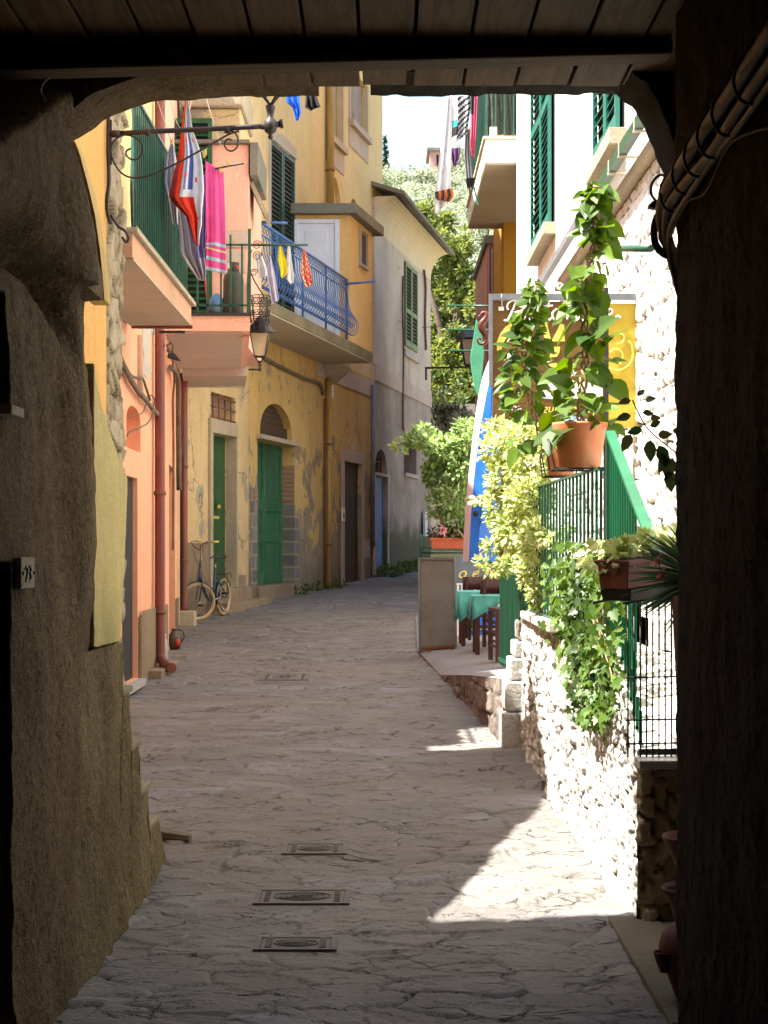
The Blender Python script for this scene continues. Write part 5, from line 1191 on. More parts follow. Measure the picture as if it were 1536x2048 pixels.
# right hand washing, high by the terrace balcony
GR='washing hung high on the right'; YH=26.5
cloth('white_sheet',[(893,190),(886,260),(876,340),(869,400),(868,430)],[(905,190),(904,260),(902,340),(901,390),(900,402)],YH,[M['c_white'],M['c_pale']],'long white sheet, leftmost and lowest of the high washing','sheet',GR,fold=.06,nf=2,colf=lambda r,c:1 if .45<c<.6 and r<.7 else 0,seed=13,rows=30)
cloth('brown_cloth',[(869,384),(871,397),(878,400)],[(905,376),(908,392),(900,404)],YH-.1,[M['c_brown'],M['c_orange'],M['c_black']],'brown striped cloth bunched at the foot of the white sheet','cloth',GR,fold=.05,nf=3,colf=lambda r,c:(0,2,0,1)[int(c*12)%4],seed=14,rows=8,cols=24)
cloth('striped_shirt',[(897,196),(900,235),(900,262),(899,293)],[(940,190),(941,215),(936,250),(934,268)],YH+.3,[M['c_white'],M['c_black'],M['c_teal']],'white shirt with dark diagonal stripes and a teal block','shirt',GR,fold=.05,nf=2,colf=lambda r,c:2 if (r>.5 and r<.66 and c<.4) else (1 if (r>.66 and r<.85 and c<.45) else (1 if int((r*14+c*4))%2==0 and c>.4 else 0)),seed=15,rows=34,cols=20)
cloth('dark_trousers',[(896,298),(900,312),(907,332)],[(921,294),(919,315),(911,333)],YH+.2,M['c_purple'],'dark plum garment hanging under the striped shirt','garment',GR,fold=.05,seed=16)
cloth('grey_trousers',[(930,260),(928,310),(932,350),(935,378)],[(940,255),(941,310),(944,350),(949,375)],YH+.5,M['c_grey'],'long grey leg hanging right of the striped shirt','trousers',GR,fold=.03,seed=17)
cloth('rose_shirt',[(941,190),(941,250),(940,290),(944,315)],[(955,190),(953,240),(950,290),(949,317)],YH+.1,[M['c_rose'],M['c_black']],'rose pink garment nearest the green balcony','garment',GR,fold=.03,colf=lambda r,c:1 if r<.3 and c<.6 else 0,seed=18)
cloth('black_cloth',[(931,357),(934,375)],[(949,355),(949,371)],YH+.4,M['c_black'],'small black cloth hanging beneath the grey trouser leg','cloth',GR,fold=.02,seed=19,rows=6)
cloth('teal_cloth',[(946,372),(951,395),(955,410)],[(949,372),(954,395),(957,410)],YH+.6,M['c_teal'],'thin teal strip of cloth under the right washing','cloth',GR,fold=.01,seed=20)
# ================================================================= WHITE HOUSE ON THE RIGHT
PR=Pl(1.9,7.0,1.9,25.8,flip=True); ru=PR.hu
hr=thing('white_house','tall sunlit white house on the right with teal louvred shutters','house',(3,16,0))
b=MB(); b.box(1.93,6,7.0,19.0,-.5,4.3); b.box(1.9,6,7.0,25.8,4.301,11.5); b.box(1.9,6,19.001,25.8,-.5,4.3); b.build('wall',M['rustwhite'],hr)
b=MB(); b.box(1.6,6.2,6.9,25.9,11.502,11.7); b.build('roof',M['roofslab'],hr)
def rustic():
    ys=np.arange(7.02,19,.022); zs=np.arange(.6,4.27,.012); Y,Z=np.meshgrid(ys,zs)
    wz=Z+.02*(fbm(Y*2,Z*2,3,3)-.5); c=wz/.19; f=c-np.floor(c); row=np.floor(c)
    n1=fbm(Y*6+row*7,Z*9,4,12); n2=fbm(Y*22,Z*30,3,30)
    d=.024+.004*smooth01(1-abs(f-.5)*2)+(n2-.5)*.010
    jt=(1-smooth01(np.minimum(f,1-f)/(.07+.22*smooth01((n1-.55)*8))))*smooth01((fbm(Y*2.5+row*3,Z*2,3,60)-.30)*7)*smooth01((fbm(Y*8,Z*14,4,61)-.36)*8)
    pit=smooth01((fbm(Y*12,Z*16,4,44)-.57)*14)
    d-=.024*jt+.026*pit
    grid('rusticated_render',1.9-np.maximum(d,-.02),Y,Z,M['dash'],hr,{'tint':n2,'dirt':np.clip(jt*1.1+pit,0,1)},flip=True)
rustic()
b=MB(); b.box(1.80,1.899,7.02,19.0,4.272,4.36); b.build('ledge',M['frame_stone'],hr,bevel=.008)
b=MB(); b.box(1.70,1.76,10.2,15.6,4.42,4.50); b.build('awning_rail',M['rail_d'],hr)
b=MB(); b.box(1.70,1.76,15.62,24.5,4.44,4.51); b.build('gutter',M['pipe_grey'],hr)
b=MB(); 
for y in (11.5,12.2,13.0,13.6,14.4): b.box(1.69,1.899,y,y+.03,4.40,4.415); b.box(1.695,1.70,y,y+.03,4.41,4.51)
b.build('rail_bracket',M['line'],hr)
for (y0,y1,z0,z1,nm) in ((20.0,22.1,5.2,8.6,'a'),(14.2,15.6,4.9,7.6,'b')):
    m=(y0+y1)/2; b=MB(); b.box(1.885,1.899,y0,y1,z0,z1); w=b.build('window',M['dark'],hr)
    u0,u1,um=y0-7,y1-7,m-7
    shutter(w,PR,u0,um-.01,z0,z1,.04,M['shut_bright'],'shutter',.085,.07,True,ang=.0)
    shutter(w,PR,um+.01,u1,z0,z1,.04,M['shut_bright'],'shutter',.085,.07,True,ang=.03)
    b=MB(); b.box(1.76,1.899,y0-.12,y1+.12,z0-.16,z0-.03); b.build('sill',M['frame_stone'],w,bevel=.006)
    b=MB(); 
    b.box(1.84,1.899,y1+.06,y1+.075,z0+.35,z0+.47)
    b.build('latch',M['iron'],w)
# balcony at the far corner
b=MB(); b.box(1.45,2.6,25.82,31.1,7.08,7.42); bo=b.build('balcony',M['rustwhite'],hr,bevel=.01)
b=MB(); b.box(1.46,2.6,25.84,31.08,7.06,7.079); b.build('soffit',M['soffit'],bo); b=MB(); b.box(1.42,2.6,25.79,31.12,7.422,7.46); b.build('coping',M['cream'],bo)
b=MB(); x=1.47
while x<1.95: b.box(x-.012,x+.012,25.84,25.86,7.46,8.6); x+=.13
y=25.9
while y<31: b.box(1.455,1.475,y-.012,y+.012,7.46,8.6); y+=.25
b.box(1.45,1.98,25.835,25.865,8.6,8.64); b.box(1.45,1.48,25.85,31,8.6,8.64); b.build('railing',M['iron_g'],bo)
A_,B_=np.meshgrid(np.linspace(0,1,40),np.linspace(0,1,24)); 
grid('tarpaulin',1.49+.46*A_,25.90+.02*np.sin(A_*22+B_*3)+.02*(fbm(A_*6,B_*5,3,1)-.5),7.50+1.1*B_,M['tarp'],bo)
A_,B_=np.meshgrid(np.linspace(0,1,90),np.linspace(0,1,24))
grid('tarpaulin',1.50+.02*np.sin(A_*60+B_*3),25.9+5.1*A_,7.2+1.4*B_,M['tarp'],bo)
b=MB(); b.box(1.52,1.62,25.83,25.93,7.47,7.60); b.build('flower_pot',M['white'],bo); 
# houses further up on the right
b=MB(); b.box(2.03,7,30.5,33.4,0,11); ho=b.build('far_ochre_house',M['ochre_deep']); tag(ho,'deep ochre house end wall just past the white house balcony','house')
hp=thing('pink_end_house','faded pink house with white quoins and dark pipes beyond the ochre one','house',(3,35,0))
b=MB(); b.box(1.93,7,33.5,38,0,7.2); b.build('wall',M['pinkfar'],hp); b=MB(); b.box(1.88,7.1,33.4,38.1,7.202,7.35); b.build('roof',M['roofslab'],hp)
b=MB(); b.tube([(2.08,33.42,.6),(2.08,33.42,7.1)],.05,8); b.tube([(1.95,33.40,.6),(1.95,33.40,7.1)],.035,8); b.build('downpipe',M['pipe_red'],hp)
b=MB(); b.box(1.98,2.02,33.47,33.499,0,7.1); b.box(2.15,2.26,33.47,33.499,0,7.1); b.build('white_strip',M['white'],hp)

# ================================================================= RUBBLE WALL, STAIR, RAILINGS
PW=Pl(1.10,7.6,.965,12.35,flip=True)
sw=thing('rubble_wall','sunlit rough stone retaining wall on the right with cut blocks at its far end','wall',(1.1,10,0))
def wtop(y): return np.minimum(.70+.56*(y-7.6),1.10)
def rubble_wall():
    us=np.arange(0,PW.L+.01,.013); ts=np.linspace(0,1,110); U,T=np.meshgrid(us,ts); Y0=7.6+U*PW.u.y
    zb=np.interp(Y0,_GY,_GZ)-.08; Z=zb+(wtop(Y0)-zb)*T
    wu=U+.16*(fbm(U*4,Z*5,4,3)-.5); wz=Z+.10*(fbm(U*4,Z*5,4,7)-.5)
    F1,F2,h,h2,dx,dy=voro(wu/.16,wz/.085,5); e=F2-F1
    G1,G2,g,_,_,_=voro(wu/.06+3,wz/.035,15); ge=G2-G1
    d=.02+(h-.4)*.010+(h2-.5)*.02*dx+(g-.5)*.008+(fbm(U*12,Z*22,5,8)-.5)*.04
    cr=(1-smooth01(e/.20))*smooth01((fbm(U*6,Z*9,4,77)-.47)*9); cr2=(1-smooth01(ge/.24))*smooth01((fbm(U*9,Z*12,3,78)-.52)*9)
    d-=.035*cr+.014*cr2; d+=.04*smooth01((.16-T)/.16)
    X=1.10+PW.u.x*U-d; Y=Y0
    grid('sunny_face',X,Y,Z,M['rock'],sw,{'tint':np.clip(h*.7+g*.3,0,1),'dirt':np.clip(cr+.6*cr2,0,1)},flip=True)
    # shaded end looking at the arch
    us=np.arange(-.02,.82,.013); U,T=np.meshgrid(us,np.linspace(-.1,.665,60)); Z=T
    wu=U+.08*(fbm(U*6,Z*3,4,33)-.5); F1,F2,h,h2,dx,dy=voro(wu/.055,(Z+.1*fbm(U*4,Z*4,3,35))/.13,25); e=F2-F1
    d=(h-.4)*.05+(fbm(U*25,Z*12,4,28)-.5)*.04-.04*(1-smooth01(e/.14))
    grid('shaded_end',1.085+U,7.60-d-.02,Z,M['rubble_e'],sw,{'tint':h,'dirt':.6*(1-smooth01(e/.2))},flip=False)
rubble_wall()
ys=np.linspace(7.66,12.3,40)
b=MB(); top=[(1.10,float(y),float(wtop(y))) for y in ys]
for (x,y,z),(x2,y2,z2) in zip(top,top[1:]):
    xa=1.10-.14*(y-7.6)/4.75; xb=1.10-.14*(y2-7.6)/4.75
    b.add([(xa-.02,y,z),(xb-.02,y2,z2),(xb+.28,y2,z2),(xa+.28,y,z)],[(0,1,2,3)])
b.build('limewashed_top',M['rustwhite'],sw)
b=MB(); b.box(.93,1.26,10.2,12.36,1.102,1.15); b.build('cap',M['stone_lt'],sw,bevel=.008)
b=MB(); b.box(1.12,1.89,7.66,12.35,-.1,.66); b.box(1.12,1.89,9.6,13.8,.662,1.09); b.build('core',M['plinth'],sw)
for x0,x1,y0,y1,Y in ((1004,1062,1425,1502,12.40),(1010,1058,1362,1423,12.42),(1019,1056,1316,1360,12.45),(1028,1060,1282,1314,12.48),(1037,1062,1242,1280,12.5)):
    a=at(x0,y1,Y); c=at(x1,y0,Y); b=MB(); b.box(a.x,c.x+.05,Y,Y+.35,a.z,c.z-.004); b.build('cut_block',M['white_dash'],sw,bevel=.014)
b=MB(); b.box(1.06,1.9,7.47,7.72,.668,.705); b.build('marble_cap',M['marble'],sw,bevel=.006)
stp=thing('garden_steps','white limewashed steps rising behind the green railing','stairs',(1.55,8.5,.66))
for k in range(7): 
    b=MB(); b.box(1.30,1.86,7.75+k*.27,8.04+k*.27+.3,.664,.80+k*.15); b.build('step',M['rustwhite'],stp,bevel=.01)
# iron grille over the end of the wall
gr=thing('bar_grille','dark iron grille of thin beaded bars standing on the marble cap','grille',(1.25,7.6,.7))
b=MB(); X=1.03; k=0
while X<1.6:
    z0=.706; b.tube([(X,7.60,z0),(X,7.60,1.375)],.0042,6)
    z=z0+.05+(.04 if k%2 else 0)
    while z<1.36: b.lathe([(0,-.006),(.0075,0),(0,.006)],(X,7.60,z),6); z+=.085
    X+=.0262; k+=1
b.build('bars',M['iron'],gr)
b=MB()
for z in (.76,.86,1.04,1.372): b.tube([(1.02,7.60,z),(1.6,7.60,z+.012)],.0045,6)
b.build('cross_bar',M['iron'],gr)
b=MB()
for k in range(7):
    y=7.66+k*.095; z=float(wtop(y))+.02; b.box(1.085,1.10,y,y+.012,z,z+.14); b.box(1.085,1.10,y,y+.095,z,z+.012)
b.build('stepped_edge',M['rail_g'],gr)
# railing along the wall top
rl=thing('green_railing','green iron railing with slender bars and bright flat handrail along the stone wall','railing',(1.05,10,1.1))
def rx(y): return float(np.interp(y,[7.4,9,12.3,13.9],[1.115,1.07,.985,.90]))
b=MB(); y=8.9
while y<12.3:
    x=rx(y); z0=1.12; b.box(x-.007,x+.007,y-.007,y+.007,z0,1.98); y+=.15
while y<13.9: x=rx(y); b.box(x-.012,x+.012,y-.02,y+.02,.68,1.95 if y<12.6 else 1.50); y+=.075
b.build('bars',M['rail_d'],rl)
b=MB()
for a,c in ((8.9,12.3),): b.bar((rx(a),a,1.98),(rx(c),c,1.98),.03,.012); b.bar((rx(a),a,1.16),(rx(c),c,1.16),.03,.012)
b.bar((rx(12.5),12.5,1.5),(rx(13.9),13.9,1.5),.035,.02); b.bar((rx(12.5),12.5,.72),(rx(13.9),13.9,.72),.035,.03)
b.build('rails',M['rail_d'],rl)
b=MB(); y=7.98
while y<8.85:
    x=1.115; zt=1.62+.36*(y-7.44)/1.0; b.box(x-.006,x+.006,y-.006,y+.006,float(wtop(y))+.02,zt); y+=.085
b.build('stair_bars',M['rail_g'],rl)
b=MB(); b.bar((1.118,7.36,1.56),(1.112,8.86,2.155),.050,.02); b.build('handrail',M['rail_g'],rl,bevel=.003)
b=MB(); b.box(1.095,1.125,8.86,8.89,.9,2.14); b.build('post',M['rail_d'],rl)
x_=(1212-CX)*11.2/F; b=MB(); b.box(x_-.015,x_+.015,11.19,11.22,1.1,3.2); b.build('tall_post',M['iron'],rl)
b=MB(); b.tube([at(1228,497,11.0),at(1302,497,9.6)],.02,8); b.build('cross_pipe',M['rail_d'],rl)
b=MB(); b.tube(spiral(at(1120,572,12.9),.03,.008,2,13,26,(1,0,0),(0,0,1)),.005,5); b.tube([at(1128,575,12.9),at(1130,592,12.9)],.005,5); b.build('scroll',M['white'],rl)

# ================================================================= TERRACE
def terrace():
    Ys=np.array([12.7,14.5,17,19.3,24,30]); XL=np.array([.845,.72,.53,.36,.42,.9]); ZL=np.array([.655,.55,.372,.47,.635,.82]); ZR=np.array([.655,.63,.605,.61,.66,.83])
    y=np.linspace(12.7,30,90); s=np.linspace(0,1,30); Y=np.repeat(y[:,None],30,1); xl=np.interp(Y,Ys,XL); zl=np.interp(Y,Ys,ZL); zr=np.interp(Y,Ys,ZR); S=np.repeat(s[None,:],90,0)
    grid('terrace_floor',xl+(1.9-xl)*S,Y,zl+(zr-zl)*np.sqrt(S),M['terrace'],None,base=(1.2,18,.5))
    bpy.data.objects['terrace_floor']['kind']='structure'
    y=np.arange(12.55,19.3,.02); t=np.linspace(0,1,40); Y,T=np.meshgrid(y,t); x=np.interp(Y,Ys,XL); zt=np.interp(Y,Ys,ZL); Z=-.05+np.interp(Y,_GY,_GZ)*0+ (zt+.05)*T
    F1,F2,h,h2,dx,dy=voro((Y+.1*fbm(Y*3,Z*3,3,1))/.33,Z/.17+.04*fbm(Y*2,Z*2,2,4),35,.5); e=F2-F1
    d=(h-.4)*.03-.03*(1-smooth01(e/.1))+(fbm(Y*20,Z*20,4,3)-.5)*.025
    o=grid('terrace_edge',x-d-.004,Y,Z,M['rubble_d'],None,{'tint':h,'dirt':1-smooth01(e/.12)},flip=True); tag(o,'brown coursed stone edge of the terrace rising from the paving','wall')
M['terrace']=plaster('terrace cement',(.27,.26,.27),(.21,.20,.21),stain=(.15,.14,.13),streak=.2,bump=.2)
M['rubble_d']=stone_mat('dark brown masonry',(.15,.12,.105),(.23,.19,.165))  # darker brown than the rubble corner
terrace()
t=thing('steel_panel','grey painted steel panel with rusty foot standing at the terrace corner','panel',at(875,1305,18.9))
Q=[at(839,1303,19.0),at(912,1300,18.7),at(910,1117,18.7),at(838,1117,19.0)]
dq=V((.01,.03,0)); b=MB(); b.hexa([Q[0],Q[1],Q[1]+dq,Q[0]+dq,Q[3],Q[2],Q[2]+dq,Q[3]+dq]); pn=b.build('sheet',M['steel'],t)
b=MB(); o_=V((0,-.006,0))
for a,c in ((0,1),(1,2),(2,3),(3,0)): b.bar(Q[a]+o_,Q[c]+o_,.022,.022,up=(0,1,0))
b.build('frame',M['steel'],t); b=MB(); b.bar(at(845,1296,18.96),at(908,1293,18.68),.03,.035,up=(0,1,0)); b.build('rusty_edge',M['rust'],t)
b=MB(); b.box(.45,.66,18.7,18.95,.44,.48); b.tube(spline([at(895,1312,18.6),at(900,1302,18.6),at(912,1302,18.6),at(918,1312,18.6)],4),.012,6); b.tube([at(860,1303,18.8),at(856,1312,18.7)],.02,6); b.build('foot',M['rust'],t)
# slate board with lettering, blue fronted counter behind
YB2=20.4; t=thing('slate_board','slate grey board with yellow handwriting behind the terrace tables','sign',at(965,1165,YB2))
a=at(912,1168,YB2); c=at(1040,1112,YB2); b=MB(); b.box(a.x,c.x,YB2,YB2+.03,a.z,c.z); b.build('board',M['chalk'],t)
put_text('handwriting','o e Mangia',.185,M['yellet'],t,at(914,1156,YB2-.004),(1,0,0),shear=.35,extrude=.001)
t=thing('blue_counter','white framed counter front with blue panels at the back of the terrace','counter',at(950,1290,20.3))
YC=20.3; b=MB(); a=at(912,1292,YC); c=at(1010,1168,YC); b.box(a.x,c.x,YC+.02,YC+.05,a.z,c.z); b.build('panel',M['blue'],t)
b=MB()
for px in (916,924,950,1000): x=(px-CX)*YC/F; b.box(x-.012,x+.012,YC-.01,YC+.018,a.z,c.z)
for py in (1292,1257,1211,1168): z=EYE+(HY-py)*YC/F; b.box(a.x,c.x,YC-.014,YC+.018,z-.010,z+.010)
b.build('frame',M['white'],t); b=MB(); q0=at(927,1253,YC-.02); q1=at(948,1213,YC-.02); b.box(q0.x,q1.x,YC-.02,YC-.012,q0.z,q1.z); b.build('green_pane',M['door_g'],t)
def table(cx,cy,z0,h,w,dp,label,overh,paper=True):
    t=thing('cafe_table',label,'table',(cx,cy,z0),'terrace tables'); b=MB(); b.box(cx-w/2,cx+w/2,cy-dp/2,cy+dp/2,z0+h-.03,z0+h); b.build('top',M['chairwood'],t)
    for sx in (-1,1):
        for sy in (-1,1):
            b=MB(); x=cx+sx*(w/2-.04); y=cy+sy*(dp/2-.04); b.box(x-.022,x+.022,y-.022,y+.022,z0,z0+h-.03); b.build('leg',M['chairwood'],t)
    b=MB(); zt=z0+h+.004; W,D=w/2+.01,dp/2+.01; r=random.Random(int(cx*100))
    c=[(-W,-D),(W,-D),(W,D),(-W,D)]
    b.add([(cx+x,cy+y,zt) for x,y in c],[(0,1,2,3)])
    for i in range(4):
        (x0,y0),(x1,y1)=c[i],c[(i+1)%4]; n=12; vs=[]; 
        for k in range(n+1):
            s=k/n; x=x0+(x1-x0)*s; y=y0+(y1-y0)*s; nx,ny=(y1-y0),-(x1-x0); l=math.hypot(nx,ny); nx/=l; ny/=l
            dr=overh*(.45+.75*abs(s-.5)*2); o=.02+.015*math.sin(k*2.1+i)
            vs+= [(cx+x,cy+y,zt),(cx+x+nx*o,cy+y+ny*o,zt-dr)]
        b.add(vs,[(2*k,2*k+1,2*k+3,2*k+2) for k in range(n)],True)
    o=b.build('draped_cloth',M['teal_cloth'],None,solid=.003); tag(o,'turquoise cloth draped over the '+label.split(' with ')[0],'tablecloth','turquoise tablecloths')
    if paper:
        b=MB(); b.box(cx+W*.05,cx+W*.8,cy-D-.045,cy-D-.042,zt-.22,zt-.07); tag(b.build('paper_sheet',M['white']),'white paper sheet hanging on the '+label.split(' with ')[0],'paper','paper table sheets')
    return t
table(.98,18.2,.59,.54,.46,.6,'farther terrace table with its cloth corners hanging low',.26,False)
table(1.02,16.6,.60,.53,.42,.5,'nearer terrace table beside the dark green bars with its cloth pulled aside',.18,True)
def chair(cx,cy,z0,rz,label):
    t=thing('wooden_chair',label,'chair',(0,0,0),'dark wooden chairs on the terrace')
    b=MB(); b.box(-.19,.19,-.19,.19,.42,.45); b.build('seat',M['chairwood'],t,bevel=.006)
    for sx in (-1,1):
        b=MB(); b.box(sx*.17-.018,sx*.17+.018,-.19,-.155,0,.42); b.build('leg',M['chairwood'],t)
        b=MB(); b.box(sx*.17-.018,sx*.17+.018,.155,.19,0,.66); b.build('leg',M['chairwood'],t)
    b=MB()
    for z in (.12,.24): b.box(-.16,.16,-.185,-.165,z,z+.02); b.box(-.16,.16,.165,.185,z,z+.02); b.box(-.18,-.16,-.16,.16,z+.03,z+.05); b.box(.16,.18,-.16,.16,z+.03,z+.05)
    b.build('stretcher',M['chairwood'],t)
    b=MB(); n=8; vs=[]
    for k in range(n+1):
        s=k/n; x=-.21+.42*s; y=.17+.03*math.sin(s*math.pi); vs+=[(x,y,.52),(x,y,.66),(x,y+.02,.52),(x,y+.02,.66)]
    fs=[]
    for k in range(n): a=4*k; e=a+4; fs+=[(a,e,e+1,a+1),(a+2,a+3,e+3,e+2),(a+1,e+1,e+3,a+3),(a,a+2,e+2,e)]
    b.add(vs,fs,True); b.build('backrest',M['chairwood'],t)
    t.location=(cx,cy,z0); t.rotation_euler=(0,0,rz); return t
chair(1.06,19.1,.60,0.05,'dark wooden chair behind the farther turquoise table, only its curved back showing')
chair(1.17,17.5,.60,.1,'dark wooden chair between the two turquoise tables, close to the green bars')
chair(1.10,15.2,.62,-1.45,'dark wooden chair nearest the camera, its legs beside the green bars')
# planter rail
t=thing('planter_rail','dark iron rail with shelf carrying flower boxes above the steel panel','railing',at(900,1112,21.2))
YP_=21.2; b=MB(); a=lambda x,y:at(x,y,YP_)
b.tube([a(843,1068),a(843,1118)],.02,6); b.tube([a(955,1090),a(955,1118)],.015,6)
for y in (1096,1106,1116): b.tube([a(843,y),a(975,y)],.010,6)
for x in (850,985): b.tube([a(x,1112),at(x,1290,YP_)],.015,6)
b.build('frame',M['iron_g'],t); b=MB(); q0=at(845,1098,YP_+.1); b.box(q0.x,q0.x+.75,YP_-.05,YP_+.25,q0.z-.02,q0.z-.005); b.build('shelf',M['iron_g'],t)
def fbox(x0,x1,y0,y1,Y,mat,label,dp=.18,name='flower_box'):
    a=at(x0,y1,Y); c=at(x1,y0,Y); b=MB(); i=.018
    b.hexa([(a.x+i,Y+i,a.z),(c.x-i,Y+i,a.z),(c.x-i,Y+dp-i,a.z),(a.x+i,Y+dp-i,a.z),(a.x,Y,c.z),(c.x,Y,c.z),(c.x,Y+dp,c.z),(a.x,Y+dp,c.z)])
    t=thing(name,label,'planter',((a.x+c.x)/2,Y,a.z)); b.build('box',M[mat],t,bevel=.004)
    b=MB(); b.box(a.x-.008,c.x+.008,Y-.008,Y+dp+.008,c.z-.022,c.z+.002); b.build('rim',M[mat],t,bevel=.004)
    b=MB(); b.box(a.x+.01,c.x-.01,Y+.01,Y+dp-.01,c.z+.003,c.z+.01); b.build('soil',M['soil'],t); return t
fbox(861,945,1076,1097,21.1,'box_or','orange red flower box on the iron rail under the leafy vine')
fbox(950,985,1092,1108,21.1,'white','small white trough beside the orange red flower box',.12)

# ================================================================= SIGN
YS_=13.4
sg=thing('restaurant_sign','large restaurant board coloured brown for shade and yellow for sun, white handwriting, behind climbing plants','sign',at(1130,865,YS_))
a=at(985,868,YS_); c=at(1213,603,YS_); b=MB(); b.box(a.x,c.x,YS_,YS_+.025,a.z,c.z); b.build('shaded_brown_panel',M['sign'],sg)  # dark brown stands in for shade on the left of the board
a=at(1213.5,855,YS_); c=at(1277,607,YS_); b=MB(); b.box(a.x,c.x,YS_+.004,YS_+.012,a.z,c.z); b.build('sunlit_yellow_panel',M['sign_sunlit'],sg)  # yellow stands in for the sunlit right of the same board
b=MB(); q=at(978,600,YS_); q2=at(1279,588,YS_); b.box(q.x,q2.x,YS_-.02,YS_+.03,q.z,q2.z); q=at(978,772,YS_); q2=at(985,600,YS_); b.box(q.x,q2.x,YS_-.02,YS_+.03,q.z,q2.z-.0); q=at(1277,900,YS_); q2=at(1281,600,YS_); b.box(q.x,q2.x,YS_-.01,YS_+.03,q.z,q2.z); b.build('frame',M['pipe_grey'],sg)
def stroke(b,pts,r=.0085,n=4): b.tube(spline([at(x,y,YS_-.006) for x,y in pts],n),r,6)
b=MB()
for s in ([(1008,640),(1013,642),(1019,634),(1026,618),(1031,604)],[(1016,620),(1014,611),(1022,602),(1036,600),(1048,604),(1051,613),(1043,621),(1029,625)],[(1031,625),(1036,636),(1044,642),(1051,636),(1058,620)],[(1058,620),(1056,634),(1060,640),(1067,634),(1074,619)],
 [(1074,619),(1080,627),(1077,638),(1069,638)],[(1077,638),(1086,630),(1098,603)],[(1098,603),(1092,630),(1097,640),(1105,635)],[(1087,613),(1106,611)],[(1114,617),(1105,626),(1108,639),(1118,639),(1123,628),(1118,618),(1125,622),(1133,617)],[(1133,617),(1137,622),(1134,639)],[(1137,622),(1144,618)],
 [(1160,620),(1150,620),(1145,632),(1150,640),(1158,636),(1162,619)],[(1162,619),(1161,636),(1167,640),(1172,620)],[(1172,620),(1172,640)],[(1172,628),(1180,619),(1185,624),(1184,638),(1191,638),(1200,603)],[(1200,603),(1197,634),(1204,640),(1210,634)],[(1191,614),(1208,612)],[(1212,632),(1224,626),(1222,618),(1213,622),(1213,636),(1222,640),(1236,632),(1241,636)]): stroke(b,s)
b.lathe([(0,-.008),(.008,-.004),(.008,.004),(0,.008)],at(1062,609,YS_-.006),8,axis='y')
b.build('script_lettering',M['whilet'],sg)
def Z48(pts): return [(970+x/4.8,580+y/4.8) for x,y in pts]
b=MB()
for p in ([(268,304),(200,350),(145,415),(114,500),(114,570),(130,625),(150,652),(152,600),(165,540),(190,480),(225,440),(285,470),(278,400),(270,350)],[(530,330),(545,308),(595,310),(632,480),(575,480)],[(640,492),(722,322),(760,330),(765,492)],[(640,545),(722,545),(715,600),(690,640),(620,648)],[(600,712),(690,700),(695,742),(640,740)],[(190,655),(300,545),(240,655)],[(1080,560),(1130,560),(1130,650),(1090,700),(1070,640)],[(780,760),(850,700),(860,720),(800,785)]):
    b=MB(); pp=Z48(p); b.prism([at(x,y,YS_-.004) for x,y in pp],(0,.003,0)); b.build('yellow_emblem',M['yellet'],sg)
b=MB(); 
for p in ([(1380,490),(1410,540),(1420,610),(1405,680),(1370,730),(1310,765),(1240,770),(1195,750)],[(1200,600),(1240,570),(1290,580),(1320,620),(1315,680),(1280,720)],[(1300,420),(1335,450),(1320,500),(1270,520)]): stroke(b,Z48(p),.007)
b.build('pale_emblem',M['yellet'],sg)
b=MB()
for cx_,cy_ in ((1107.5,745.5),(1127,746.5),(1147,747)):
    b.prism([at(cx_+7.5*(1 if k%2==0 else .42)*math.sin(k*math.pi/5),cy_-7.5*(1 if k%2==0 else .42)*math.cos(k*math.pi/5),YS_-.004) for k in range(10)],(0,.003,0))
b.prism([at(x,y,YS_-.004) for x,y in ((1082,770),(1095,757),(1130,757),(1160,765),(1205,765),(1205,797),(1100,798),(1080,790))],(0,.003,0)); b.build('white_boat_emblem',M['whilet'],sg)
b=MB(); b.prism([at(x,y,YS_-.0035) for x,y in ((1080,772),(1080,795),(1095,798),(1090,780))],(0,.002,0)); b.prism([at(x,y,YS_-.0035) for x,y in ((1087,835),(1150,832),(1206,848),(1206,866),(1090,866))],(0,.002,0)); b.build('blue_sea_emblem',M['c_sky'],sg)
put_text('slogan','guida ai sapori',.092,M['yellet'],sg,at(1084,825,YS_-.006),(1,0,0),shear=.25,extrude=.001); put_text('slogan','una',.092,M['whilet'],sg,at(1008,823,YS_-.006),(1,0,0),shear=.25,extrude=.001)
b=MB(); q=at(997,621,YS_-.01); b.box(q.x,q.x+.04,YS_-.012,YS_-.008,q.z,q.z+.028); b.tube([at(1003,588,YS_-.02),at(1004,618,YS_-.01)],.003,5); b.build('small_tag',M['white'],sg)
# ---- boat, jade boards, seahorse
def Z366(pts): return [(840+x/3.66,560+y/3.66) for x,y in pts]
bt=thing('upright_boat','blue and pale lilac wooden boat standing on end beside the sign','boat',at(955,1110,16.2))
lv=[560,640,720,820,950,1100,1300,1500,1700,1900,2060]
E=[np.interp(lv,[560,700,900,1050,1300,1600,1800,2060],[519,462,420,402,372,342,326,318]),
   np.interp(lv,[560,700,820,1100,1400,1780,2060],[521,520,492,440,402,370,360]),
   np.interp(lv,[560,760,1000,1300,1500,1800,2060],[522,523,520,492,466,430,425]),
   np.interp(lv,[560,760,1000,1300,1500,1800,2060],[523,560,600,600,590,575,570])]
DY=[.25,0,-.03,.10]
def epl(k,extra=0): return [at(840+x/3.66,560+l/3.66,15.9+DY[k]*(i/10*.8+.2)) for i,(x,l) in enumerate(zip(E[k],lv))]
for k,nm,mt in ((0,'pale_side','boatpink'),(1,'blue_side','blue'),(2,'blue_side','blue')):
    A,B_=epl(k),epl(k+1); b=MB(); b.add(A+B_,[(i,i+1,len(A)+i+1,len(A)+i) for i in range(len(A)-1)],False); b.build(nm,M[mt],bt,solid=.01)
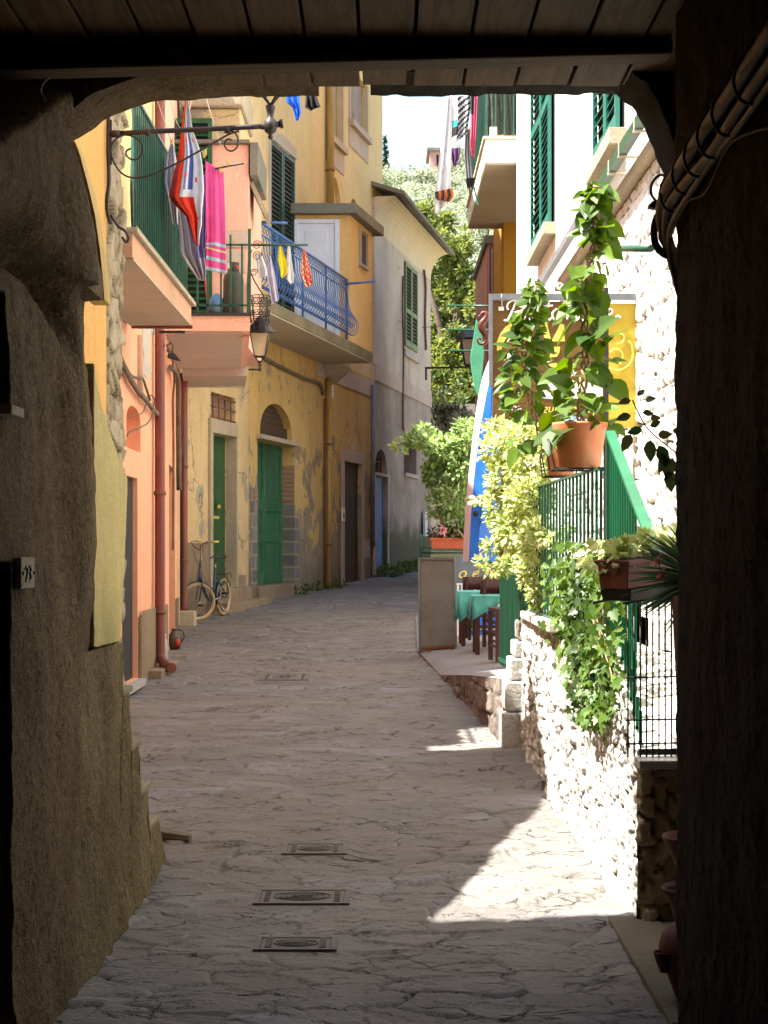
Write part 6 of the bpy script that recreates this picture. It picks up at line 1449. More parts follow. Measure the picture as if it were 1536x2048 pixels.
b=MB(); A,B_=epl(0),epl(3); A2=[p+V((.02,.45,0)) for p in A]; B2=[p+V((.02,.3,0)) for p in B_]; b.add(A+A2,[(i,i+1,len(A)+i+1,len(A)+i) for i in range(len(A)-1)]); b.add(A2+B2,[(i,i+1,len(A)+i+1,len(A)+i) for i in range(len(A)-1)]); b.add(B_+B2,[(i,i+1,len(A)+i+1,len(A)+i) for i in range(len(A)-1)]); b.build('hull_back',M['boatpink'],bt)
b=MB(); b.tube([at(x,y,15.82) for x,y in Z366([(528,1000),(505,1160),(490,1300),(468,1500),(440,1800)])],.008,5); b.build('rubbing_strip',M['blue'],bt)
b=MB()
for x,y in ((964,896),(951,1027),(984,968)): b.lathe([(0,-.012),(.022,-.01),(.026,0),(0,.006)],at(x,y,15.84),10,axis='y')
b.build('rowlock_stud',M['black'],bt)
b=MB(); b.tube(spline([at(930,1000,15.86),at(950,996,15.8),at(985,993,15.8)],4),.012,6); b.build('tie_rope',M['line'],bt)
b=MB(); p=Z366([(412,288),(440,330),(458,430),(470,540),(455,680),(428,865),(402,800),(378,660),(368,570),(392,420)]); b.prism([at(x,y,16.9) for x,y in p],(0,.04,0)); tag(b.build('jade_board',M['boatgreen'],bevel=.004),'weathered jade green board shaped like a leaf, hanging behind the boat tip','board')
b=MB(); p=spline([at(x,y,15.3) for x,y in Z366([(425,272),(440,262),(458,242),(480,243),(487,262),(474,290),(455,310),(446,335),(452,362),(472,388),(485,418),(484,446),(466,466),(440,468),(422,452),(422,432),(438,426),(446,440)])],3)
n=len(p); b.tube(p,[.008+.020*math.sin(min(1,i/n*1.25)*math.pi)**1.2 for i in range(n)],8); tag(b.build('seahorse_ornament',M['redfig']),'rusty red iron seahorse hanging at the left edge of the brown sign','ornament')
for y,lab in ((611,'top'),(659,'middle'),(701,'lowest')):
    b=MB(); b.tube([at(895,y,24),at(978,y+1,23)],.014,6); tag(b.build('drying_pole',M['rail_d']),lab+' of the three green poles in front of the bright tree','pole','green poles sticking out by the terrace')

# ================================================================= POTS AND PLANTS ON THE RAILING
def pot(px,pytop,pybot,Y,wtop_,label,mat='terra',n=36):
    c=at(px,pybot,Y); h=(pybot-pytop)*Y/F; r=wtop_/2*Y/F
    t=thing('terracotta_pot',label,'flower pot',tuple(c),'terracotta pots in wire hangers')
    b=MB(); b.lathe([(0,0),(r*.70,0),(r*.74,.01),(r*.86,h*.62),(r*.885,h*.66),(r*.90,h*.80),(r*1.0,h*.95),(r*1.0,h),(r*.95,h),(r*.93,h*.97),(r*.90,h*.9)],c,n); b.build('pot_body',M[mat],t)
    b=MB(); b.lathe([(0,h*.90),(r*.9,h*.90)],c,n); b.build('soil',M['soil'],t); return c,h,r
def hanger(c,h,r,label):
    t=thing('wire_hanger',label,'hanger',tuple(c)); b=MB(); R_=r*.98
    b.tube([c+V((-R_,-R_*.9,-.005)),c+V((R_,-R_*.9,-.005)),c+V((R_,R_,-.005)),c+V((-R_,R_,-.005))],.006,6,closed=True)
    for k in range(5): x=-R_+2*R_*(k+.5)/5; b.tube([c+V((x,-R_*.9,-.006)),c+V((x,R_,-.006))],.004,5)
    b.tube(spline([c+V((-R_,-R_*.9,0)),c+V((-R_*1.15,-R_*.9,h*.4)),c+V((-R_*1.2,-R_*.5,h*.62)),c+V((-R_*1.15,R_*.6,h*.5)),c+V((-R_*1.02,R_,0))],5),.005,6)
    b.tube(spline([c+V((-R_*1.1,-R_*.95,h*.55)),c+V((-R_*.85,-R_*1.0,h*.72)),c+V((-R_*.6,-R_*1.0,h*.7))],5),.005,6)
    b.tube([c+V((R_,R_,0)),c+V((R_,R_,h*.8))],.005,6); b.build('wire',M['iron'],t)
p1=pot(1160,846,937,9.2,112,'large terracotta pot in a wire hanger on the green railing, sunlit'); hanger(*p1,'green black wire hanger holding the large terracotta pot')
p2=pot(1122,882,952,11.6,70,'smaller terracotta pot behind the large one, half hidden by yellow leaves'); hanger(*p2,'wire hanger holding the smaller pot behind the large one')
rs2=np.random.RandomState(3)
def climber(name,label,base,path,N,size,mat,seed,spread=.10,tmpl=None,droop=-.45,stemr=.008,group=None,bare=.0):
    rs=np.random.RandomState(seed); pts=spline(path,10); P=np.array([tuple(p) for p in pts]); n=len(P)
    ex=MB()
    for k in range(3):
        w=[V(tuple(P[i]+np.array([.018*math.sin(i*.7+k*2),.018*math.cos(i*.7+k*2),0]))) for i in range(n)]; ex.tube(w,stemr*(1-.2*k),6)
    pos=[];dr=[];sz_=[]
    for i in range(N):
        t=rs.rand()**.9*(1-bare)+bare; p=P[int(t*(n-1))]; a=rs.rand()*6.283; r=spread*(.25+.75*rs.rand())*(1.2-.9*t)
        q=p+np.array([math.cos(a)*r,math.sin(a)*r*.8,rs.normal(0,.02)])
        if i%2==0: ex.tube([V(tuple(p)),V(tuple((p+q)/2+np.array([0,0,.015]))),V(tuple(q))],.0022,4)
        pos.append(q); dr.append([math.cos(a)*.8,math.sin(a)*.8,droop+rs.normal(0,.25)]); sz_.append(size*(.38+.85*rs.rand())*(1.1-.4*t))
    o=leaves(name,pos,dr,sz_,tmpl or T_heart(),[M[mat],M['stem']],None,seed,(-.35,-.5,.8),.8,ex,base=base); tag(o,label,'plant',group); return o
c=p1[0]
climber('climbing_plant','tallest climber, with very broad leaves, growing from the large terracotta pot',tuple(c+V((0,0,.2))),[c+V((.0,0,.2)),at(1165,780,9.25),at(1172,700,9.3),at(1168,620,9.3),at(1178,540,9.3),at(1192,470,9.3),at(1188,400,9.3),at(1195,372,9.3)],185,.145,'lf_big',21,.15)
c=p2[0]
climber('climbing_plant','shorter climber with smaller leaves covering the left of the sign',tuple(c+V((0,0,.15))),[c+V((-.1,0,.15)),at(1062,800,11.6),at(1050,720,11.6),at(1055,650,11.6),at(1066,600,11.6),at(1066,572,11.6)],215,.115,'lf_big',22,.18)
def bush(name,label,blobs,N,size,mat,seed,tmpl,up=(-.4,-.3,1),stems=(),cat='plant',base=None,group=None,droop=0,stemr=.006,shell=.55,stem_mat='stem'):
    """blobs: (centre, rx, ry, rz, weight)"""
    rs=np.random.RandomState(seed); w=np.array([b_[4] for b_ in blobs],float); w/=w.sum(); idx=rs.choice(len(blobs),N,p=w)
    C=np.array([tuple(b_[0]) for b_ in blobs])[idx]; R_=np.array([b_[1:4] for b_ in blobs])[idx]
    d=rs.normal(0,1,(N,3)); d/=np.linalg.norm(d,axis=1,keepdims=True); r=(shell+(1-shell)*rs.rand(N))[:,None]*(.85+.3*rs.rand(N))[:,None]
    P=C+d*R_*r; D=d*.7+np.array([0,0,droop]); ex=MB()
    for s in stems: ex.tube(spline(s,5),stemr,5)
    o=leaves(name,P,D,size*(.6+.7*rs.rand(N)),tmpl,[M[mat],M[stem_mat]],None,seed,up,.9,ex,base=base); return tag(o,label,cat,group)
B=lambda px,py,Y,rx_,rz_,w=1,ry=None: (at(px,py,Y),rx_*Y/F,(ry or rx_)*Y/F,rz_*Y/F,w)
bl_=[B(1040,880,12.2,50,38,1.2),B(1062,930,12,50,48,1.6),B(1010,960,12.3,38,45,1.2),B(1060,1000,11.8,50,48,1.6),B(1035,1060,12,48,48,1.4),B(1075,1085,11.6,38,45,1.2),B(1065,1140,11.8,35,40,.9),B(1075,1190,11.6,20,28,.5),B(990,900,12.4,35,28,.6),B(995,1020,12.4,28,40,.6),B(1000,860,12.6,40,22,.5),
     B(965,1125,12.6,18,8,.10),B(985,1090,12.5,20,14,.15),B(985,1140,12.5,18,8,.08),B(960,1000,12.6,20,8,.08),B(1010,1130,12.3,18,18,.2),B(1100,1075,11.3,25,18,.25)]
st_=[[at(1080,1000,12),at(1030,1080,12.3),at(985,1130,12.5),at(950,1150,12.6)],[at(1070,960,12),at(1020,1000,12.3),at(990,1080,12.5),at(945,1120,12.7)],[at(1080,1210,11.6),at(1085,1100,11.7),at(1070,1000,11.9),at(1060,900,12.1)],[at(1060,930,12),at(1000,990,12.4),at(955,1002,12.6)],[at(1095,1200,11.5),at(1100,1100,11.5),at(1090,980,11.8)],[at(1040,880,12.2),at(1000,850,12.5),at(970,838,12.6)]]
bush('variegated_shrub','large sunlit shrub with small pale yellow green leaves spilling over the railing',bl_,6200,.043,'lf_var',31,T_oval(.66,.1,.1),stems=st_,base=tuple(at(1070,1225,12)))
# ivy hanging down the rubble wall
def ivy():
    rs=np.random.RandomState(41); ex=MB(); P=[];D=[];S=[]
    outline=[(1200,1085,40),(1190,1130,55),(1180,1180,60),(1175,1240,55),(1190,1300,52),(1200,1360,48),(1205,1410,40),(1200,1445,22)]
    ys_=[o[1] for o in outline]
    def wallpt(px,py):
        u,z=PW.hit(px,py,.07); p=PW.pt(u,z,.07); return p
    for k in range(16):
        x=rs.uniform(-1,1); pts=[]; y=1100+rs.rand()*60; yend=1250+rs.rand()*200
        n=9
        for i in range(n):
            yy=y+(yend-y)*i/(n-1); cx_=np.interp(yy,ys_,[o[0] for o in outline]); w=np.interp(yy,ys_,[o[2] for o in outline]); p=wallpt(cx_+w*x*.9+6*math.sin(i+k),yy); pts.append(p)
        ex.tube(spline(pts,3),.0035,4)
    N=1500
    for i in range(N):
        yy=1085+365*rs.rand()**1.1; cx_=np.interp(yy,ys_,[o[0] for o in outline]); w=np.interp(yy,ys_,[o[2] for o in outline]); px=cx_+w*np.clip(rs.normal(0,.55),-1.2,1.2)
        u,z=PW.hit(px,yy,.03); o_=.02+.13*rs.rand()*(1 if yy<1250 else .7); p=PW.pt(u,z,o_)
        P.append(tuple(p)); D.append([rs.normal(0,.5),rs.normal(0,.5),-.8]); S.append(.052*(.5+.8*rs.rand()))
    o=leaves('trailing_ivy',P,D,S,T_ivy(),[M['lf_ivy'],M['stem']],None,41,(-1,-.6,.5),.8,ex,base=tuple(PW.pt(1.3,1.5,0))); tag(o,'trailing ivy hanging down the sunlit stone wall below the brown red planter','ivy')
ivy()
# ivy tips in the planter
a=V((.985,7.28,1.37)); ax=V((.30,.30,.035)); dx_=ax.normalized(); px_=V((-dx_.y,dx_.x,0)).normalized()
t=thing('window_box','brown red planter box on a dark tray by the grille, ivy spilling from it','planter',tuple(a))
def lbox(b,s0,s1,w0,w1,z0,z1): 
    P=lambda s,w,z: a+ax*s+px_*w+V((0,0,z)); b.hexa([P(s0,w0,z0),P(s1,w0,z0),P(s1,w1,z0),P(s0,w1,z0),P(s0-.02,w0-.01,z1),P(s1+.02,w0-.01,z1),P(s1+.02,w1+.01,z1),P(s0-.02,w1+.01,z1)])
b=MB(); lbox(b,0,1.5,0,.14,.05,.165); b.build('box',M['box_br'],t,bevel=.004); b=MB(); lbox(b,-.03,1.53,-.012,.152,.150,.168); b.build('rim',M['box_br'],t,bevel=.003); b=MB(); lbox(b,0,1.5,0,.14,.166,.17); b.build('soil',M['soil'],t)
b=MB(); lbox(b,.04,1.5,.0,.14,0,.048); b.build('tray',M['black'],t,bevel=.004)
b=MB(); b.tube([a+V((-.02,-.02,-.006)),a+ax*1.5+V((0,-.02,-.006))],.005,5); b.tube([a+px_*.15+V((-.02,0,-.006)),a+ax*1.5+px_*.15+V((0,0,-.006))],.005,5); b.build('bracket_wire',M['iron'],t)
bush('leafy_sprigs','bright yellow green sprigs growing out of the brown red planter',[(a+ax*.35+px_*.07+V((0,0,.2)),.10,.08,.05,1),(a+ax*.8+px_*.07+V((0,0,.21)),.10,.08,.055,1),(a+V((-.03,.1,.15)),.06,.08,.07,.8),(a+V((-.09,.25,.18)),.07,.12,.07,.8)],300,.045,'lf_var',44,T_ivy(),base=tuple(a+V((0,0,.17))))
bush('trailing_weed','thin weed sprays hanging among the green bars left of the ivy',[B(1115,1080,11,24,16,1),B(1130,1060,10.8,20,16,.6)],120,.04,'lf_var',45,T_oval(.6),base=tuple(at(1130,1100,11)))
# vine over the planter rail
bl_=[B(900,900,21.3,48,30,1.6),B(925,935,21.2,38,36,1.5),B(885,950,21.4,36,36,1.5),B(905,1000,21.2,36,36,1.3),B(930,890,21.2,34,30,1),B(935,855,21.2,26,16,.5),B(860,885,21.4,30,18,.7),B(830,880,21.6,22,12,.35),B(800,893,21.7,18,7,.22),B(845,860,21.6,20,10,.3),B(870,1010,21.3,16,28,.3),B(910,1040,21.2,26,22,.6),B(955,870,20.6,20,16,.3),B(862,945,21.3,16,26,.4)]
st_=[[at(884,1076,21.2),at(882,1020,21.2),at(890,960,21.3),at(880,910,21.3),at(840,880,21.5),at(790,892,21.7)],[at(915,1076,21.2),at(914,1000,21.2),at(922,930,21.2),at(940,870,21.1)],[at(900,1076,21.2),at(905,980,21.2),at(900,900,21.2)],[at(915,1060,21.0),at(928,1076,21)]]
bush('flowering_vine','leafy vine with an arching branch growing from the orange red flower box',bl_,4200,.075,'lf_bush',51,T_oval(.55,.1,.15),stems=st_,base=tuple(at(900,1076,21.2)),stemr=.014)
bush('succulents','low dark succulents filling the orange red flower box',[B(870,1066,21.15,12,9),B(890,1062,21.15,14,12),B(915,1066,21.15,14,10),B(935,1060,21.15,12,12)],260,.05,'lf_dark',52,T_oval(.5),base=tuple(at(900,1077,21.15)))
b=MB(); 
for x in (920,928): b.tube([at(x,1076,21.3),at(x+1,880,21.3)],.012,5)
tag(b.build('trellis_cane',M['rail_d']),'thin green canes standing in the orange red flower box','cane')
bush('pink_blossom','small pink blossom cluster in the orange red flower box',[B(886,1060,21.05,6,8)],40,.035,'lf_pk',53,T_oval(.8),base=tuple(at(886,1076,21.05)))
# dark leafy branch near the pillar
st_=[[at(1352,905,6.95),at(1320,880,6.95),at(1290,850,6.95),at(1265,800,6.95)],[at(1352,935,6.95),at(1325,910,6.95),at(1300,890,6.95)],[at(1290,850,6.95),at(1275,845,6.95)],[at(1352,960,6.95),at(1335,950,6.95)]]
P=[];D=[];S=[]
for px,py,dx_1,dz_,s in ((1262,800,-.4,-.1,.05),(1275,792,.3,.5,.045),(1290,800,.8,.1,.05),(1262,830,-.6,-.6,.06),(1285,825,.5,.2,.05),(1300,835,.9,.0,.045),(1262,868,-.8,-.5,.075),(1285,858,-.6,-.1,.06),(1300,852,.7,.3,.05),(1300,880,-.3,-1,.085),(1315,870,.5,.3,.06),(1318,890,.2,-1,.09),(1330,880,.8,-.1,.06),(1335,905,-.1,-1,.085),(1345,915,.3,-1,.09),(1340,940,.1,-1,.085),(1325,905,.0,-1,.06),(1350,890,.4,.6,.05),(1345,860,.2,.4,.05)):
    P.append(tuple(at(px,py,6.95+rs2.uniform(-.04,.04)))); D.append([dx_1,rs2.normal(0,.2),dz_]); S.append(s)
ex=MB()
for s in st_: ex.tube(spline(s,5),.003,5)
tag(leaves('leafy_branch',P,D,S,T_oval(.62,.12,.2),[M['lf_dark'],M['stem']],None,61,(-.2,-1,.2),.5,ex,base=tuple(at(1352,905,6.95))),'dark backlit leafy branch reaching in front of the dashed white wall beside the pillar','branch')
# spiky plant
rs3=np.random.RandomState(9); b=MB(); c=V((1.27,7.12,1.46))
for i in range(70):
    a_=rs3.uniform(1.7,4.6); el=rs3.uniform(-.55,.75); L_=rs3.uniform(.20,.36); d=V((math.cos(a_)*math.cos(el),.35*math.sin(a_)*math.cos(el),math.sin(el))).normalized(); s=d.cross(V((0,1,0))).normalized()*.006
    e=c+d*L_+V((0,0,-.03*L_)); m_=c+d*L_*.55+V((0,0,.008)); b.add([c-s*.6,c+s*.6,m_+s,e,m_-s,m_+V((0,-.004,0))],[(0,1,5),(1,2,5),(2,3,5),(3,4,5),(4,0,5)])
tag(b.build('spiky_plant',M['lf_yucca'],base=tuple(c-V((0,0,.1)))),'spiky narrow leaved plant fanning out from behind the pillar','plant')
b=MB(); b.lathe([(0,-.75),(.10,-.75),(.13,-.1),(.13,-.06),(0,-.06)],c,20); tag(b.build('tall_planter',M['terra_d']),'tall clay planter mostly hidden behind the pillar','planter')
b=MB()
for px,py in ((1313,1122),(1322,1148)):
    q=at(px,py,6.96)
    for k in range(6):
        a_=k*1.047; b.add([q,q+V((.012*math.cos(a_),.004,.012*math.sin(a_)-.004)),q+V((.022*math.cos(a_+.3),0,.02*math.sin(a_+.3)-.012)),q+V((.012*math.cos(a_+.6),-.004,.012*math.sin(a_+.6)-.004))],[(0,1,2,3)])
    b.tube([q,q+V((.02,.01,.03))],.002,4)
tag(b.build('red_flowers',M['flower']),'two dark pink blossoms among the spiky leaves','flowers')
# clay jars at the pillar foot
def jar(c,prof,label,pockets=()):
    t=thing('clay_jar',label,'jar',tuple(c),'red clay jars behind the pillar'); b=MB(); b.lathe(prof,c,32); b.build('body',M['terra_d'],t)
    for (a_,z,r) in pockets:
        d=V((math.cos(a_),math.sin(a_),0)); q=V(c)+d*r+V((0,0,z)); b=MB(); b.lathe([(.015,-.05),(.03,-.01),(.038,.02),(.034,.022),(.026,0),(.01,-.03)],q,14); b.build('pocket',M['terra_d'],t)
cj=V((1.088,6.28,gz(6.28))); jar(cj,[(0,0),(.055,0),(.07,.02),(.10,.10),(.125,.16),(.13,.20),(.118,.245),(.085,.275),(.05,.285),(.0,.285)],'big round bellied clay jar at the foot of the pillar',((3.5,.17,.125),(4.5,.13,.115)))
cj2=V((1.09,6.42,.0)); jar(V((1.135,6.62,0)),[(0,.0),(.05,0),(.055,.10),(.06,.20),(.09,.30),(.115,.335),(.112,.345),(.09,.325),(.05,.25)],'clay funnel mouthed jar just above the round one')
jar(V((1.165,6.80,0)),[(0,.0),(.05,0),(.05,.30),(.06,.38),(.09,.45),(.115,.495),(.112,.505),(.085,.47),(.05,.40)],'tallest clay funnel jar, its lip level with the rock')
bush('wall_weed','tiny bright weed sprouting from the shaded end of the stone wall',[(V((1.25,7.54,.42)),.04,.02,.03,1)],30,.03,'moss',71,T_oval(.6),base=(1.25,7.54,.4))

# ================================================================= STREET SIDE THINGS ON THE LEFT
bush('wall_weeds','weeds growing at the foot of the grey house at the bend of the lane',[ (PG.pt(u,gz(36.3+u)+.06,.15),.30,.12,.12+.05*math.sin(u*3),1) for u in (.3,1.0,1.9,2.8,3.4,4.1,5.0,5.8)],1700,.07,'moss',81,T_oval(.6),base=tuple(PG.pt(3,1.0,.15)))
bush('wall_weeds','dark mossy weeds at the foot of the ochre house between the green double doors and the dark door',[(PC.pt(u,gz(24.5+u)+.03,.08),.25,.05,.07,1) for u in (6.5,7.4,8.3,9.0,9.5)],700,.05,'moss',82,T_oval(.6),base=tuple(PC.pt(6,.85,.1)))
b=MB(); c=at(352,1252,22.8); b.box(c.x-.0,c.x+.24,22.75,23.0,gz(23.2)-.05,gz(23.2)+.17); tag(b.build('stone_block',M['frame_stone'],bevel=.012),'squared stone block lying by the bicycle front wheel','stone block')
t=thing('water_bottle','clear plastic water bottle standing behind the red downpipe','bottle',at(326,1290,18.3)); c=V((-2.245+.06,18.0,gz(18))); c.x=(329-CX)*18/F
b=MB(); b.lathe([(0,0),(.032,0),(.034,.01),(.034,.20),(.028,.24),(.013,.27),(.013,.285),(0,.285)],c,16); b.build('body',M['bottle'] if 'bottle' in M else M['white'],t); b=MB(); b.lathe([(0,.286),(.015,.286),(.015,.305),(0,.305)],c,12); b.build('cap',M['white'],t)
t=thing('old_lantern_jug','dented grey metal lantern jug with a red glass side standing on the paving','jug',(0,0,0)); c=V(((350-CX)*19.6/F,19.6,gz(19.6)+.005)); t.location=c; BASE[t.name]=c.copy()
b=MB(); b.lathe([(0,0),(.05,0),(.06,.02),(.078,.10),(.075,.14),(.045,.18),(.035,.20),(.04,.215),(.045,.22),(0,.22)],c,16); b.build('body',M['gasg'],t)
b=MB(); b.lathe([(.0,.03),(.02,.03),(.03,.07),(.02,.11),(0,.11)],c+V((.035,-.055,0)),10); b.build('red_glass',M['red'],t)
b=MB(); b.tube(spline([c+V((.03,0,.21)),c+V((.085,0,.19)),c+V((.10,0,.12)),c+V((.07,0,.08))],5),.007,6); b.build('handle',M['iron'],t)

# ---- bicycle
bk=thing('bicycle','small dark blue folding bicycle with tan tyres leaning by the green door','bicycle',(0,0,0))
Rw=.25
def wheel(parent,M4,fend=True,name='wheel'):
    b=MB(); T=lambda p: M4@V(p)
    b.tube([T((Rw*math.cos(a)*.94,0,Rw+Rw*math.sin(a)*.94)) for a in [k*6.2832/36 for k in range(36)]],.018,8,closed=True); w=b.build(name,M['tire'],parent)
    b=MB(); b.tube([T((Rw*math.cos(a)*.86,0,Rw+Rw*math.sin(a)*.86)) for a in [k*6.2832/36 for k in range(36)]],.009,6,closed=True); b.build('rim',M['chrome'],w)
    b=MB()
    for k in range(24):
        a=k*6.2832/24; b.tube([T(((.02*math.cos(a+.6)),.025*(1 if k%2 else -1),Rw+.02*math.sin(a+.6))),T((Rw*.86*math.cos(a),0,Rw+Rw*.86*math.sin(a)))],.0014,4,cap=False)
    b.tube([T((0,-.05,Rw)),T((0,.05,Rw))],.018,8); b.build('spokes',M['chrome'],w)
    b=MB(); n=16; vs=[]
    for k in range(n+1):
        a=-.35+k/n*(3.05 if name=='wheel' else 3.05)
        for y,dr in ((-.024,-.012),(0,.0),(.024,-.012)): vs.append(T(((Rw+.018+dr)*math.cos(a),y,Rw+(Rw+.018+dr)*math.sin(a))))
    b.add(vs,[(3*k+j,3*k+j+1,3*k+j+4,3*k+j+3) for k in range(n) for j in (0,1)],True); b.build('mudguard',M['bikeblue'],w,solid=.002); return w
# local frame: +x forward, z up; rear axle at (0,0,Rw); front axle at (.92,0,Rw)
wheel(bk,Matrix.Identity(4)); fx=.90
steer=Matrix.Translation(V((fx,0,0)))@Matrix.Rotation(math.radians(-42),4,'Z')
wheel(bk,steer)
b=MB(); head=V((fx-.09,0,.62)); hb_=V((fx-.045,0,.50)); bb=V((.36,0,.24)); sc=V((.30,0,.40))
b.tube(spline([head,V((fx-.14,0,.50)),V((.60,0,.30)),V((.45,0,.24)),bb],5),.022,8); b.tube([bb,V((.27,0,.66))],.018,8)
for s in (-1,1): b.tube([bb+V((0,s*.02,0)),V((0,s*.055,Rw))],.010,6); b.tube([V((.285,s*.015,.55)),V((0,s*.055,Rw))],.008,6)
b.tube([V((.31,0,.44)),V((.45,0,.25))],.014,6); b.build('frame',M['bikeblue'],bk)
b=MB(); b.tube([head+V((-.02,0,.10)),hb_+V((.01,0,-.04))],.02,8)
T=lambda p: steer@V(p)
for s in (-1,1): b.tube(spline([T((-.05,s*.045,.52)),T((-.03,s*.05,.42)),T((.0,s*.05,Rw))],4),.010,6)
b.tube([T((-.05,-.045,.52)),T((-.05,.045,.52))],.012,6); b.build('fork',M['bikeblue'],bk)
b=MB(); st0=V((fx-.11,0,.70)); top=V((fx-.15,0,.93)); b.tube([st0,top],.014,8); b.build('stem',M['chrome'],bk)
b=MB(); R3=Matrix.Rotation(math.radians(-42),3,'Z')
b.tube(spline([top+R3@V((-.10,-.25,.10)),top+R3@V((.02,-.23,.10)),top+R3@V((.06,-.13,.06)),top+R3@V((.03,-.04,.0)),top,top+R3@V((.03,.04,.0)),top+R3@V((.06,.13,.06)),top+R3@V((.02,.23,.10)),top+R3@V((-.10,.25,.10))],5),.010,7)
for s in (-1,1): b.tube([top+R3@V((.04,s*.19,.08)),top+R3@V((-.06,s*.23,.06))],.005,5)
hb2=b.build('handlebar',M['chrome'],bk)
b=MB()
for s in (-1,1): b.tube([top+R3@V((-.13,s*.252,.10)),top+R3@V((-.03,s*.25,.10))],.015,8)
b.build('grip',M['peg'],hb2)
b=MB(); b.tube(spline([top+R3@V((.04,.15,.06)),top+V((.10,.05,-.05)),hb_+V((.06,0,.1)),hb_+V((.02,0,-.05))],5),.003,4); b.tube(spline([top+R3@V((.04,-.15,.06)),top+V((.12,-.03,-.12)),V((.5,0,.42)),V((.3,0,.4))],5),.003,4); b.build('brake_cable',M['rubber'],bk)
b=MB(); b.tube([V((.29,0,.56)),V((.24,0,.76))],.011,8); b.build('seat_post',M['chrome'],bk)
b=MB(); c=V((.22,0,.78)); n=10; vs=[]
for k in range(n+1):
    t_=k/n; x=-.13+.26*t_; w=.085*(1-t_)**.6+.018; 
    for j in range(7): a=j/6*math.pi; vs.append(c+V((x,-w*math.cos(a),.03*math.sin(a)+.01*(1-t_))))
b.add(vs,[(7*k+j,7*k+j+1,7*k+j+8,7*k+j+7) for k in range(n) for j in range(6)],True); b.build('saddle',M['rubber'],bk,solid=.012)
b=MB()
for s in (-1,1): b.tube(spline([V((.24,s*.05,.56)),V((0,s*.05,.555)),V((-.16,s*.05,.56)),V((-.21,s*.04,.50))],4),.006,6); b.tube([V((-.05,s*.05,.555)),V((0,s*.055,Rw))],.005,5)
for x in (.12,0,-.1): b.tube([V((x,-.05,.557)),V((x,.05,.557))],.005,5)
b.build('rack',M['iron'],bk)
b=MB(); b.tube([V((.36,-.07,.24)),V((.36,.07,.24))],.012,6); b.lathe([(.0,-.004),(.075,-.004),(.08,0),(.075,.004),(0,.004)],V((.36,-.05,.24)),24,axis='y')
b.tube([V((.36,-.075,.24)),V((.50,-.085,.17))],.009,6); b.tube([V((.36,.075,.24)),V((.22,.085,.31))],.009,6); b.build('crankset',M['chrome'],bk)
b=MB(); b.box(.45,.55,-.15,-.09,.155,.18); b.box(.17,.27,.09,.15,.30,.325); b.build('pedal',M['rubber'],bk)
b=MB(); b.tube([V((.36,-.052,.315)),V((0,-.045,Rw+.03))],.004,4); b.tube([V((.36,-.052,.165)),V((0,-.045,Rw-.03))],.004,4); b.build('chain',M['iron'],bk)
b=MB(); b.tube([V((.33,.04,.2)),V((.30,.20,.02))],.009,6); b.build('kickstand',M['chrome'],bk)
r0=V(((447-CX)*24.5/F,24.5,0)); f0=V(((395-CX)*23.62/F,23.62,0)); d=f0-r0
bk.location=(r0.x,r0.y,sz(r0.x,r0.y)+.005); bk.rotation_euler=(0,-math.atan2(sz(f0.x,f0.y)-sz(r0.x,r0.y),d.length),math.atan2(d.y,d.x))

# ================================================================= BACKDROP TREES, WALL, HILL
t=thing('retaining_wall','grey retaining wall with creeper below the big bright tree at the end of the lane','wall',(4,46,0))
b=MB(); b.box(.95,9,45.9,46.6,0,5.2); b.build('wall_face',M['grey'],t)
bush('wall_creeper','dark brown creeper hanging over the grey retaining wall',[(V((x,45.8,z)),.5,.1,.35,1) for x,z in ((1.3,5.0),(1.9,4.8),(2.3,4.4),(1.7,4.3),(1.5,5.3),(2.7,4.6))],1300,.10,'lf_dark',91,T_oval(.5),base=(1.8,45.8,4.2))
def tree(name,label,base,blobs,N,size,mat,seed,limbs,tmpl=None,group=None,tr=.18,clumps=None):
    rs=np.random.RandomState(seed); P=[];D=[]
    w=np.array([b_[4] for b_ in blobs],float); w/=w.sum(); nc=clumps or 240
    idx=rs.choice(len(blobs),nc,p=w); C=np.array([tuple(blobs[i][0]) for i in idx]); R_=np.array([blobs[i][1:4] for i in idx]); d=rs.normal(0,1,(nc,3)); d/=np.linalg.norm(d,axis=1,keepdims=True)
    cc=C+d*R_*(.35+.65*rs.rand(nc)**.5)[:,None]; cr=R_.mean(1)*(.16+.22*rs.rand(nc))
    k=rs.randint(0,nc,N); d=rs.normal(0,1,(N,3)); d/=np.linalg.norm(d,axis=1,keepdims=True)
    P=cc[k]+d*(cr[k]*(.4+.6*rs.rand(N)))[:,None]
    t=thing(name,label,'tree',tuple(base),group)
    leaves('crown',P,d+np.array([0,0,-.1]),size*(.6+.8*rs.rand(N)),tmpl or T_oval(.5,.1,.1),M[mat],t,seed,(0,0,1),1.0)
    b=MB()
    for l in limbs: pts=spline(l,5); n=len(pts); b.tube(pts,[tr*(1-.75*i/n) for i in range(n)],8)
    b.build('trunk',M['bark'],t); return t
BT=lambda px,py,Y,r,w=1: (at(px,py,Y),r*Y/F,r*Y/F,r*Y/F,w)
bt_=[BT(832,452,52,38),BT(868,440,52,36),BT(905,490,51,40,1.2),BT(938,560,51,42,1.3),BT(962,610,50,34),BT(870,530,53,58,2),BT(900,610,52,60,2.2),BT(868,690,52,50,1.8),BT(925,690,51,52,1.8),BT(895,770,51,50,1.6),BT(950,760,50,45,1.3),BT(820,500,54,40,1),BT(990,660,50,40,.8),BT(1010,760,50,50,.8),BT(930,820,49,30,.7),BT(1000,700,56,80,1.2)]
tb=V((2.0,51,4.9))
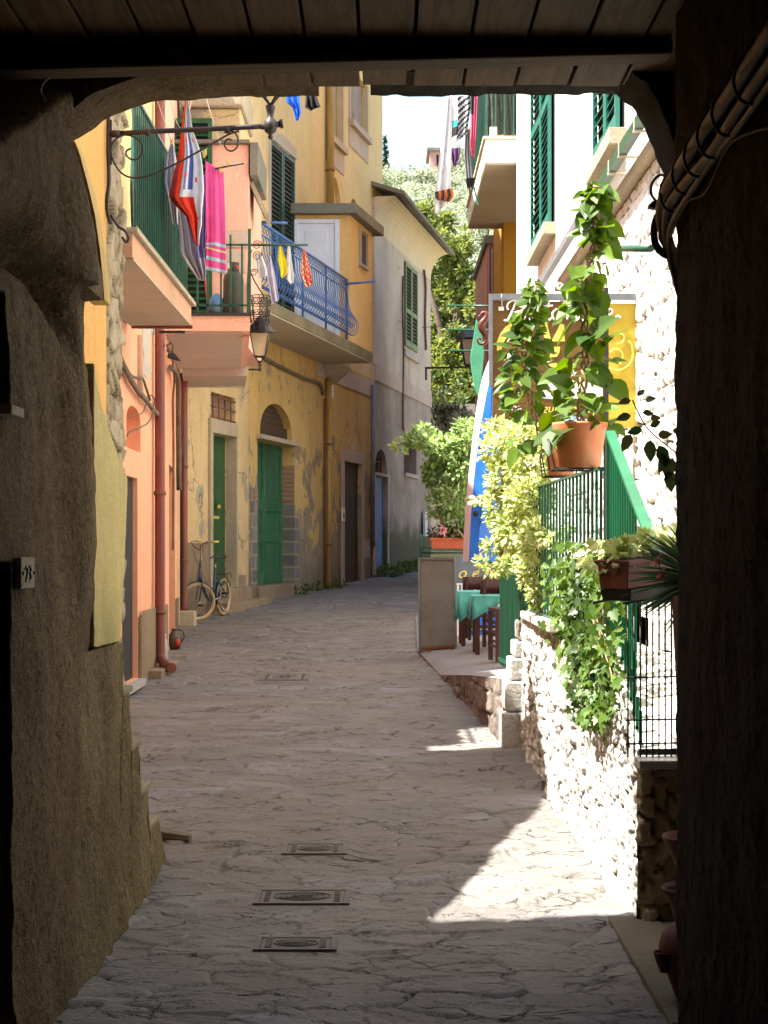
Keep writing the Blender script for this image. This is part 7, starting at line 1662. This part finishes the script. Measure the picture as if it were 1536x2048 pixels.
tree('evergreen_tree','big bright evergreen tree above the grey retaining wall at the end of the lane',tb,bt_,26000,.145,'lf_tree',101,[[tb,tb+V((-.1,0,1.5)),tb+V((-.5,0,3.2)),tb+V((-1.0,.3,5.0))],[tb+V((-.1,0,1.2)),tb+V((.7,0,2.5)),tb+V((.9,0,4))],[tb+V((-.1,0,1.5)),tb+V((.1,.4,3.5)),tb+V((0,.5,5.5))],[tb+V((0,0,.8)),tb+V((-.6,0,1.8)),tb+V((-1.1,0,2.6))]],tr=.16,clumps=420)
# olives on the hillside
protos=[]
for k in range(3):
    b0=V((0,0,0)); bl=[(V((rnd.uniform(-1,1),rnd.uniform(-1,1),2.2+rnd.uniform(-.3,1.1))),1.3,1.2,1.0,1) for _ in range(6)]
    protos.append(tree('olive_tree','olive',b0,bl,1500,.26,'lf_olive',110+k,[[b0-V((0,0,.5)),V((.1,0,1)),V((-.4,.1,2.2))],[V((.1,0,.8)),V((.6,0,1.6)),V((.9,.1,2.4))]],tmpl=T_oval(.5),tr=.2,clumps=60))
spots=[]; rs4=np.random.RandomState(12)
for i in range(2600):
    y=rs4.uniform(84,183); x=rs4.uniform(-.012,.095)*y+rs4.uniform(-3,3)
    if all((x-a)**2+((y-c)*.55)**2>(1.9)**2*1.35 for a,c in spots): spots.append((x,y))
spots.sort(key=lambda p:p[1]); words_=['']
spots=spots[::1][:240]
used=[False]*3
for i,(x,y) in enumerate(spots):
    k=i%3; o=protos[k] if not used[k] else copy_tree(protos[k]); used[k]=True
    o.location=(x,y,hz(x,y)-.2); o.rotation_euler=(0,0,rs4.uniform(0,6.28)); s=rs4.uniform(.75,1.25); o.scale=(s,s,s*rs4.uniform(.85,1.1))
    o['label']='silvery olive tree on the terraced hillside behind the lane'; o['category']='tree'; o['group']='olive trees on the hillside'
cy=V(((770-CX)*178/F,178,hz(.1,178)-.5)); 
tree('cypress','slim dark cypress on the skyline just right of the tall ochre house',cy,[(cy+V((0,0,1.0+k*.75)),.62-.075*k,.62-.075*k,.75,1.3-.14*k) for k in range(8)],2600,.22,'lf_cyp',131,[[cy,cy+V((0,0,3)),cy+V((0,0,6))]],tr=.08,clumps=160)
t=thing('hill_house','small pink house with a dark roof edge on the hilltop behind the hanging washing','house',(6.4,184,hz(6,184)))
x0=(860-CX)*184/F; x1=(934-CX)*184/F; z1=EYE+(HY-302)*184/F
b=MB(); b.box(x0,x1,184,190,hz(6,184)-3,z1); b.build('wall',M['pinkhill'] if 'pinkhill' in M else M['pink2'],t); b=MB(); b.box(x0-.3,x1+.3,183.7,190.3,z1,z1+.3); b.build('roof',M['roofslab'],t)
b=MB(); b.box((873-CX)*184/F,(877-CX)*184/F,183.95,183.99,z1-1.5,z1-.4); b.build('window',M['dark'],t)
# small cables across the lane end
line([(845,655,38),(900,650,34),(955,640,28),(985,628,20)],'dark cable sagging across in front of the bright tree',.008,'iron','cable',name='street_cable')
# ================================================================= LIGHT AND CAMERA
SUN_T=V((.98,.20,-1.88)).normalized()
w=bpy.data.worlds.new('World'); SC.world=w; w.use_nodes=True; nt=w.node_tree; bg=nt.nodes['Background']
sky=nt.nodes.new('ShaderNodeTexSky'); sky.sky_type='NISHITA'; sky.sun_disc=False; sky.sun_elevation=math.asin(-SUN_T.z); sky.sun_rotation=math.atan2(-SUN_T.x,-SUN_T.y)
sky.air_density=1.0; sky.dust_density=2.5; sky.ozone_density=.8
nt.links.new(sky.outputs[0],bg.inputs[0]); bg.inputs[1].default_value=.105
L_=bpy.data.lights.new('sun','SUN'); L_.energy=5.0; L_.angle=math.radians(.5); L_.color=(1,.95,.86)
lo=bpy.data.objects.new('sun',L_); COL.objects.link(lo); lo.rotation_euler=SUN_T.to_track_quat('-Z','Y').to_euler(); lo.location=(0,0,30)
cam=bpy.data.cameras.new('camera'); co=bpy.data.objects.new('camera',cam); COL.objects.link(co)
co.location=(0,0,EYE); co.rotation_euler=(math.pi/2,0,0); cam.sensor_fit='VERTICAL'; cam.sensor_height=36; cam.lens=F/2048*36; cam.shift_y=66/2048; cam.clip_start=.1; cam.clip_end=2000
SC.camera=co
SC.view_settings.view_transform='Standard'; SC.view_settings.look='None'; SC.view_settings.gamma=1; SC.view_settings.exposure=2.18
SC.cycles.max_bounces=10; SC.cycles.diffuse_bounces=6; SC.cycles.transparent_max_bounces=8
